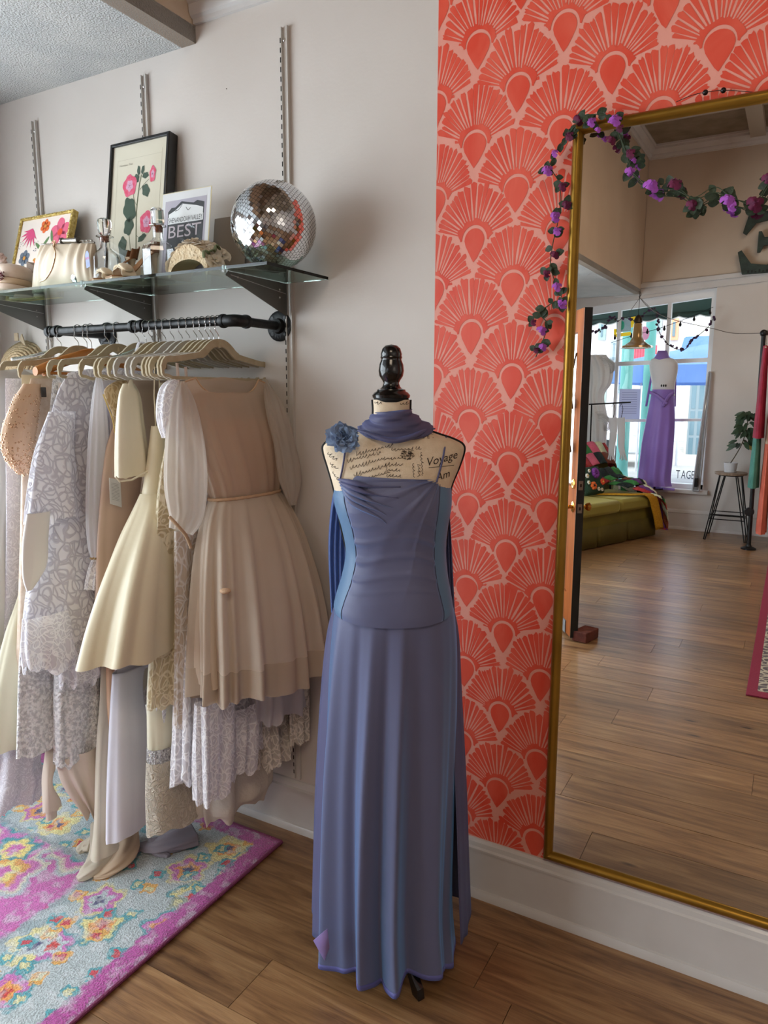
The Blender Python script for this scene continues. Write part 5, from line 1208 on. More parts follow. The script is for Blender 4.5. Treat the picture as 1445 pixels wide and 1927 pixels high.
def line_fit(body, width, cx, cy, m, name, sy=1.0, z=.0013):
    a = text_mb(body, .02, Matrix.Identity(4)); xs = [v.x for v in a.v]; ys = [v.y for v in a.v]; k = width/(max(xs)-min(xs)); hh = sy/(max(ys)-min(ys))
    MB().add([T @ Vector((cx+(v.x-(max(xs)+min(xs))/2)*k, cy+(v.y-(max(ys)+min(ys))/2)*hh, z)) for v in a.v], a.f).build(name, m, t, smooth=False)
flat(T, rect(x0+.002, top-.033, x1-.002, top-.012), .0011, 'banner', wh, t)
line_fit('SHENANDOAH VALLEY', (x1-x0)*.94, (x0+x1)/2, top-.022, dk, 'lettering', .0155, .0014)
line_fit('BEST', (x1-x0)*.9, (x0+x1)/2, top-.058, mat('card_pink_grey', 'B9AAB0', .6), 'lettering', .038, .0014)
MB().add([T @ Vector((x, y, .003)) for x, y in rect(-.002, -.0, W_+.003, H_+.002)], [(0, 1, 2, 3)]).build('acrylic_sheet', glassm, t, smooth=False)
MB().prism([T @ Vector((x, y, -.0005)) for x, y in rect(0, 0, W_+.001, H_)], T.to_3x3() @ Vector((0, 0, -.0012))).build('card_back', mat('cream_edge', 'D9C89E', .6), t, smooth=False)
# plain taupe card behind
T, W_, H_, t = leaning('taupe_card', (404, 412), (447, 399), (404, 505), .003, -.05, 'plain taupe card standing between the award card and the large mirror ball', 'card', bf, .01, top_y=-.02)
MB().prism([T @ Vector((x, y, 0)) for x, y in rect(0, 0, W_+.04, H_)], T.to_3x3() @ Vector((0, 0, -.002))).build('card_sheet', mat('taupe_paper', '8E8278', .8), t, smooth=False)

# glass decanters
dg = mat('clear_glass', 'FFFFFF', .02, trans=1, ior=1.45); corkm = mat('cork', '8A5136', .9, bump=.6, bscale=200)
def decanter(px, Y, name, label, h, rb, stop, faces):
    o = onshelf(px, Y); t = thing(name, o, label, 'decanter', None)
    pr = [(rb*.86, .003), (rb*.98, .008), (rb, .03), (rb, h*.43), (rb*.93, h*.49), (rb*.62, h*.54), (.020, h*.575), (.0155, h*.61), (.016, h*.76), (.026, h*.775), (.027, h*.785), (.016, h*.79)]
    inn = [(a-.0022 if a > .01 else a, b_) for a, b_ in pr[::-1]][1:]
    MB().lathe([(.001, .003)]+pr+inn[:-1]+[(rb*.8, .008), (.001, .008)], o, faces, Matrix.Rotation(.3, 3, 'Z'), (False, False)).build('glass_body', dg, t, angle=25 if faces < 12 else 60)
    MB().lathe([(.0125, h*.70), (.0135, h*.785)], o, 20).build('cork', corkm, t)
    MB().lathe(stop, o+Vector((0, 0, h*.79)), 10 if faces < 12 else 24, None, (True, True)).build('stopper', dg, t, angle=30)
decanter(200, -.20, 'glass_decanter', 'clear glass decanter with a domed stopper behind the small mirror ball', .195, .046, [(.008, 0), (.017, .008), (.022, .025), (.023, .04), (.020, .050), (.010, .055)], 40)
decanter(300, -.20, 'glass_decanter', 'faceted glass decanter with tall fluted stopper beside the floral headband', .205, .050, [(.010, 0), (.019, .003), (.021, .010), (.019, .045), (.014, .050)], 8)

# ivory clutch bag with chain frame
def P_on(px, py, Y): return aY(px, py, Y)
Yb = -.235
cb = thing('clutch_bag', onshelf(120, Yb), 'gathered ivory satin clutch bag with silver bar clasp and rhinestone handle', 'handbag')
rr = []
tlp, trp = P_on(78, 463, Yb), P_on(178, 459, Yb); bl_, br_ = P_on(60, 545, Yb), P_on(180, 522, Yb)
for i in range(26):
    v = i/25; L_ = tlp.lerp(bl_, v); Rr = trp.lerp(br_, v); L_.z = tlp.z*(1-v)+(SZ+.001)*v; Rr.z = trp.z*(1-v)+(SZ+.001)*v; mid = (L_+Rr)/2; H = (Rr-L_)/2; ring = []
    th = .008+.030*math.sin(PI*min(1, .15+v*.8)); amp = .004*(1-v)+.001
    for j in range(120):
        a = 2*PI*j/120; c_, s_ = math.cos(a), math.sin(a); ring.append(mid+H*math.copysign(abs(c_)**.6, c_)+Vector((0, 1, 0))*(s_*(th+amp*math.sin(18*a+2*v))))
    rr.append(ring)
MB().rings(rr, True, (True, True)).build('pouch', mat('pearl_satin', 'C9B9A2', .36, sheen=.3, bump=.05, bscale=40), cb, angle=180)
sil = mat('silver_clasp', 'B9B4AC', .25, .9)
MB().tube([tlp+Vector((.0, 0, .004)), trp+Vector((0, 0, .004))], .0035, 8).build('clasp_bar', sil, cb)
MB().tube([tlp.lerp(trp, .45)+Vector((0, -.006, .012)), tlp.lerp(trp, .72)+Vector((0, -.006, .012))], .0075, 12).build('clasp_tube', sil, cb)
for k in (.44, .73): MB().tube([tlp.lerp(trp, k)+Vector((-.002, -.006, .012)), tlp.lerp(trp, k)+Vector((.003, -.006, .012))], .0105, 12).build('clasp_ring', mat('dark_silver', '6E6A64', .3, .9), cb)
for k in range(7): MB().tube([tlp.lerp(trp, .74+.035*k)+Vector((0, -.004, .010)), tlp.lerp(trp, .765+.035*k)+Vector((0, -.004+.004*(k % 2), .010))], .0035, 6).build('chain_link', sil, cb)
MB().tube(cpath([P_on(100, 462, Yb-.03), P_on(104, 478, Yb-.045), P_on(98, 505, Yb-.048), P_on(86, 525, Yb-.046), P_on(76, 530, Yb-.044)], 30), .0028, 6).build('rhinestone_handle', mat('rhinestone_rose', 'A07850', .25, .6, col2='E0C8A8', nscale=400), cb)
fm = MB(); rf = random.Random(9)
for k in range(40): fm.ball(P_on(102, 457, Yb-.03)+Vector((rf.gauss(0, .006), rf.gauss(0, .003), rf.gauss(0, .005))), rf.uniform(.001, .0024), 6, 4)
fm.build('rhinestone_cluster', beadm, cb, kind='stuff')
# blue tag
T = frame_T(P_on(163, 505, -.262), (1, 0, .15), (-.1, 0, 1)); t = thing('blue_tag', P_on(163, 505, -.262), 'pale blue gift tag with red lettering beside the clutch bag', 'tag')
MB().prism([T @ Vector(p) for p in ((0, 0, 0), (.018, .002, 0), (.0185, .044, 0), (.013, .052, 0), (.006, .048, 0), (.001, .040, 0))], (0, -.0006, 0)).build('paper', mat('tag_blue', '9DA9D4', .7), t, smooth=False)
text_mb('AN', .012, T @ Matrix.Translation((.009, .028, .0008))).build('lettering', mat('tag_red', 'D2546E', .7), t, smooth=False)
tl_ = MB()
for k in range(4): tl_.add([T @ Vector(p) for p in ((.003, .015-.003*k, .0007), (.014, .016-.003*k, .0007), (.014, .0155-.003*k, .0007), (.003, .0145-.003*k, .0007))], [(0, 1, 2, 3)])
tl_.build('print_lines', mat('tag_print', '6470A8', .7), t, smooth=False, kind='stuff')

# high heeled slides with bows (a pair)
shoem = mat('shoe_satin', 'DCCBAF', .4, sheen=.3, bump=.05, bscale=60); tan = mat('shoe_insole_tan', '8E6238', .5); tanl = mat('shoe_lining', '6E4726', .6)
def shoe(px, Y, label, yaw, sc=1.0):
    o = onshelf(px, Y); t = thing('high_heeled_sandal', o, label, 'shoe', 'pair of ivory heels', rz=yaw)
    Mx = Matrix.Translation(o) @ Matrix.Rotation(yaw, 4, 'Z') @ Matrix.Scale(sc, 4)
    # local: toe at origin, heel towards +y, x across
    prof = [(0, .012, .026), (.03, .013, .037), (.07, .016, .040), (.11, .036, .032), (.15, .066, .026), (.19, .088, .027), (.215, .095, .022), (.225, .096, .008)]
    prof = [(y_*.74, z_*1.12, w_) for y_, z_, w_ in prof]; K = crom(prof, 40); rr = []
    for y, z, w_ in K: rr.append([Mx @ Vector(p) for p in ((-w_, y, z), (0, y, z-.001), (w_, y, z), (w_, y, z-.005), (0, y, z-.008), (-w_, y, z-.005))])
    MB().rings(rr, True, (True, True)).build('insole', tan, t, angle=60)
    rr = []
    for y, z, w_ in K[:20]: rr.append([Mx @ Vector(p) for p in ((-w_, y, z-.005), (w_, y, z-.005), (w_, y, max(.001, z-.013) if y > .09 else .001), (-w_, y, max(.001, z-.013) if y > .09 else .001))])
    MB().rings(rr, True, (True, True)).build('sole', shoem, t, angle=60)
    MB().rings([[Mx @ Vector((r_*math.cos(a), .148+r_*math.sin(a)+dy*.7, z*1.12)) for a in [2*PI*k/14 for k in range(14)]] for r_, z, dy in ((.005, .001, .012), (.005, .02, .012), (.007, .05, .010), (.014, .078, .004), (.022, .092, 0))], True, (True, True)).build('heel', shoem, t)
    # slingless back wall of the shoe (tall counter)
    rr = []
    for i in range(14):
        v = i/13; rr.append([Mx @ Vector(((.027-.004*v)*math.sin(a), .146+.026*math.cos(a)+.012*v, .098+v*.050*(1-.3*abs(math.sin(a))))) for a in [-2.0+4.0*k/20 for k in range(21)]])
    MB().rings(rr, False).build('counter', tanl, t, solid=.002, angle=180)
    # vamp strap with knot bow
    rr = []
    for i in range(24):
        a = PI*i/23; rr.append([Mx @ Vector((-.042*math.cos(a), .028+.045*v+.003*math.sin(6*a+3*v), .012+.030*math.sin(a)*(1+.15*math.sin(v*9)))) for v in [k/10 for k in range(11)]])
    MB().rings(rr, False).build('vamp_strap', shoem, t, solid=.002, angle=180)
    MB().ball(Mx @ Vector((0, .040, .050)), (.0085*sc), 14, 10, (1, .9, .8)).build('knot', shoem, t)
    for s in (-1, 1):
        MB().rings([[Mx @ Vector((s*(.006+.036*v), .040+(-.005-.014*math.sin(PI*v*.8))*math.cos(a)+.010*v, .050-.018*v*v+(.003+.006*math.sin(PI*v*.8))*math.sin(a))) for a in [2*PI*k/16 for k in range(16)]] for v in [i/12 for i in range(13)]], True, (True, True)).build('bow_loop', shoem, t, angle=180)
shoe(170, -.275, 'left one of the ivory bow heels, nearer the small mirror ball', -.40, .86)
shoe(203, -.28, 'right one of the ivory bow heels, nearer the faceted decanter', -.34, .98)

# floral headband hat
hb = thing('floral_headband', onshelf(365, -.225), 'cream woven half-hat covered with pale velvet flowers, on the glass shelf', 'hat')
hc = P_on(366, 505, -.215); strw = mat('cream_straw', 'CDB38E', .8, col2='D8C4A4', nscale=60, bump=.9, bscale=130); hlin = mat('hat_lining', 'BFA57E', .6)
rr, r2 = [], []
for i in range(49):
    a = math.radians(182-184*i/48)
    cx, cz = hc.x, SZ
    ri, ro_ = .066, .082; rowo, rowi = [], []
    for k in range(13):
        v = k/12; y = hc.y-.030+.085*v; rb_ = .074+.012*math.sin(PI*v); rowo.append((cx+1.05*(rb_)*math.cos(a), y, cz+.002+(rb_*1.12)*max(0, math.sin(a)))); rowi.append((cx+1.0*(rb_-.006)*math.cos(a), y, cz+.002+(.040+.006*v)*max(0, math.sin(a))))
    rr.append(rowo); r2.append(rowi)
MB().rings(rr, False).build('woven_band', strw, hb, angle=180); MB().rings(r2, False).build('band_lining', hlin, hb, angle=180)
MB().rings([[rr[i][0], r2[i][0]] for i in range(49)], False).build('front_edge', strw, hb, angle=180); MB().rings([[r2[i][12], rr[i][12]] for i in range(49)], False).build('rear_edge', strw, hb, angle=180)
text_mb('Burdines', .012, frame_T((hc.x+.01, hc.y+.05, SZ+.050), (1, 0, 0), (0, 0, 1))).build('inner_mark', mat('stamp_grey', '8A7A66', .8), hb, smooth=False)
pv = mat('pale_velvet_petal', 'D9CBB6', .85, col2='CCBCA4', nscale=50, sheen=.6, translucent=.15); rd = random.Random(21)
for k in range(15):
    a = math.radians(158-136*(k % 8)/7); v = .28+.5*(k//8)+rd.uniform(-.08, .08); c1 = Vector((hc.x+.088*math.cos(a), hc.y-.030+.085*v, SZ+.002+.088*math.sin(a))); nn = Vector((math.cos(a), -.35, math.sin(a))).normalized(); mb = MB()
    e1 = nn.orthogonal().normalized(); e2 = nn.cross(e1)
    for q in range(11):
        al = q*2.4; rr_ = .005+.0022*q; rows = []
        for i in range(5):
            w_ = i/4; row = []
            for j in range(6):
                u = j/2.5-1; dr = e1*math.cos(al+u*.75)+e2*math.sin(al+u*.75); row.append(c1+dr*(rr_*(.3+.9*w_))+nn*(.011-.0009*q+.006*w_*(1 if q < 6 else .2)-.003*u*u))
            rows.append(row)
        mb.rings(rows, False)
    mb.build('velvet_flower', pv, hb, angle=180)
for k in range(5):
    a = math.radians(25-10*k*.6); c1 = Vector((hc.x+.094*math.cos(a+.3), hc.y-.034+.01*k, SZ+.05+.006*k)); MB().ball(c1, .007, 8, 5, (1, .4, 1.6), Matrix.Rotation(k, 3, 'X')).build('green_leaf', mat('olive_leaf', '5C6040', .8), hb)

# pillbox hat(s) at the left
pb = thing('pillbox_hat', onshelf(28, -.215), 'blush satin-banded pillbox hat with a red jewelled brooch at the left end of the shelf', 'hat')
o = onshelf(22, -.235); bandm = mat('pleated_blush_satin', 'C9B3A2', .42, col2='BFA793', nscale=5, sheen=.3)
tilt = Matrix.Rotation(-.10, 3, 'X') @ Matrix.Rotation(.06, 3, 'Y')
for i, (r0_, r1_, z0_, z1_) in enumerate(((.058, .060, 0, .024), (.056, .058, .022, .046), (.055, .056, .044, .066))):
    MB().lathe([(r0_-.004, z0_), (r0_+.001, z0_+.003), (r1_+.002, (z0_+z1_)/2), (r1_, z1_-.002), (r1_-.005, z1_)], o, 48, tilt).build('satin_band', bandm if i != 1 else mat('tan_band', 'B89C7E', .45), pb, angle=50)
MB().lathe([(.001, .096), (.03, .095), (.048, .090), (.056, .078), (.056, .064)], o, 48, tilt, (True, False)).build('crown', bandm, pb, angle=60)
bm = MB(); rf = random.Random(2)
for k in range(60): bm.ball(P_on(2, 518, o.y-.058)+Vector((rf.gauss(0, .005), rf.gauss(0, .003), rf.gauss(0, .007))), rf.uniform(.0015, .003), 6, 4)
bm.build('brooch', mat('ruby_bead', '5A1416', .2, .2), pb, kind='stuff')
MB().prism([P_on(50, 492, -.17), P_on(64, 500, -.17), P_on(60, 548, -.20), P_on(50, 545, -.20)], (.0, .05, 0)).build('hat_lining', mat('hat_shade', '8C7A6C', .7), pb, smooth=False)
ft = thing('feather_puff', onshelf(6, -.12), 'fluffy blush flower trim peeking over the pillbox hat', 'hat trim'); fmb = MB(); rf = random.Random(8)
cc = P_on(0, 488, -.12); cc.z = max(cc.z, SZ+.05)
for k in range(26):
    d = Vector((rf.gauss(0, 1), rf.gauss(0, 1), rf.gauss(0, 1))).normalized(); fmb.ball(cc+d*.016, .012, 8, 6, (1, 1, .6), Matrix.Rotation(rf.uniform(0, 3), 3, 'X'))
fmb.tube([(cc.x, cc.y, SZ), (cc.x, cc.y, cc.z)], .012, 10)
fmb.build('petals', mat('blush_fluff', 'C9AFA4', .9), ft)

# straw hat on the wall
sh = thing('straw_hat', aY(35, 640, -.02), 'natural braided straw hat hung on the wall at the far left of the rail', 'hat')
c0 = aY(28, 682, -.085); strawm = mat('braided_straw', 'D9C3A0', .85, col2='C8AE88', nscale=90, bump=.8, bscale=150)
ax = Vector((.30, -.80, .25)).normalized(); Q = Vector((0, 0, 1)).rotation_difference(ax).to_matrix()
for k in range(9):
    r_ = .018+.0112*k; dz = -.0010*k*k; MB().lathe([(r_-.006, dz+.0005), (r_, dz+.0035), (r_+.006, dz-.0005), (r_, dz-.0035)], c0, 56, Q, (False, False)).rings([[c0+Q @ Vector((q*math.cos(a), q*math.sin(a), dz)) for a in [2*PI*j/40 for j in range(40)]] for q in (max(.001, r_-.009), r_)]).build('braid_ring', strawm, sh, angle=180)
MB().box(aY(31, 634, -.04), (.022, .004, .03)).build('hang_ribbon', mat('tan_ribbon', 'C2AE92', .7), sh)
MB().prism([aY(38, 640, -.035), aY(42, 628, -.03), aY(50, 652, -.035)], (0, -.004, 0)).build('hang_ribbon', mat('tan_ribbon'), sh)

# small nail hole mark
tag(MB().ball(aY(426, 167, -.001), .0016, 8, 6, (1, .6, 1)).build('nail', slotm), 'tiny dark nail in the white wall between two wall tracks', 'nail')

# ------------------------------------------------------------------ garland of purple roses over the mirror corner
leafg = mat('garland_leaf', '222D1C', .6, col2='303E26', nscale=90, bump=.2, bscale=200); vine = mat('garland_vine', '33402A', .7)
orchid = mat('orchid_petal', 'B05BC0', .7, col2='9A48AE', nscale=60, sheen=.4, translucent=.15); plum = mat('plum_petal', '6E1440', .7, col2='4E0F34', nscale=60, sheen=.4, translucent=.1)
def rose_mb(c, n_, r, seed=0, npet=12):
    mb = MB(); rd = random.Random(seed); n_ = Vector(n_).normalized(); e1 = n_.orthogonal().normalized(); e2 = n_.cross(e1)
    for q in range(npet):
        al = q*2.4+rd.uniform(-.2, .2); k = q/npet; rr_ = r*(.22+.85*k); rows = []
        for i in range(5):
            w_ = i/4; row = []
            for j in range(7):
                u = j/3-1; wd = .75-.2*k; dr = e1*math.cos(al+u*wd)+e2*math.sin(al+u*wd)
                row.append(c+dr*(rr_*(.35+.75*w_)*(1-.10*u*u*w_))+n_*(r*(.62-.75*k*w_-.30*k)+r*.10*math.sin(3*u+q)*w_))
            rows.append(row)
        mb.rings(rows, False)
    mb.ball(c+n_*r*.2, r*.28, 8, 6)
    return mb
def leaf_mb(c, d, n_, L_, wd):
    d = Vector(d).normalized(); n_ = Vector(n_).normalized(); s = d.cross(n_).normalized(); rows = []
    for i in range(7):
        v = i/6; hw = wd*math.sin(PI*min(.97, .08+.9*v))**.8; rows.append([c+d*(v*L_)+s*(hw*u)+n_*(.15*hw*u*u-.12*L_*v*v) for u in (-1, -.5, 0, .5, 1)])
    return MB().rings(rows, False)
gp = [((1008, 672), -.03), ((1022, 640), -.03), ((1030, 610), -.03), ((1016, 590), -.032), ((1036, 572), -.032), ((1056, 560), -.034), ((1046, 535), -.03), ((1036, 500), -.03), ((1040, 460), -.03), ((1048, 425), -.03), ((1055, 385), -.03), ((1052, 345), -.03), ((1038, 315), -.03), ((1050, 278), -.034), ((1072, 250), -.05), ((1095, 222), -.055), ((1122, 215), -.055), ((1150, 222), -.052), ((1166, 255), -.048), ((1176, 290), -.045), ((1192, 330), -.045), ((1226, 346), -.046), ((1270, 350), -.047), ((1306, 374), -.048), ((1345, 362), -.048), ((1376, 374), -.048), ((1420, 378), -.048), ((1446, 345), -.046), ((1475, 318), -.046)]
gpts = [aY(*p, y) for p, y in gp]
ga = thing('flower_garland', (gpts[16].x, -.05, MZ1+.01), 'garland of orchid and plum fabric roses with dark leaves over the mirror corner', 'garland')
MB().tube(cpath(gpts, 260), .0012, 6).build('vine', vine, ga)
g2 = [p+Vector((0, 0, .010*math.sin(i*1.3)))+Vector((0, -.004, 0)) for i, p in enumerate(gpts[18:])]
MB().tube(cpath(g2, 120), .001, 6).build('vine', vine, ga)
roses = [(1022, 652, 'o', -.045, .8), (1008, 658, 'p', -.04, .7), (1020, 620, 'o', -.045, 1), (1003, 606, 'p', -.04, .7), (1057, 572, 'o', -.05, 1.05), (1048, 538, 'o', -.045, .95), (1044, 478, 'p', -.042, .9), (1028, 515, 'p', -.042, .8), (1047, 434, 'o', -.045, 1), (1044, 407, 'o', -.045, 1), (1066, 385, 'p', -.035, .9), (1058, 350, 'p', -.042, .9), (1029, 319, 'o', -.045, 1.1), (1043, 287, 'o', -.036, .8), (1070, 255, 'p', -.05, 1), (1090, 225, 'p', -.05, 1), (1112, 228, 'o', -.055, .9), (1157, 224, 'o', -.06, 1.2), (1165, 240, 'p', -.055, .8), (1125, 243, 'o', -.05, .6), (1150, 262, 'p', -.05, .9), (1185, 287, 'p', -.052, 1), (1186, 322, 'o', -.05, .9), (1192, 300, 'o', -.045, .6), (1226, 347, 'o', -.055, 1.35), (1269, 344, 'p', -.055, 1.25), (1303, 385, 'p', -.05, 1), (1370, 375, 'o', -.055, 1.2), (1376, 388, 'o', -.05, .9), (1421, 382, 'p', -.055, 1.35), (1446, 335, 'p', -.05, 1.0)]
for i, (px, py, k, y, s) in enumerate(roses):
    c = aY(px, py, y); rd = random.Random(i); nn = (rd.uniform(-.6, .7), -1, rd.uniform(-.5, .8))
    rose_mb(c, nn, (.0138*s), i).build('rose', orchid if k == 'o' else plum, ga, angle=180, label='orchid purple rose' if k == 'o' else 'dark plum rose')
rd = random.Random(77); P = cpath(gpts, 400)
for i in range(130):
    if i < 62: k = int(rd.uniform(2, 398))
    else: px, py, _, y, s = roses[rd.randrange(len(roses))]; k = None
    c = P[k] if k is not None else aY(px, py, y+.006)
    a = rd.uniform(0, 6.28); d = (math.cos(a), rd.uniform(-.3, .25), math.sin(a)); c = Vector(c); 
    L_ = rd.uniform(.016, .025); q = leaf_mb(c, d, (rd.uniform(-.3, .3), -1, rd.uniform(-.3, .3)), L_, L_*.40)
    q.build('leaf', leafg, ga, angle=180)

# ------------------------------------------------------------------ the shop seen in the mirror
# front door standing open, held by a brick
D0 = mZ(1086, 1206); dh = 2.0
ddir = (mZ(1060, 1183)-mZ(1082, 1208)); ddir.z = 0; ddir.normalize()      # along the wide orange face, towards the hinge
if ddir.x > 0: ddir = -ddir
dn = Vector((-ddir.y, ddir.x, 0));
if dn.y < 0: dn = -dn                                                      # towards the mirror wall
TD = frame_T(D0, -ddir, (0, 0, 1))
door = thing('shop_door', (D0.x, D0.y, 0), 'open orange-stained wooden shop door with dark green edge, brass knobs and glass pane', 'door')
dw, dt = .90, .045
# face towards the room side seen in the mirror
A = lambda u, v, w_: D0+ddir*u+dn*w_+Vector((0, 0, v))
orw = mat('orange_stained_pine', '94501F', .75, col2='7A3E16', nscale=4, stretch=(6, 6, .6), spec=.15); dgr = mat('dark_green_edge', '1D2422', .5); brass = mat('brass', 'C79A4A', .2, 1); strk = mat('worn_strike_plate', '8C8678', .4, .7)
def dbox(u0, u1, v0, v1, w0, w1, name, m, bev=0, parent=door):
    M2 = Matrix((ddir, dn, Vector((0, 0, 1)))).transposed(); c = A((u0+u1)/2, (v0+v1)/2, (w0+w1)/2)
    return MB().box(c, (abs(u1-u0), abs(w1-w0), abs(v1-v0)), M2).build(name, m, parent, smooth=False, bevel=bev)
dbox(.002, .125, .02, dh, 0, dt, 'stile', orw, .002); dbox(dw-.12, dw, .02, dh, 0, dt, 'stile', orw, .002)
dbox(.12, dw-.12, .02, .28, 0, dt, 'rail', orw, .002); dbox(.12, dw-.12, dh-.13, dh, 0, dt, 'rail', orw, .002)
dbox(.12, dw-.12, .82, .95, 0, dt, 'rail', orw, .002); dbox(.12, dw-.12, .28, .82, .012, dt-.012, 'panel', orw)
dbox(.12, dw-.12, .95, dh-.13, .02, .024, 'glass_pane', mat('door_glass', 'DCE4E4', .1, trans=.9))
dbox(-.001, .002, .02, dh, -.001, dt+.001, 'painted_edge', dgr)
for v0 in (.94, .80): 
    sp_ = dbox(-.004, -.001, v0, v0+.055, .010, .036, 'strike_plate', strk); dbox(-.005, -.003, v0+.018, v0+.037, .017, .029, 'latch', mat('latch_dark', '3A342C', .4, .7), parent=sp_)
for wv, sg in ((dt, 1), (0, -1)):
    Mq = Vector((0, 0, 1)).rotation_difference(dn*sg).to_matrix(); c = A(.062, .83, wv)
    MB().lathe([(.034, 0), (.034, .003), (.028, .007), (.012, .010), (.011, .028), (.020, .036), (.026, .048), (.026, .056), (.018, .064), (.0, .066)], c, 24, Mq, (True, False)).build('door_knob', brass, door)
    c = A(.062, .97, wv); MB().lathe([(.030, 0), (.030, .004), (.024, .010), (.006, .012)], c, 24, Mq).build('deadbolt', brass, door)
    MB().box(c+dn*sg*.016, (.004, .006, .022)).build('thumb_turn', brass, door)
dbox(.10, .60, .02, .10, dt, dt+.006, 'kick_sweep', mat('grey_sweep', '6A6A6C', .5))
# woven bells strap hanging on the door
hb_ = thing('door_bells', A(.10, 1.2, dt+.04), 'woven brown bells hanging on cord from the open shop door', 'bells')
wv_ = mat('woven_jute', '5E4228', .8, col2='3E2A18', nscale=90, bump=.8, bscale=120)
for v_ in (1.42, 1.16): MB().lathe([(.012, .07), (.026, .06), (.032, .03), (.036, 0), (.030, -.002)], A(.115, v_, dt+.045), 20).build('bell', wv_, hb_)
MB().tube([A(.115, 1.75, dt+.004), A(.115, 1.6, dt+.03), A(.115, 1.42, dt+.045), A(.115, 1.1, dt+.045)], .005, 8).build('cord', wv_, hb_)
bk = mZ(1101, 1203); tag(MB().box((bk.x, bk.y, .033), (.095, .16, .062), Matrix.Rotation(.25, 3, 'Z')).build('brick', mat('red_brick', '6A3426', .9, col2='55281E', nscale=20, bump=.6, bscale=60), None, bevel=.004, smooth=False), 'red brick propping the open shop door', 'brick')

# olive sofa with crochet throw
S0, S1 = mZ(1090, 1040), mZ(1236, 1008)                 # front foot line, left and right in the picture
sx = (S1-S0); sx.z = 0; Ls0 = sx.length; sx.normalize(); sy = Vector((sx.y, -sx.x, 0))
if sy.y > 0: sy = -sy                                    # back of the sofa, away from the mirror
Ls = Ls0+.75; O_ = S1-sx*Ls
sofa = thing('sofa', (O_.x+sx.x*Ls/2, O_.y+sx.y*Ls/2, 0), 'olive green velvet sofa with tufted back and pleated skirt in front of the shop window', 'sofa')
olive = mat('olive_velvet', '6F6320', .7, col2='5E5318', nscale=4, sheen=.7, sheen_tint='C9BC6A'); olive2 = mat('olive_velvet_skirt', '5C4F18', .75, col2='4D4213', nscale=4, sheen=.4, sheen_tint='A89A50')
def SP(u, d, z): return O_+sx*u+sy*d+Vector((0, 0, z))
MS = Matrix((sx, sy, Vector((0, 0, 1)))).transposed()
def sbox(u0, u1, d0, d1, z0, z1, name, m, bev, parent=sofa, sub=0): return MB().box(SP((u0+u1)/2, (d0+d1)/2, (z0+z1)/2), (abs(u1-u0), abs(d1-d0), abs(z1-z0)), MS).build(name, m, parent, bevel=bev, angle=60)
sbox(0, Ls, .04, .85, .12, .34, 'base', olive, .02)
def skirt_face(p0, p1, n_, outw):
    rr = [[], []]
    for i in range(n_+1):
        v = i/n_; p = p0.lerp(p1, v); q = (v*4) % 1; o = .012*(1 if q > .04 else -1.2)
        rr[0].append(p+outw*(.004)+Vector((0, 0, .21))); rr[1].append(p+outw*(o+.006*math.sin(v*40))+Vector((0, 0, .012)))
    MB().rings(rr, False).build('pleated_skirt', olive2, sofa, solid=.003, angle=180)
skirt_face(SP(0, .03, 0), SP(Ls, .03, 0), 120, -sy); skirt_face(SP(Ls, .03, 0), SP(Ls, .85, 0), 60, sx)
for k in range(3):
    u0 = .02+(Ls-.04)*k/3; sbox(u0, u0+(Ls-.04)/3-.01, -.01, .62, .325, .455, 'seat_cushion', mat('olive_seat', '8A7E36', .65, sheen=.8, sheen_tint='E0D48A'), .035)
# tufted back
nx, nz = 60, 20; rows = []
for i in range(nz+1):
    row = []
    for j in range(nx+1):
        u = Ls*j/nx; z = .44+.44*i/nz; q = math.cos(PI*(u/.16)+(PI if int((i/nz)*3) % 2 else 0)); b_ = .035*abs(math.sin(PI*u/.2))*math.sin(PI*i/nz)
        row.append(SP(u, .62-b_+.10*i/nz, z+.02*math.sin(PI*j/nx)))
    rows.append(row)
MB().rings(rows, False).build('tufted_back', olive, sofa, angle=180); sbox(0, Ls, .70, .86, .3, .885, 'back_frame', olive, .03)
bt = MB()
for j in range(8):
    for i in (1, 2): sofa_b = MB().ball(SP(.1+j*.2+(.1 if i == 2 else 0), .625+.03*i, .44+.145*i), .012, 8, 6).build('tuft_button', olive, sofa)
# rounded right arm/back end
# crochet throw : patches
thr = thing('crochet_blanket', SP(Ls-.45, .5, .46), 'multicoloured granny-square crochet blanket with yellow edge over the sofa end', 'blanket')
pc = ['C8323A', '3E7A46', '2C2A5E', '6A2A7A', 'D9CFAE', '8A3A2E', '2A2430', 'D4567A', '4A8A50', 'B02A38', 'E0D8C4', '1E1C28']
pms = [mat('yarn_'+str(i), c, .9, col2=c[:2]+'%02X' % min(255, int(c[2:4], 16)+22)+c[4:], nscale=60, bump=1.0, bscale=110) for i, c in enumerate(pc)]
def drape_pt(a, b_):
    """a along the sofa end (0 back .. 1 front), b across the end from the seat (0) over the arm and down (1)"""
    return None
def tp(s, t):
    # s 0..1 from window side (back top) to the front ; t 0..1 from the seat over the right end down to the floor
    path = crom([(Ls-.62, .72, .93), (Ls-.50, .45, .60), (Ls-.36, .22, .55), (Ls-.10, .05, .52)], 21); k = min(20, int(s*20)); u0, d0, z0 = path[k]
    r = .5
    u = u0+(Ls+.10-u0)*min(1, t*1.5); z = z0+.05*math.sin(PI*min(1, t*1.5))-(max(0, t-.55)/.45)**1.1*(z0-.16-.10*(1-s)) ; d = d0+(.35-d0)*.0+.02*math.sin(9*t+4*s)
    u += .02*math.sin(7*s+5*t)
    if s > .7: z -= (s-.7)*1.25*(.25+t); d = d*(1-(s-.7)/.3)-.07*((s-.7)/.3); u += .05*(s-.7)
    return SP(u, d, max(z, .06))
NS, NT = 8, 8; rp = random.Random(6)
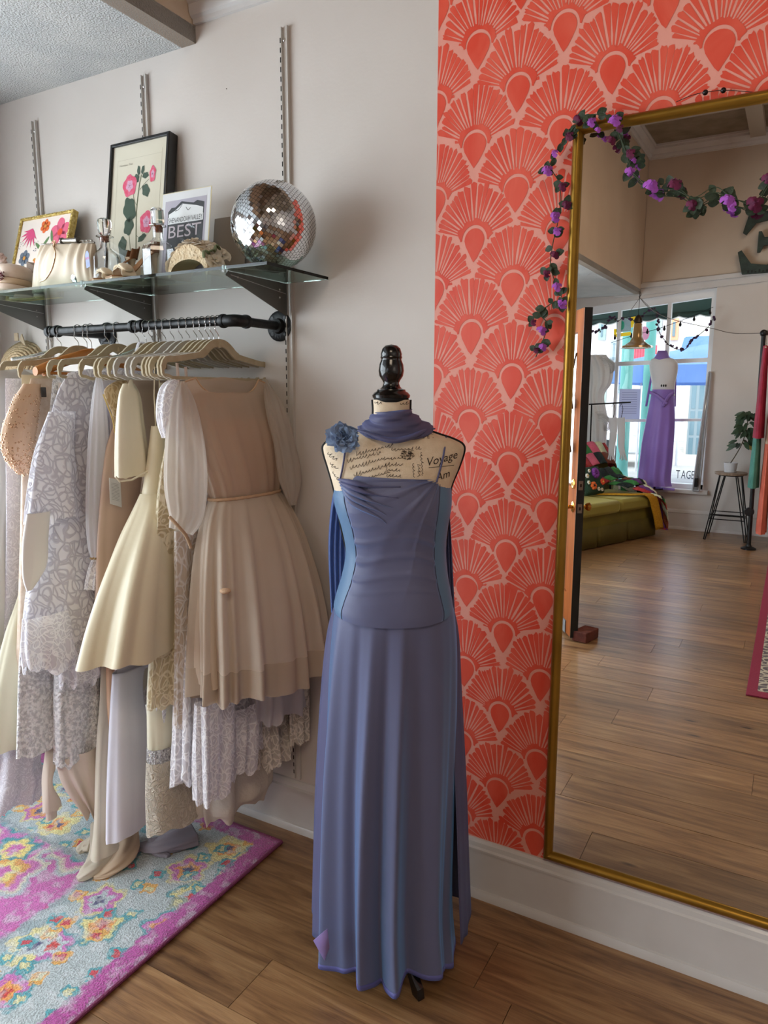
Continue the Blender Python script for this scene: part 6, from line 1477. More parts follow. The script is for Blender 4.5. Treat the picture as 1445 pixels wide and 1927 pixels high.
for i in range(NS):
    for j in range(NT):
        rows = []
        for a in range(7):
            row = []
            for b_ in range(7):
                q = tp((i+.02+.96*a/6)/NS, (j+.02+.96*b_/6)/NT); puff = .014*math.sin(PI*a/6)*math.sin(PI*b_/6); row.append(q+Vector((0, 0, puff))-sy*puff*.8)
            rows.append(row)
        MB().rings(rows, False).build('granny_square', pms[rp.randrange(len(pms))], thr, angle=180, solid=.006)
yel = mat('yarn_mustard', 'C9951E', .9, col2='B8830F', nscale=60, bump=1, bscale=110); rows = []
for i in range(22):
    v = i/21; row = []
    for j in range(5):
        w_ = j/4*.15; P0 = crom([(Ls-.78, .50, .465), (Ls-.48, .10, .475), (Ls-.30, -.02, .46), (Ls-.20, -.035, .30), (Ls-.10, -.035, .08)], 22)[i]; row.append(SP(P0[0]+w_, P0[1]-.008, P0[2]+.004*(j % 2)))
    rows.append(row)
MB().rings(rows, False).build('yellow_edging', yel, thr, angle=180, solid=.01)
# embroidered cushion
cp = mY(1150, 900, S1.y*-1+.15) if False else SP(Ls-.92, .42, .47)
cu = thing('cushion', SP(Ls-.70, .34, .46), 'dark green crochet cushion with purple, orange and white flowers leaning on the sofa back', 'cushion')
Tc = frame_T(SP(Ls-.87, .33, .47), sx, (sy*.35+Vector((0, 0, 1))))
rows = []
def cz(x, y): return .055*(max(0, 1-(2*x/.34-1)**4)*max(0, 1-(2*y/.30-1)**4))**.5
for s in (1, -1): MB().rings([[Tc @ Vector((.34*i/20, .30*j/20, s*cz(.34*i/20, .30*j/20))) for i in range(21)] for j in range(21)], False).build('cushion_face', mat('forest_yarn', '24402E', .9, bump=1, bscale=120), cu, angle=180)
for (x, y, r, c1, c2, n_) in ((.19, .22, .058, '7A3A92', '5A2470', 9), (.11, .09, .045, 'D9682E', '2A2030', 6), (.28, .12, .035, 'D9542E', 'E8C060', 7), (.05, .20, .026, 'E6E2D8', 'D8B040', 6), (.05, .13, .022, 'E6E2D8', 'D8B040', 6), (.19, .05, .022, 'E6E2D8', 'D8B040', 6), (.25, .04, .020, 'E6E2D8', 'D8B040', 6), (.10, .25, .020, 'E6E2D8', 'D8B040', 6)):
    mb = MB()
    for k in range(n_):
        a = 2*PI*k/n_; mb.ball(Tc @ Vector((x+r*.6*math.cos(a), y+r*.6*math.sin(a), -cz(x, y)-.006)), r*.42, 8, 6)
    fo = mb.build('yarn_flower', mat('yarn_f'+c1, c1, .9), cu); MB().ball(Tc @ Vector((x, y, -cz(x, y)-.016)), r*.28, 8, 6).build('flower_centre', mat('yarn_f'+c2, c2, .9), fo)
pk = thing('crochet_trim', SP(.62, .3, .46), 'small pink, white and black crochet strip at the sofa seat beside the brass knob', 'textile')
MB().box(mY(1076, 955, -S0.y+.05), (.07, .03, .12)).build('strip', pms[7], pk, bevel=.01)

# wire stool, pot, plant
st = mZ(1362, 1012); st.z = 0
stool = thing('bar_stool', (st.x, st.y, 0), 'tall stool with black hairpin legs and round wooden seat by the front wall', 'stool')
sc = mY(1374, 888, -st.y); hs = sc.z; bl = mat('black_wire_steel', '0E0E10', .4, .5); sc = Vector((st.x+.02, st.y, 0))
MB().lathe([(.0, hs), (.155, hs), (.16, hs-.006), (.155, hs-.024), (.0, hs-.024)], sc, 40, None, (False, False)).build('seat', mat('pale_wood_seat', '9C8878', .5, col2='86725F', nscale=5, stretch=(8, 1, 1)), stool)
for k in range(4):
    a = PI/4+k*PI/2; t0 = Vector((math.cos(a), math.sin(a), 0)); sd = Vector((-t0.y, t0.x, 0)); top_ = sc+t0*.11+Vector((0, 0, hs-.024)); ft_ = sc+t0*.27
    MB().tube(cpath([top_+sd*.035, ft_+sd*.012+Vector((0, 0, .02)), ft_+Vector((0, 0, .005)), ft_-sd*.012+Vector((0, 0, .02)), top_-sd*.035], 40), .006, 8).build('leg', bl, stool)
for zz, q in ((.26, .225), (.22, .235)): MB().tube([sc+Vector((q*math.cos(PI/4+k*PI/2), q*math.sin(PI/4+k*PI/2), zz)) for k in range(4)], .005, 8, closed=True).build('foot_ring', bl, stool)
MB().tube([sc+Vector((.12*math.cos(q), .12*math.sin(q), hs-.03)) for q in [2*PI*k/24 for k in range(24)]], .006, 8, closed=True).build('seat_ring', bl, stool)
pot = thing('potted_plant', (sc.x-.02, sc.y, hs), 'white pot with a leggy leaning plant on the tall stool', 'plant')
pc_ = Vector((sc.x-.01, sc.y, hs))
MB().lathe([(.001, .0), (.05, .0), (.054, .004), (.062, .05), (.067, .10), (.062, .10), (.058, .08), (.001, .08)], pc_, 32, None, (False, False)).build('pot', mat('white_ceramic', 'C9C9CC', .3), pot)
MB().lathe([(.056, 0), (.060, .004), (.060, .014), (.05, .014)], pc_, 32).build('saucer', mat('white_ceramic'), pot)
MB().lathe([(.001, .082), (.057, .082)], pc_, 24, None, (False, False)).build('soil', mat('soil', '2A1E16', .95), pot)
stp = cpath([pc_+Vector((-.01, 0, .08)), pc_+Vector((.04, 0, .18)), pc_+Vector((.09, .01, .30)), pc_+Vector((.12, .01, .45)), pc_+Vector((.13, .0, .60))], 30)
MB().tube(stp, .005, 8).build('stem', mat('plant_stem', '4A4430', .8), pot)
pl = mat('plant_leaf', '2E4230', .5, col2='3C5238', nscale=20); py_ = mat('plant_leaf_yellow', 'A79A4C', .6)
rd = random.Random(12)
for k in range(90):
    b_ = stp[rd.choice([13, 15, 17, 20, 22, 25, 28, 29])]; a = rd.uniform(0, 6.28); tip = b_+Vector((.05*math.cos(a), .05*math.sin(a), rd.uniform(-.01, .04)))
    d = (math.cos(a+rd.uniform(-.6, .6)), math.sin(a), rd.uniform(-1.1, -.1)); leaf_mb(tip, d, (0, 1, .4), rd.uniform(.07, .12), .018).build('leaf', py_ if k in (3, 4) else pl, pot, angle=180)

# clothes rack at the right of the mirror image
rk = thing('rolling_rack', mZ(1420, 1000), 'black pipe clothes rack with coloured garments near the front wall', 'clothes rack')
Yr = 6.0; tp_ = mY(1437, 627, Yr); bt_ = mY(1412, 985, Yr); bt_.z = 0
MB().tube([tp_, Vector((bt_.x, bt_.y, .05))], .02, 16).build('upright', blk, rk); MB().ball(tp_, .034, 16, 10).build('joint', blk, rk)
MB().tube([tp_, tp_+Vector((1.5, .1, 0))], .02, 16).build('crossbar', blk, rk); MB().tube([tp_+Vector((1.5, .1, 0)), (tp_.x+1.5, tp_.y+.1, .0)], .02, 16).build('upright', blk, rk)
MB().lathe([(.0, 0), (.07, 0), (.07, .012), (.03, .03), (.02, .05)], (bt_.x, bt_.y, 0), 24, None, (False, False)).build('floor_flange', blk, rk)
MB().lathe([(.001, -.02), (.04, -.02), (.045, 0), (.04, .02), (.001, .02)], mY(1410, 963, Yr), 20, Matrix.Rotation(PI/2, 3, 'X')).build('union', blk, rk)
tp2 = tp_.x
for i, (nm, lb, c, c2, dx, ztop, zbot, wd) in enumerate((('red_dress', 'dark red dress, first on the black pipe rack', 'A3203E', '8A1832', .03, -.12, 1.10, .20), ('teal_dress', 'teal dress hanging low behind the red one on the black rack', '4E8C7E', '40786C', .02, -.62, .62, .16), ('cream_blouse', 'cream patterned blouse on the black pipe rack', 'C8B49A', 'A8907A', .14, -.14, 1.05, .22), ('coral_dress', 'coral pink dress at the end of the black pipe rack', 'D9705A', 'C8604C', .12, -.60, .18, .16), ('grey_skirt', 'grey-green skirt on the black pipe rack', '7A8478', '6A7468', .24, -.6, .3, .2), ('rose_dress', 'rose pink dress further along the black pipe rack', 'C87A88', 'B86A78', .34, -.12, .5, .25), ('navy_dress', 'navy dress further along the black pipe rack', '2E3450', '262A44', .46, -.12, .4, .25))):
    x = tp2+dx; t = thing(nm, (x, tp_.y, zbot), lb, 'dress', None); rr = []
    for a in range(20):
        v = a/19; z = (tp_.z+ztop)*(1-v)+zbot*v; w_ = wd*(.55+.45*min(1, v*4)); rr.append([Vector((x+.040*math.cos(q)*(.5+.5*v)*(1+.3*math.sin(7*q+i)), tp_.y+w_*math.sin(q), z)) for q in [2*PI*k/48 for k in range(48)]])
    MB().rings(rr).build('garment_body', mat('rack_'+nm, c, .7, col2=c2, nscale=8), t, angle=180)
    hk = Vector((x, tp_.y, tp_.z)); MB().tube(cpath([hk+Vector((0, -.03, .0)), hk+Vector((0, 0, .027)), hk+Vector((0, .024, 0)), hk+Vector((0, 0, -.05)), hk+Vector((0, 0, -.12))], 20), .003, 6).build('hanger_hook', chrome, t)
    MB().tube([hk+Vector((0, 0, -.12)), Vector((x, tp_.y, tp_.z+ztop))], .003, 6).build('hanger_stem', chrome, t)
    MB().tube(cpath([Vector((x, tp_.y-wd*.6, tp_.z+ztop-.02)), Vector((x, tp_.y, tp_.z+ztop+.01)), Vector((x, tp_.y+wd*.6, tp_.z+ztop-.02))], 12), .008, 8).build('hanger_arm', velvet, t)

# rug with red border, right
c1 = mZ(1403, 1309); c2 = mZ(1439, 1060)
rbm = mat('red_rug_border', '8E2A44', .95, bump=.8, bscale=200); rfm = lace('cream_rug_field', 'D2C6AE', '5A4A50', 16, 1, .6)
r2g = MB().bb((c1.x, c1.y, .0), (c1.x+1.5, c2.y, .009)).build('bordered_rug', rbm, None, smooth=False, bevel=.003, label='cream rug with wine red border at the right edge of the mirror view', cat='rug')
MB().bb((c1.x+.05, c1.y-.07, .0088), (c1.x+1.45, c2.y+.06, .0105)).build('patterned_field', rfm, r2g, smooth=False)

# big letter E on the wall above the ledge
Ty = mY(1400, 487, 6.78); le = thing('letter_sign', Ty, 'large dark green metal letter E standing on the ledge above the shop window', 'sign')
E0 = mY(1398, 517, 6.76); E1 = mY(1420, 400, 6.76); hE = (E1.z-E0.z); x0 = mY(1396, 470, 6.76).x
dgm = mat('dark_green_metal', '36453F', .5, .3, col2='2A3530', nscale=20); y_ = YF+.09
# slab serif E, seen reversed in the glass
def EP(u, v): return Vector((E0.x-.03+hE*.80*u, y_, E0.z+hE*v))
poly = [(1, 0), (1, 1), (.10, 1), (.0, .68), (.07, .64), (.24, .82), (.55, .86), (.66, .84), (.66, .58), (.42, .58), (.36, .68), (.30, .68), (.30, .34), (.36, .34), (.42, .45), (.66, .45), (.66, .17), (.5, .13), (.20, .17), (.0, .40), (-.07, .37), (.04, 0)]
MB().prism([EP(u, v) for u, v in poly], (0, -.035, 0)).build('letter_body', dgm, le, smooth=False, bevel=.003)
dr = MB(); rd = random.Random(3)
for u in [i/14 for i in range(2, 14)]:
    for v, s in ((.985, -1), (.015, 1)):
        L_ = rd.uniform(.02, .06); dr.bb(tuple(EP(u, v)+Vector((0, -.003, 0))), tuple(EP(u+.035, v+s*L_)+Vector((0, .003, 0))))
dr.build('black_dripping_edge', mat('drip_black', '0D0F10', .6), le, smooth=False, kind='stuff')

# ---- window display
yw = -YF-.0                                     # depth of the window wall behind the glass
def W(px, py, off=0.): return mY(px, py, 6.82+off)
# white dress form with the lilac halter gown, standing on the sill
sf0 = W(1238, 915, -.12); wx = mY(1246, 700, 6.72).x; wy = YF+.14
wf_ = thing('dress_form', (wx, wy, WZ0), 'white dress form seen from behind, standing in the shop window', 'dress form')
whm = mat('white_form', 'C9C7C8', .6)
def wz(py): return mY(1246, py, -wy+2*MY).z
def wX(px, py): return mY(px, py, -wy+2*MY).x
rows = [(663, 1238, 1252), (672, 1233, 1258), (676, 1226, 1268), (684, 1222, 1275), (700, 1223, 1275), (725, 1227, 1270), (745, 1226, 1270)]
rr = []
for z, xa, xb in crom([(wz(p), wX(a, p), wX(b_, p)) for p, a, b_ in rows], 30):
    hw = (xb-xa)/2; rr.append([Vector(((xa+xb)/2+hw*math.cos(q), wy+min(.10, hw*.62)*math.sin(q), z)) for q in [2*PI*k/40 for k in range(40)]])
MB().rings(rr, True, (True, True)).build('torso', whm, wf_, angle=180); MB().tube([(wx, wy, WZ0+.01), (wx, wy, wz(745))], .012, 10).build('pole', blackw, wf_)
MB().lathe([(.001, 0), (.11, 0), (.11, .012), (.02, .02)], (wx, wy, WZ0), 24, None, (False, True)).build('base', blackw, wf_)
gl = thing('halter_gown', (wx, wy, WZ0+.01), 'lilac halter gown on the white form in the shop window', 'dress')
lilm = mat('lilac_jersey', '9A7CC8', .5, col2='8E70BC', nscale=3, sheen=.6, sheen_tint='C8B4F0', translucent=.25)
rows = [(733, 1227, 1270), (750, 1224, 1269), (790, 1216, 1270), (830, 1208, 1268), (870, 1203, 1265), (900, 1200, 1262), (914, 1200, 1264)]; rr = []
for i, (z, xa, xb) in enumerate(crom([(max(wz(p), WZ0+.012), wX(a, p), wX(b_, p)) for p, a, b_ in rows], 50)):
    hw = (xb-xa)/2; v = i/49; rr.append([Vector(((xa+xb)/2+hw*math.cos(q)*(1+.04*v*math.sin(8*q)), wy+(.10+.03*v)*math.sin(q)*(1+.14*v*math.sin(9*q+1)), z)) for q in [2*PI*k/120 for k in range(120)]])
MB().rings(rr).build('skirt', lilm, gl, angle=180)
MB().rings([[Vector((wX(1246, 668)+r_*math.cos(q), wy+r_*.8*math.sin(q), wz(p))) for q in [2*PI*k/30 for k in range(30)]] for p, r_ in ((660, .045), (668, .062), (674, .085), (678, .095))]).build('halter_collar', lilm, gl, angle=180, solid=.003)
for a, b_ in (((1225, 738), (1258, 760)), ((1270, 738), (1250, 765))):
    MB().tube(cpath([Vector((wX(*a), wy+.08, wz(a[1]))), Vector((wX((a[0]+b_[0])/2, 748), wy+.112, wz(746))), Vector((wX(*b_), wy+.118, wz(b_[1])))], 16), .018, 8, flat=.5).build('waist_drape', lilm, gl, angle=180)
for px0, px1 in ((1270, 1268), (1226, 1214)): MB().tube([Vector((wX(px0, 700), wy-.03, wz(700))), Vector((wX(px1, 765), wy-.06, wz(765)))], .012, 8, flat=.4).build('sash_end', lilm, gl)
MB().tube([Vector((wx+.10, wy+.05, WZ0+.012)), Vector((wx+.22, wy+.06, WZ0+.01))], .014, 8, flat=.6).build('train', lilm, gl)
clp = thing('hair_clips', (wX(1251, 724), wy+.125, wz(728)), 'three dark claw clips pinning the lilac gown at the back', 'clip')
for k in range(3): MB().ball(Vector((wX(1248+4*k, 726), wy+.125, wz(726))), .012, 8, 6, (.7, .6, 1.2)).build('clip', bl, clp)

# ladder-like white frame leaning at the window jamb
lf = thing('leaning_frame', W(1312, 915, -.1), 'tall white framed mirror leaning at the right jamb of the shop window', 'frame')
a0, a1 = mY(1304, 915, 6.70), mY(1334, 700, 6.78); b0, b1 = mY(1316, 915, 6.70), mY(1338, 702, 6.78)
a0.z = b0.z = WZ0+.002
for p, q in ((a0, a1), (b0, b1), (a0, b0), (a1, b1)): MB().tube([p, q], .011, 4, caps=True).build('frame_bar', mat('grey_white_frame', 'A9A9AC', .4), lf, smooth=False)
MB().add([a0, b0, b1, a1], [(0, 1, 2, 3)]).build('frame_panel', mat('frame_panel', 'B9BEC4', .2, .6), lf, solid=.004)
tag(MB().box(mY(1310, 908, 6.66)+Vector((0, 0, .0)), (.035, .04, .10)).build('small_bottle', bl, None, bevel=.006), 'small black bottle on the sill at the foot of the leaning frame', 'bottle')

# white dress at the left of the window, gloves rack
wd_ = thing('white_dress', (mY(1128, 760, 6.6).x, YF+.25, WZ0), 'white ruffled dress standing in the shop window behind the door', 'dress')
rows = [(668, 1108, 1140), (690, 1106, 1153), (720, 1106, 1150), (745, 1106, 1136), (790, 1105, 1142), (850, 1104, 1140), (908, 1104, 1148)]; rr = []; wy2 = YF+.22
for i, (z, xa, xb) in enumerate(crom([(max(mY(1130, p, -wy2+2*MY).z, WZ0+.005), mY(a, p, -wy2+2*MY).x, mY(b_, p, -wy2+2*MY).x) for p, a, b_ in rows], 50)):
    hw = (xb-xa)/2; rr.append([Vector(((xa+xb)/2+hw*math.cos(q)*(1+.06*math.sin(11*q)), wy2+.10*math.sin(q)*(1+.12*math.sin(9*q+i*.2)), z)) for q in [2*PI*k/100 for k in range(100)]])
MB().rings(rr, True, (True, False)).build('dress_body', mat('backlit_white', 'DAD8D6', .8, bump=.6, bscale=20, translucent=.3), wd_, angle=180)
for (px, py, r_) in ((1122, 690, .10), (1140, 694, .12), (1130, 800, .14)):
    c = mY(px, py, 6.55); mb = MB()
    for q in range(12): mb.lathe([(r_*(.25+.06*q)*1.0, -.01), (r_*(.28+.06*q), .012*math.sin(q))], c+Vector((0, .01*q*0, .008*(q-6))), 30, Matrix.Rotation(PI/2-.4, 3, 'X'), (False, False))
    mb.build('ruffle', mat('backlit_lace', 'C8C4C0', .9, bump=1, bscale=60, translucent=.3), wd_, angle=180)
gr = thing('garment_rail', mY(1150, 762, 6.2), 'slim black garment stand with white gloves hanging in front of the shop window', 'garment rail')
yg = 6.3; a, b_ = mY(1108, 761, yg), mY(1187, 757, yg); MB().tube([a, b_], .008, 8).build('bar', bl, gr); MB().tube([mY(1113, 762, yg), Vector((mY(1110, 900, yg).x, -yg+2*MY, 0))], .008, 8).build('upright', bl, gr)
MB().tube([Vector((a.x-.1, a.y, .01)), Vector((b_.x, b_.y, .01))], .01, 8).build('foot', bl, gr)
for k, (px, nm, lb) in enumerate(((1153, 'white_glove', 'left long white glove hanging on the black garment stand'), (1168, 'white_glove', 'right long white glove hanging on the black garment stand, fingers splayed'))):
    t = thing(nm, mY(px, 780, yg-.02), lb, 'glove', 'white gloves in the window'); p0 = mY(px, 783, yg-.02)
    pts = [mY(px, 786, yg-.02), mY(px+1, 815, yg-.02), mY(px-2+3*k, 840, yg-.02), mY(px-3+7*k, 856, yg-.02)]
    MB().tube(cpath(pts, 16), [.045-.001*i for i in range(16)], 10, flat=.35).build('glove_body', mat('glove_white', 'CFCDCE', .7, translucent=.3), t)
    for f_ in range(4): MB().tube([pts[-1]+Vector((-.02+.014*f_, 0, .01)), pts[-1]+Vector((-.03+.024*f_, 0, -.05-.01*(f_ % 2)))], .008, 6).build('finger', mat('glove_white'), t)
    MB().tube(cpath([mY(px+1, 786, yg-.02), mY(px+4, 770, yg-.01), mY(px+1, 760, yg), mY(px-2, 766, yg)], 14), .003, 6).build('hook', bl, t)

# pendant bell lamp
pd = thing('pendant_lamp', mY(1199, 610, 6.5), 'bell-shaped amber glass and brass pendant lamp hanging in the shop window', 'lamp')
pcx = mY(1198, 655, 6.5); sc_ = 1/(F_PX)*(CAMP-refl(pcx)).length*1.0
amber = mat('amber_glass', 'A8814C', .15, .2, trans=.35)
pr = [(.0, .27), (.045, .26), (.05, .20), (.055, .12), (.075, .07), (.125, .035), (.165, .02), (.17, .0), (.16, .0), (.12, .02), (.07, .05), (.045, .11), (.04, .2), (.0, .24)]
MB().lathe(pr, pcx+Vector((0, 0, 0)), 40, None, (False, False)).build('shade', amber, pd); MB().lathe([(.02, .26), (.045, .27), (.04, .31), (.03, .33), (.012, .35)], pcx, 20).build('cap', mat('dark_cap', '3C2E22', .4, .5), pd)
hk = mY(1204, 556, 6.5); MB().tube([pcx+Vector((0, 0, .34)), Vector((pcx.x, pcx.y, 2.6))], .003, 6).build('cord', bl, pd)
for px in (1190, 1228): pass
# fairy-light cords and dark flower garland across the window
fg = thing('window_garland', mY(1200, 600, 6.6), 'dark purple leaf garland looped across the shop window', 'garland')
gp2 = [(1112, 622), (1125, 624), (1140, 612), (1150, 598), (1162, 604), (1176, 598), (1200, 604), (1215, 588), (1232, 582), (1238, 600), (1238, 615), (1243, 630), (1255, 645), (1262, 652), (1278, 658), (1292, 655), (1300, 640), (1318, 628), (1335, 612), (1342, 598)]
P = cpath([mY(*p, 6.62) for p in gp2], 200); MB().tube(P, .004, 6).build('vine', vine, fg)
rd = random.Random(14); nap = mat('night_plum', '2E2030', .8, col2='4A2A50', nscale=30)
for k in range(90):
    c = P[rd.randrange(200)]+Vector((rd.gauss(0, .008), rd.gauss(0, .01), rd.gauss(0, .008))); MB().ball(c, rd.uniform(.010, .020), 6, 4, (1, .6, .8), Matrix.Rotation(rd.uniform(0, 3), 3, 'Y')).build('leaf_cluster', nap, fg)
fl_ = thing('string_lights', mY(1280, 600, 6.7), 'cord with small dark bulbs strung across the shop window to the right wall', 'string lights')
P = cpath([mY(1150, 645, 6.7), mY(1190, 632, 6.7), mY(1240, 618, 6.7), mY(1290, 600, 6.7), mY(1342, 578, 6.7)], 60); MB().tube(P, .003, 6).build('cord', bl, fl_)
for px, py in ((1157, 635), (1188, 632), (1218, 624), (1250, 618), (1280, 610), (1306, 600), (1336, 588)):
    c = mY(px, py, 6.7); MB().lathe([(.006, .03), (.008, .012), (.014, 0), (.014, -.014), (.004, -.026)], c, 10).build('bulb', bl, fl_)
P = cpath([mY(1202, 558, 6.6), mY(1222, 580, 6.6), mY(1262, 600, 6.62), mY(1340, 618, 6.68), mY(1380, 627, 6.72), mY(1438, 627, 6.7)], 90)
ch = thing('chain', mY(1345, 618, 6.66), 'thin chain swagged from the lamp hook along the front wall to the rack', 'chain'); MB().tube(P, .0035, 5).build('links', mat('chain_grey', '6A645E', .4, .7), ch)
for px in (1184, 1232): MB().tube([mY(1204, 560, 6.6), mY(px, 588, 6.6)], .003, 5).build('guy_wire', mat('chain_grey'), ch)
MB().tube(cpath([mY(1202, 548, 6.6), mY(1206, 553, 6.6), mY(1203, 560, 6.6)], 10), .006, 6).build('hook', mat('chain_grey'), ch)

# ---- window lettering and sheets on the glass (read from the street)
lt = thing('window_lettering', Vector((WX1-.3, YF-.104, WZ0+.1)), 'grey serif shop lettering TAGE on the glass low in the shop window', 'lettering')
grym = mat('letter_grey', '6E7884', .6)
p0, p1 = mY(1271, 893, 6.93), mY(1312, 893, 6.93)
tw = text_mb('TAGE', .125, Matrix(((-1, 0, 0, 0), (0, 0, 0, 0), (0, 1, 0, 0), (0, 0, 0, 1))), 'LEFT')
xs = [v.x for v in tw.v]; 
for i_, chx in enumerate('TAGE'):
    a = text_mb(chx, .135, Matrix.Identity(4), 'LEFT'); x_ = [v.x for v in a.v]
    cx_ = p0.x+.005+i_*.055
    MB().add([Vector((cx_+(v.x-min(x_))*.55, YF-.106, p0.z-.0+v.y)) for v in a.v], a.f).build('letter', grym, lt, smooth=False)
ps = [mY(1166, 732, 6.92), mY(1205, 732, 6.92), mY(1203, 794, 6.92), mY(1163, 794, 6.92)]
nt_ = thing('paper_notice', ps[0], 'white printed notice taped to the shop window glass', 'notice'); MB().add(ps, [(0, 1, 2, 3)]).build('paper', mat('notice_paper', 'C9CCE0', .8, translucent=.4), nt_, smooth=False, solid=.001)
nl = MB()
for k in range(10):
    v = .1+.07*k; a = ps[0].lerp(ps[3], v); b_ = ps[1].lerp(ps[2], v); nl.add([a.lerp(b_, .12)+Vector((0, .002, 0)), a.lerp(b_, .85)+Vector((0, .002, 0)), a.lerp(b_, .85)+Vector((0, .002, -.006)), a.lerp(b_, .12)+Vector((0, .002, -.006))], [(0, 1, 2, 3)])
nl.build('print_lines', mat('notice_print', '8A8CA8', .8), nt_, smooth=False, kind='stuff')
sg = thing('window_sticker', mY(1170, 620, 6.92), 'bright yellow, teal and pink sticker sign on the shop window glass', 'sign')
def wq(pts, c, nm, off=0, em=0): return MB().add([mY(x, y, 6.93-off) for x, y in pts], [tuple(range(len(pts)))]).build(nm, mat('sign_'+c, c, .5, translucent=.5), sg, smooth=False)
wq([(1155, 619), (1160, 619), (1160, 628), (1187, 624), (1187, 631), (1155, 635)], 'F2C818', 'yellow_bracket')
wq([(1187, 597), (1196, 595), (1192, 615), (1187, 617)], 'F2C818', 'yellow_bar'); wq([(1169+6*math.cos(a), 612+9*math.sin(a)) for a in [2*PI*k/20 for k in range(20)]], '1EC8A0', 'teal_disc', .004)
wq([(1213+9*math.cos(a), 627+13*math.sin(a)) for a in [2*PI*k/20 for k in range(20)]], 'E8A0C0', 'pink_disc', .004); wq([(1160, 600), (1187, 597), (1187, 623), (1160, 626)], '8A9CA0', 'grey_panel')

# ------------------------------------------------------------------ the street outside
street = struct('ground', MB().bb((-14, YF-.2, -.25), (12, -32, -.12)), mat('pale_street', 'B4B0AA', .9, col2='A5A19B', nscale=2), smooth=False)
aw = thing('awning', (-1.6, YF-.7, 2.3), 'dark green canvas awning with white scalloped edge over the shop window', 'awning')
awm = mat('awning_green', '24403A', .8, translucent=.1)
def O(px, py, Y): return mY(px, py, Y)
va = 7.7
tl, tr = mY(1060, 560, 7.1), mY(1400, 530, 7.1); bl_, br_ = mY(1060, 606, va), mY(1400, 577, va)
MB().add([tl+Vector((0, 0, .12)), tr+Vector((0, 0, .12)), br_, bl_], [(0, 1, 2, 3)]).build('canopy', awm, aw, solid=.004, smooth=False)
row0, row1 = [], []
for i in range(121):
    p = bl_.lerp(br_, i/120); row0.append(p); row1.append(p+Vector((0, 0, -.05-.03*abs(math.sin(i/120*PI*9)))))
MB().rings([row0, row1], False).build('valance', awm, aw, solid=.003, angle=180)
MB().tube([p+Vector((0, .0, 0)) for p in row1], .008, 6).build('white_piping', mat('piping_white', 'E8E8E8', .7), aw)
# building across the street
bY = 20.0
bld = thing('brick_building', (-2, -bY, 0), 'white-painted brick building across the street with shop window', 'building')
wbk = mat('painted_brick', 'DAD4CC', .9, col2='C8C0B8', nscale=6, bump=.5, bscale=30)
x0 = mY(1290, 800, bY).x
MB().bb((x0, -bY, -.12), (x0+9, -bY-3, 8)).build('wall', wbk, bld, smooth=False)
rd = random.Random(1); nb = 0
for r_ in range(26):
    for c_ in range(9):
        if nb > 210: break
        xx = x0+.02+c_*.25+(.12 if r_ % 2 else 0); zz = .1+r_*.16
        if xx > x0+1.35: continue
        nb += 1
        if nb == 1: bo = MB().bb((-.115, 0, 0), (.115, .03, .065*2)).build('brick', wbk, bld, smooth=False); bd_ = bo.data; bd_.name = 'brick'
        else: bo = bpy.data.objects.new('brick', bd_); COL.objects.link(bo); bo.parent = bld
        bo.location = Vector((xx+.1, -bY+.001+rd.uniform(0, .006), zz))-Vector((-2, -bY, 0))
wmf = mat('street_window_frame', '7A8890', .5); wgl = mat('street_window_glass', '56707C', .1, spec=.8)
for (a, b_, c_, d_) in (((1300), 720, 1318, 870),):
    p, q = mY(a, b_, bY-.05), mY(c_, d_, bY-.05); f = MB().bb(tuple(p), (q.x, p.y+.06, q.z)).build('window', wmf, bld, smooth=False)
    for i in range(2):
        for j in range(3):
            MB().bb((p.x+.05+(q.x-p.x)*i/2, p.y+.061, p.z-.05+(q.z-p.z)*j/3), (p.x+(q.x-p.x)*(i+1)/2-.03, p.y+.07, p.z+.02+(q.z-p.z)*(j+1)/3)).build('pane', wgl, f, smooth=False)
# row of shops further left, pastel
b2 = thing('row_building', (-10, -26, 0), 'pale striped row of shops far across the street', 'building')
xx0, xx1 = mY(1090, 700, 26).x, mY(1292, 700, 26).x
MB().bb((xx0-3, -26, -.12), (xx1, -29, 10)).build('wall', mat('pale_facade', 'D8D4DA', .9, col2='C9C6CC', nscale=3), b2, smooth=False)
for i, (px, py, qx, qy, c) in enumerate(((1128, 600, 1140, 640, '8CA4A4'), (1150, 640, 1162, 684, '9AA8B4'), (1160, 700, 1172, 740, '7E949C'), (1216, 650, 1232, 690, 'B0707E'), (1236, 590, 1246, 625, '9AA4A8'), (1262, 600, 1276, 640, 'D89A78'), (1128, 700, 1140, 760, '9AB0AC'))):
    p, q = mY(px, py, 25.9), mY(qx, qy, 25.9); f = MB().bb(tuple(p), (q.x, p.y+.1, q.z)).build('window', mat('rowwin_'+c, c, .4), b2, smooth=False)
    MB().bb((p.x+.1, p.y+.1, p.z-.12), (q.x-.1, p.y+.13, q.z+.12)).build('pane', wgl, f, smooth=False)
for i in range(9):
    p, q = mY(1192+i*5, 650, 25.7), mY(1194.5+i*5, 684, 25.7)
    MB().bb(tuple(p), (q.x, p.y+.08, q.z)).build('red_stripe', mat('bunting_red', 'C05060', .8), b2, smooth=False)
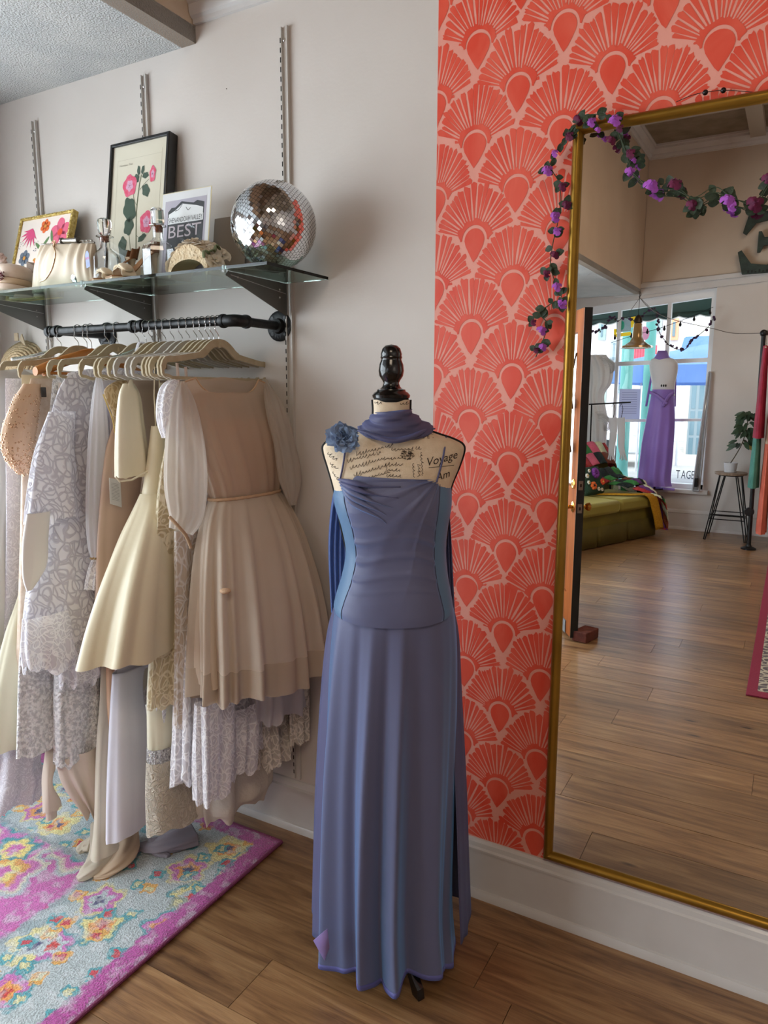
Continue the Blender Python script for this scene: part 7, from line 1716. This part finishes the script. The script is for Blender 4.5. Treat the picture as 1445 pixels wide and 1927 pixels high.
# teal street post
tpp = thing('lamp_post', (mY(1180, 700, 9.6).x, -9.6, -.12), 'teal painted street post outside the shop', 'post'); pxl = mY(1180, 700, 9.6).x
tlm = mat('teal_paint', '4E8C88', .5)
MB().tube([(pxl, -9.6, -.12), (pxl, -9.6, 3.6)], .09, 16).build('pole', tlm, tpp); MB().lathe([(.001, 0), (.2, 0), (.2, .15), (.12, .25), (.09, .5)], (pxl, -9.6, -.12), 20, None, (False, False)).build('base', tlm, tpp)
tp3 = thing('lamp_post', (mY(1226, 620, 9.4).x, -9.4, -.12), 'second teal street post, behind the blue canopy tent', 'post'); pxl = mY(1226, 620, 9.4).x
MB().tube([(pxl, -9.4, -.12), (pxl, -9.4, 3.4)], .075, 16).build('pole', tlm, tp3)
# blue canopy tents
def tent(cx, cy, w_, z0, zt, label):
    t = thing('canopy_tent', (cx, cy, -.12), label, 'tent', None); bm_ = mat('tent_blue', '5A7CB8', .8, col2='6888C0', nscale=2, translucent=.25); c = [Vector((cx+a*w_, cy+b_*w_, z0)) for a, b_ in ((-1, -1), (1, -1), (1, 1), (-1, 1))]; ap = Vector((cx, cy, zt))
    MB().add(c+[ap], [(0, 1, 4), (1, 2, 4), (2, 3, 4), (3, 0, 4)]).build('roof', bm_, t, smooth=False)
    for i in range(4): MB().add([c[i], c[(i+1) % 4], c[(i+1) % 4]+Vector((0, 0, -.28)), c[i]+Vector((0, 0, -.28))], [(0, 1, 2, 3)]).build('valance', bm_, t, smooth=False); MB().tube([c[i], (c[i].x, c[i].y, -.12)], .025, 8).build('leg', mat('tent_leg', 'C8C8CC', .4, .5), t)
tent(mY(1172, 700, 12.5).x+1.9, -12.5, 1.9, mY(1262, 694, 12.5).z, mY(1262, 640, 12.5).z, 'blue canopy tent standing in the street in front of the brick building')
p = mY(1310, 600, 16.5); MBt = thing('tarpaulin', p, 'flat blue market tarpaulin hung high beyond the tent', 'tarpaulin')
MB().add([mY(1288, 634, 16), mY(1345, 632, 16), mY(1345, 676, 15.5), mY(1275, 678, 15.5)], [(0, 1, 2, 3)]).build('sheet', mat('tent_blue'), MBt, solid=.01, smooth=False)
for q in (mY(1288, 634, 16), mY(1345, 632, 16)): MB().tube([q, (q.x, q.y, -.12)], .03, 8).build('pole', mat('tent_leg'), MBt)
# parked car
car = thing('parked_car', mZ(1195, 850, -.12), 'dark grey parked car half hidden behind the lilac gown outside', 'car'); cx_, cy_ = mY(1190, 840, 15).x, -15.2
prof = [(-2.1, .25), (-2.1, .62), (-1.5, .80), (-.9, 1.28), (.7, 1.30), (1.3, .85), (2.1, .75), (2.15, .3)]
MB().prism([(cx_-2.0+x, cy_, z-.12) for x, z in prof], (0, -1.6, 0)).build('body', mat('car_silver', 'C8CCD0', .25, .4), car, bevel=.05)
MB().prism([(cx_-2.0+x, cy_+.01, z-.12) for x, z in [(-1.35, .82), (-.85, 1.2), (.65, 1.22), (1.15, .86)]], (0, -.02, 0)).build('side_window', wgl, car, smooth=False)
for xw in (-1.35, 1.35): MB().lathe([(.001, 0), (.31, 0), (.31, .2), (.001, .2)], (cx_-2.0+xw, cy_+.03, .19), 24, Matrix.Rotation(PI/2, 3, 'X'), (False, False)).build('wheel', blk, car)
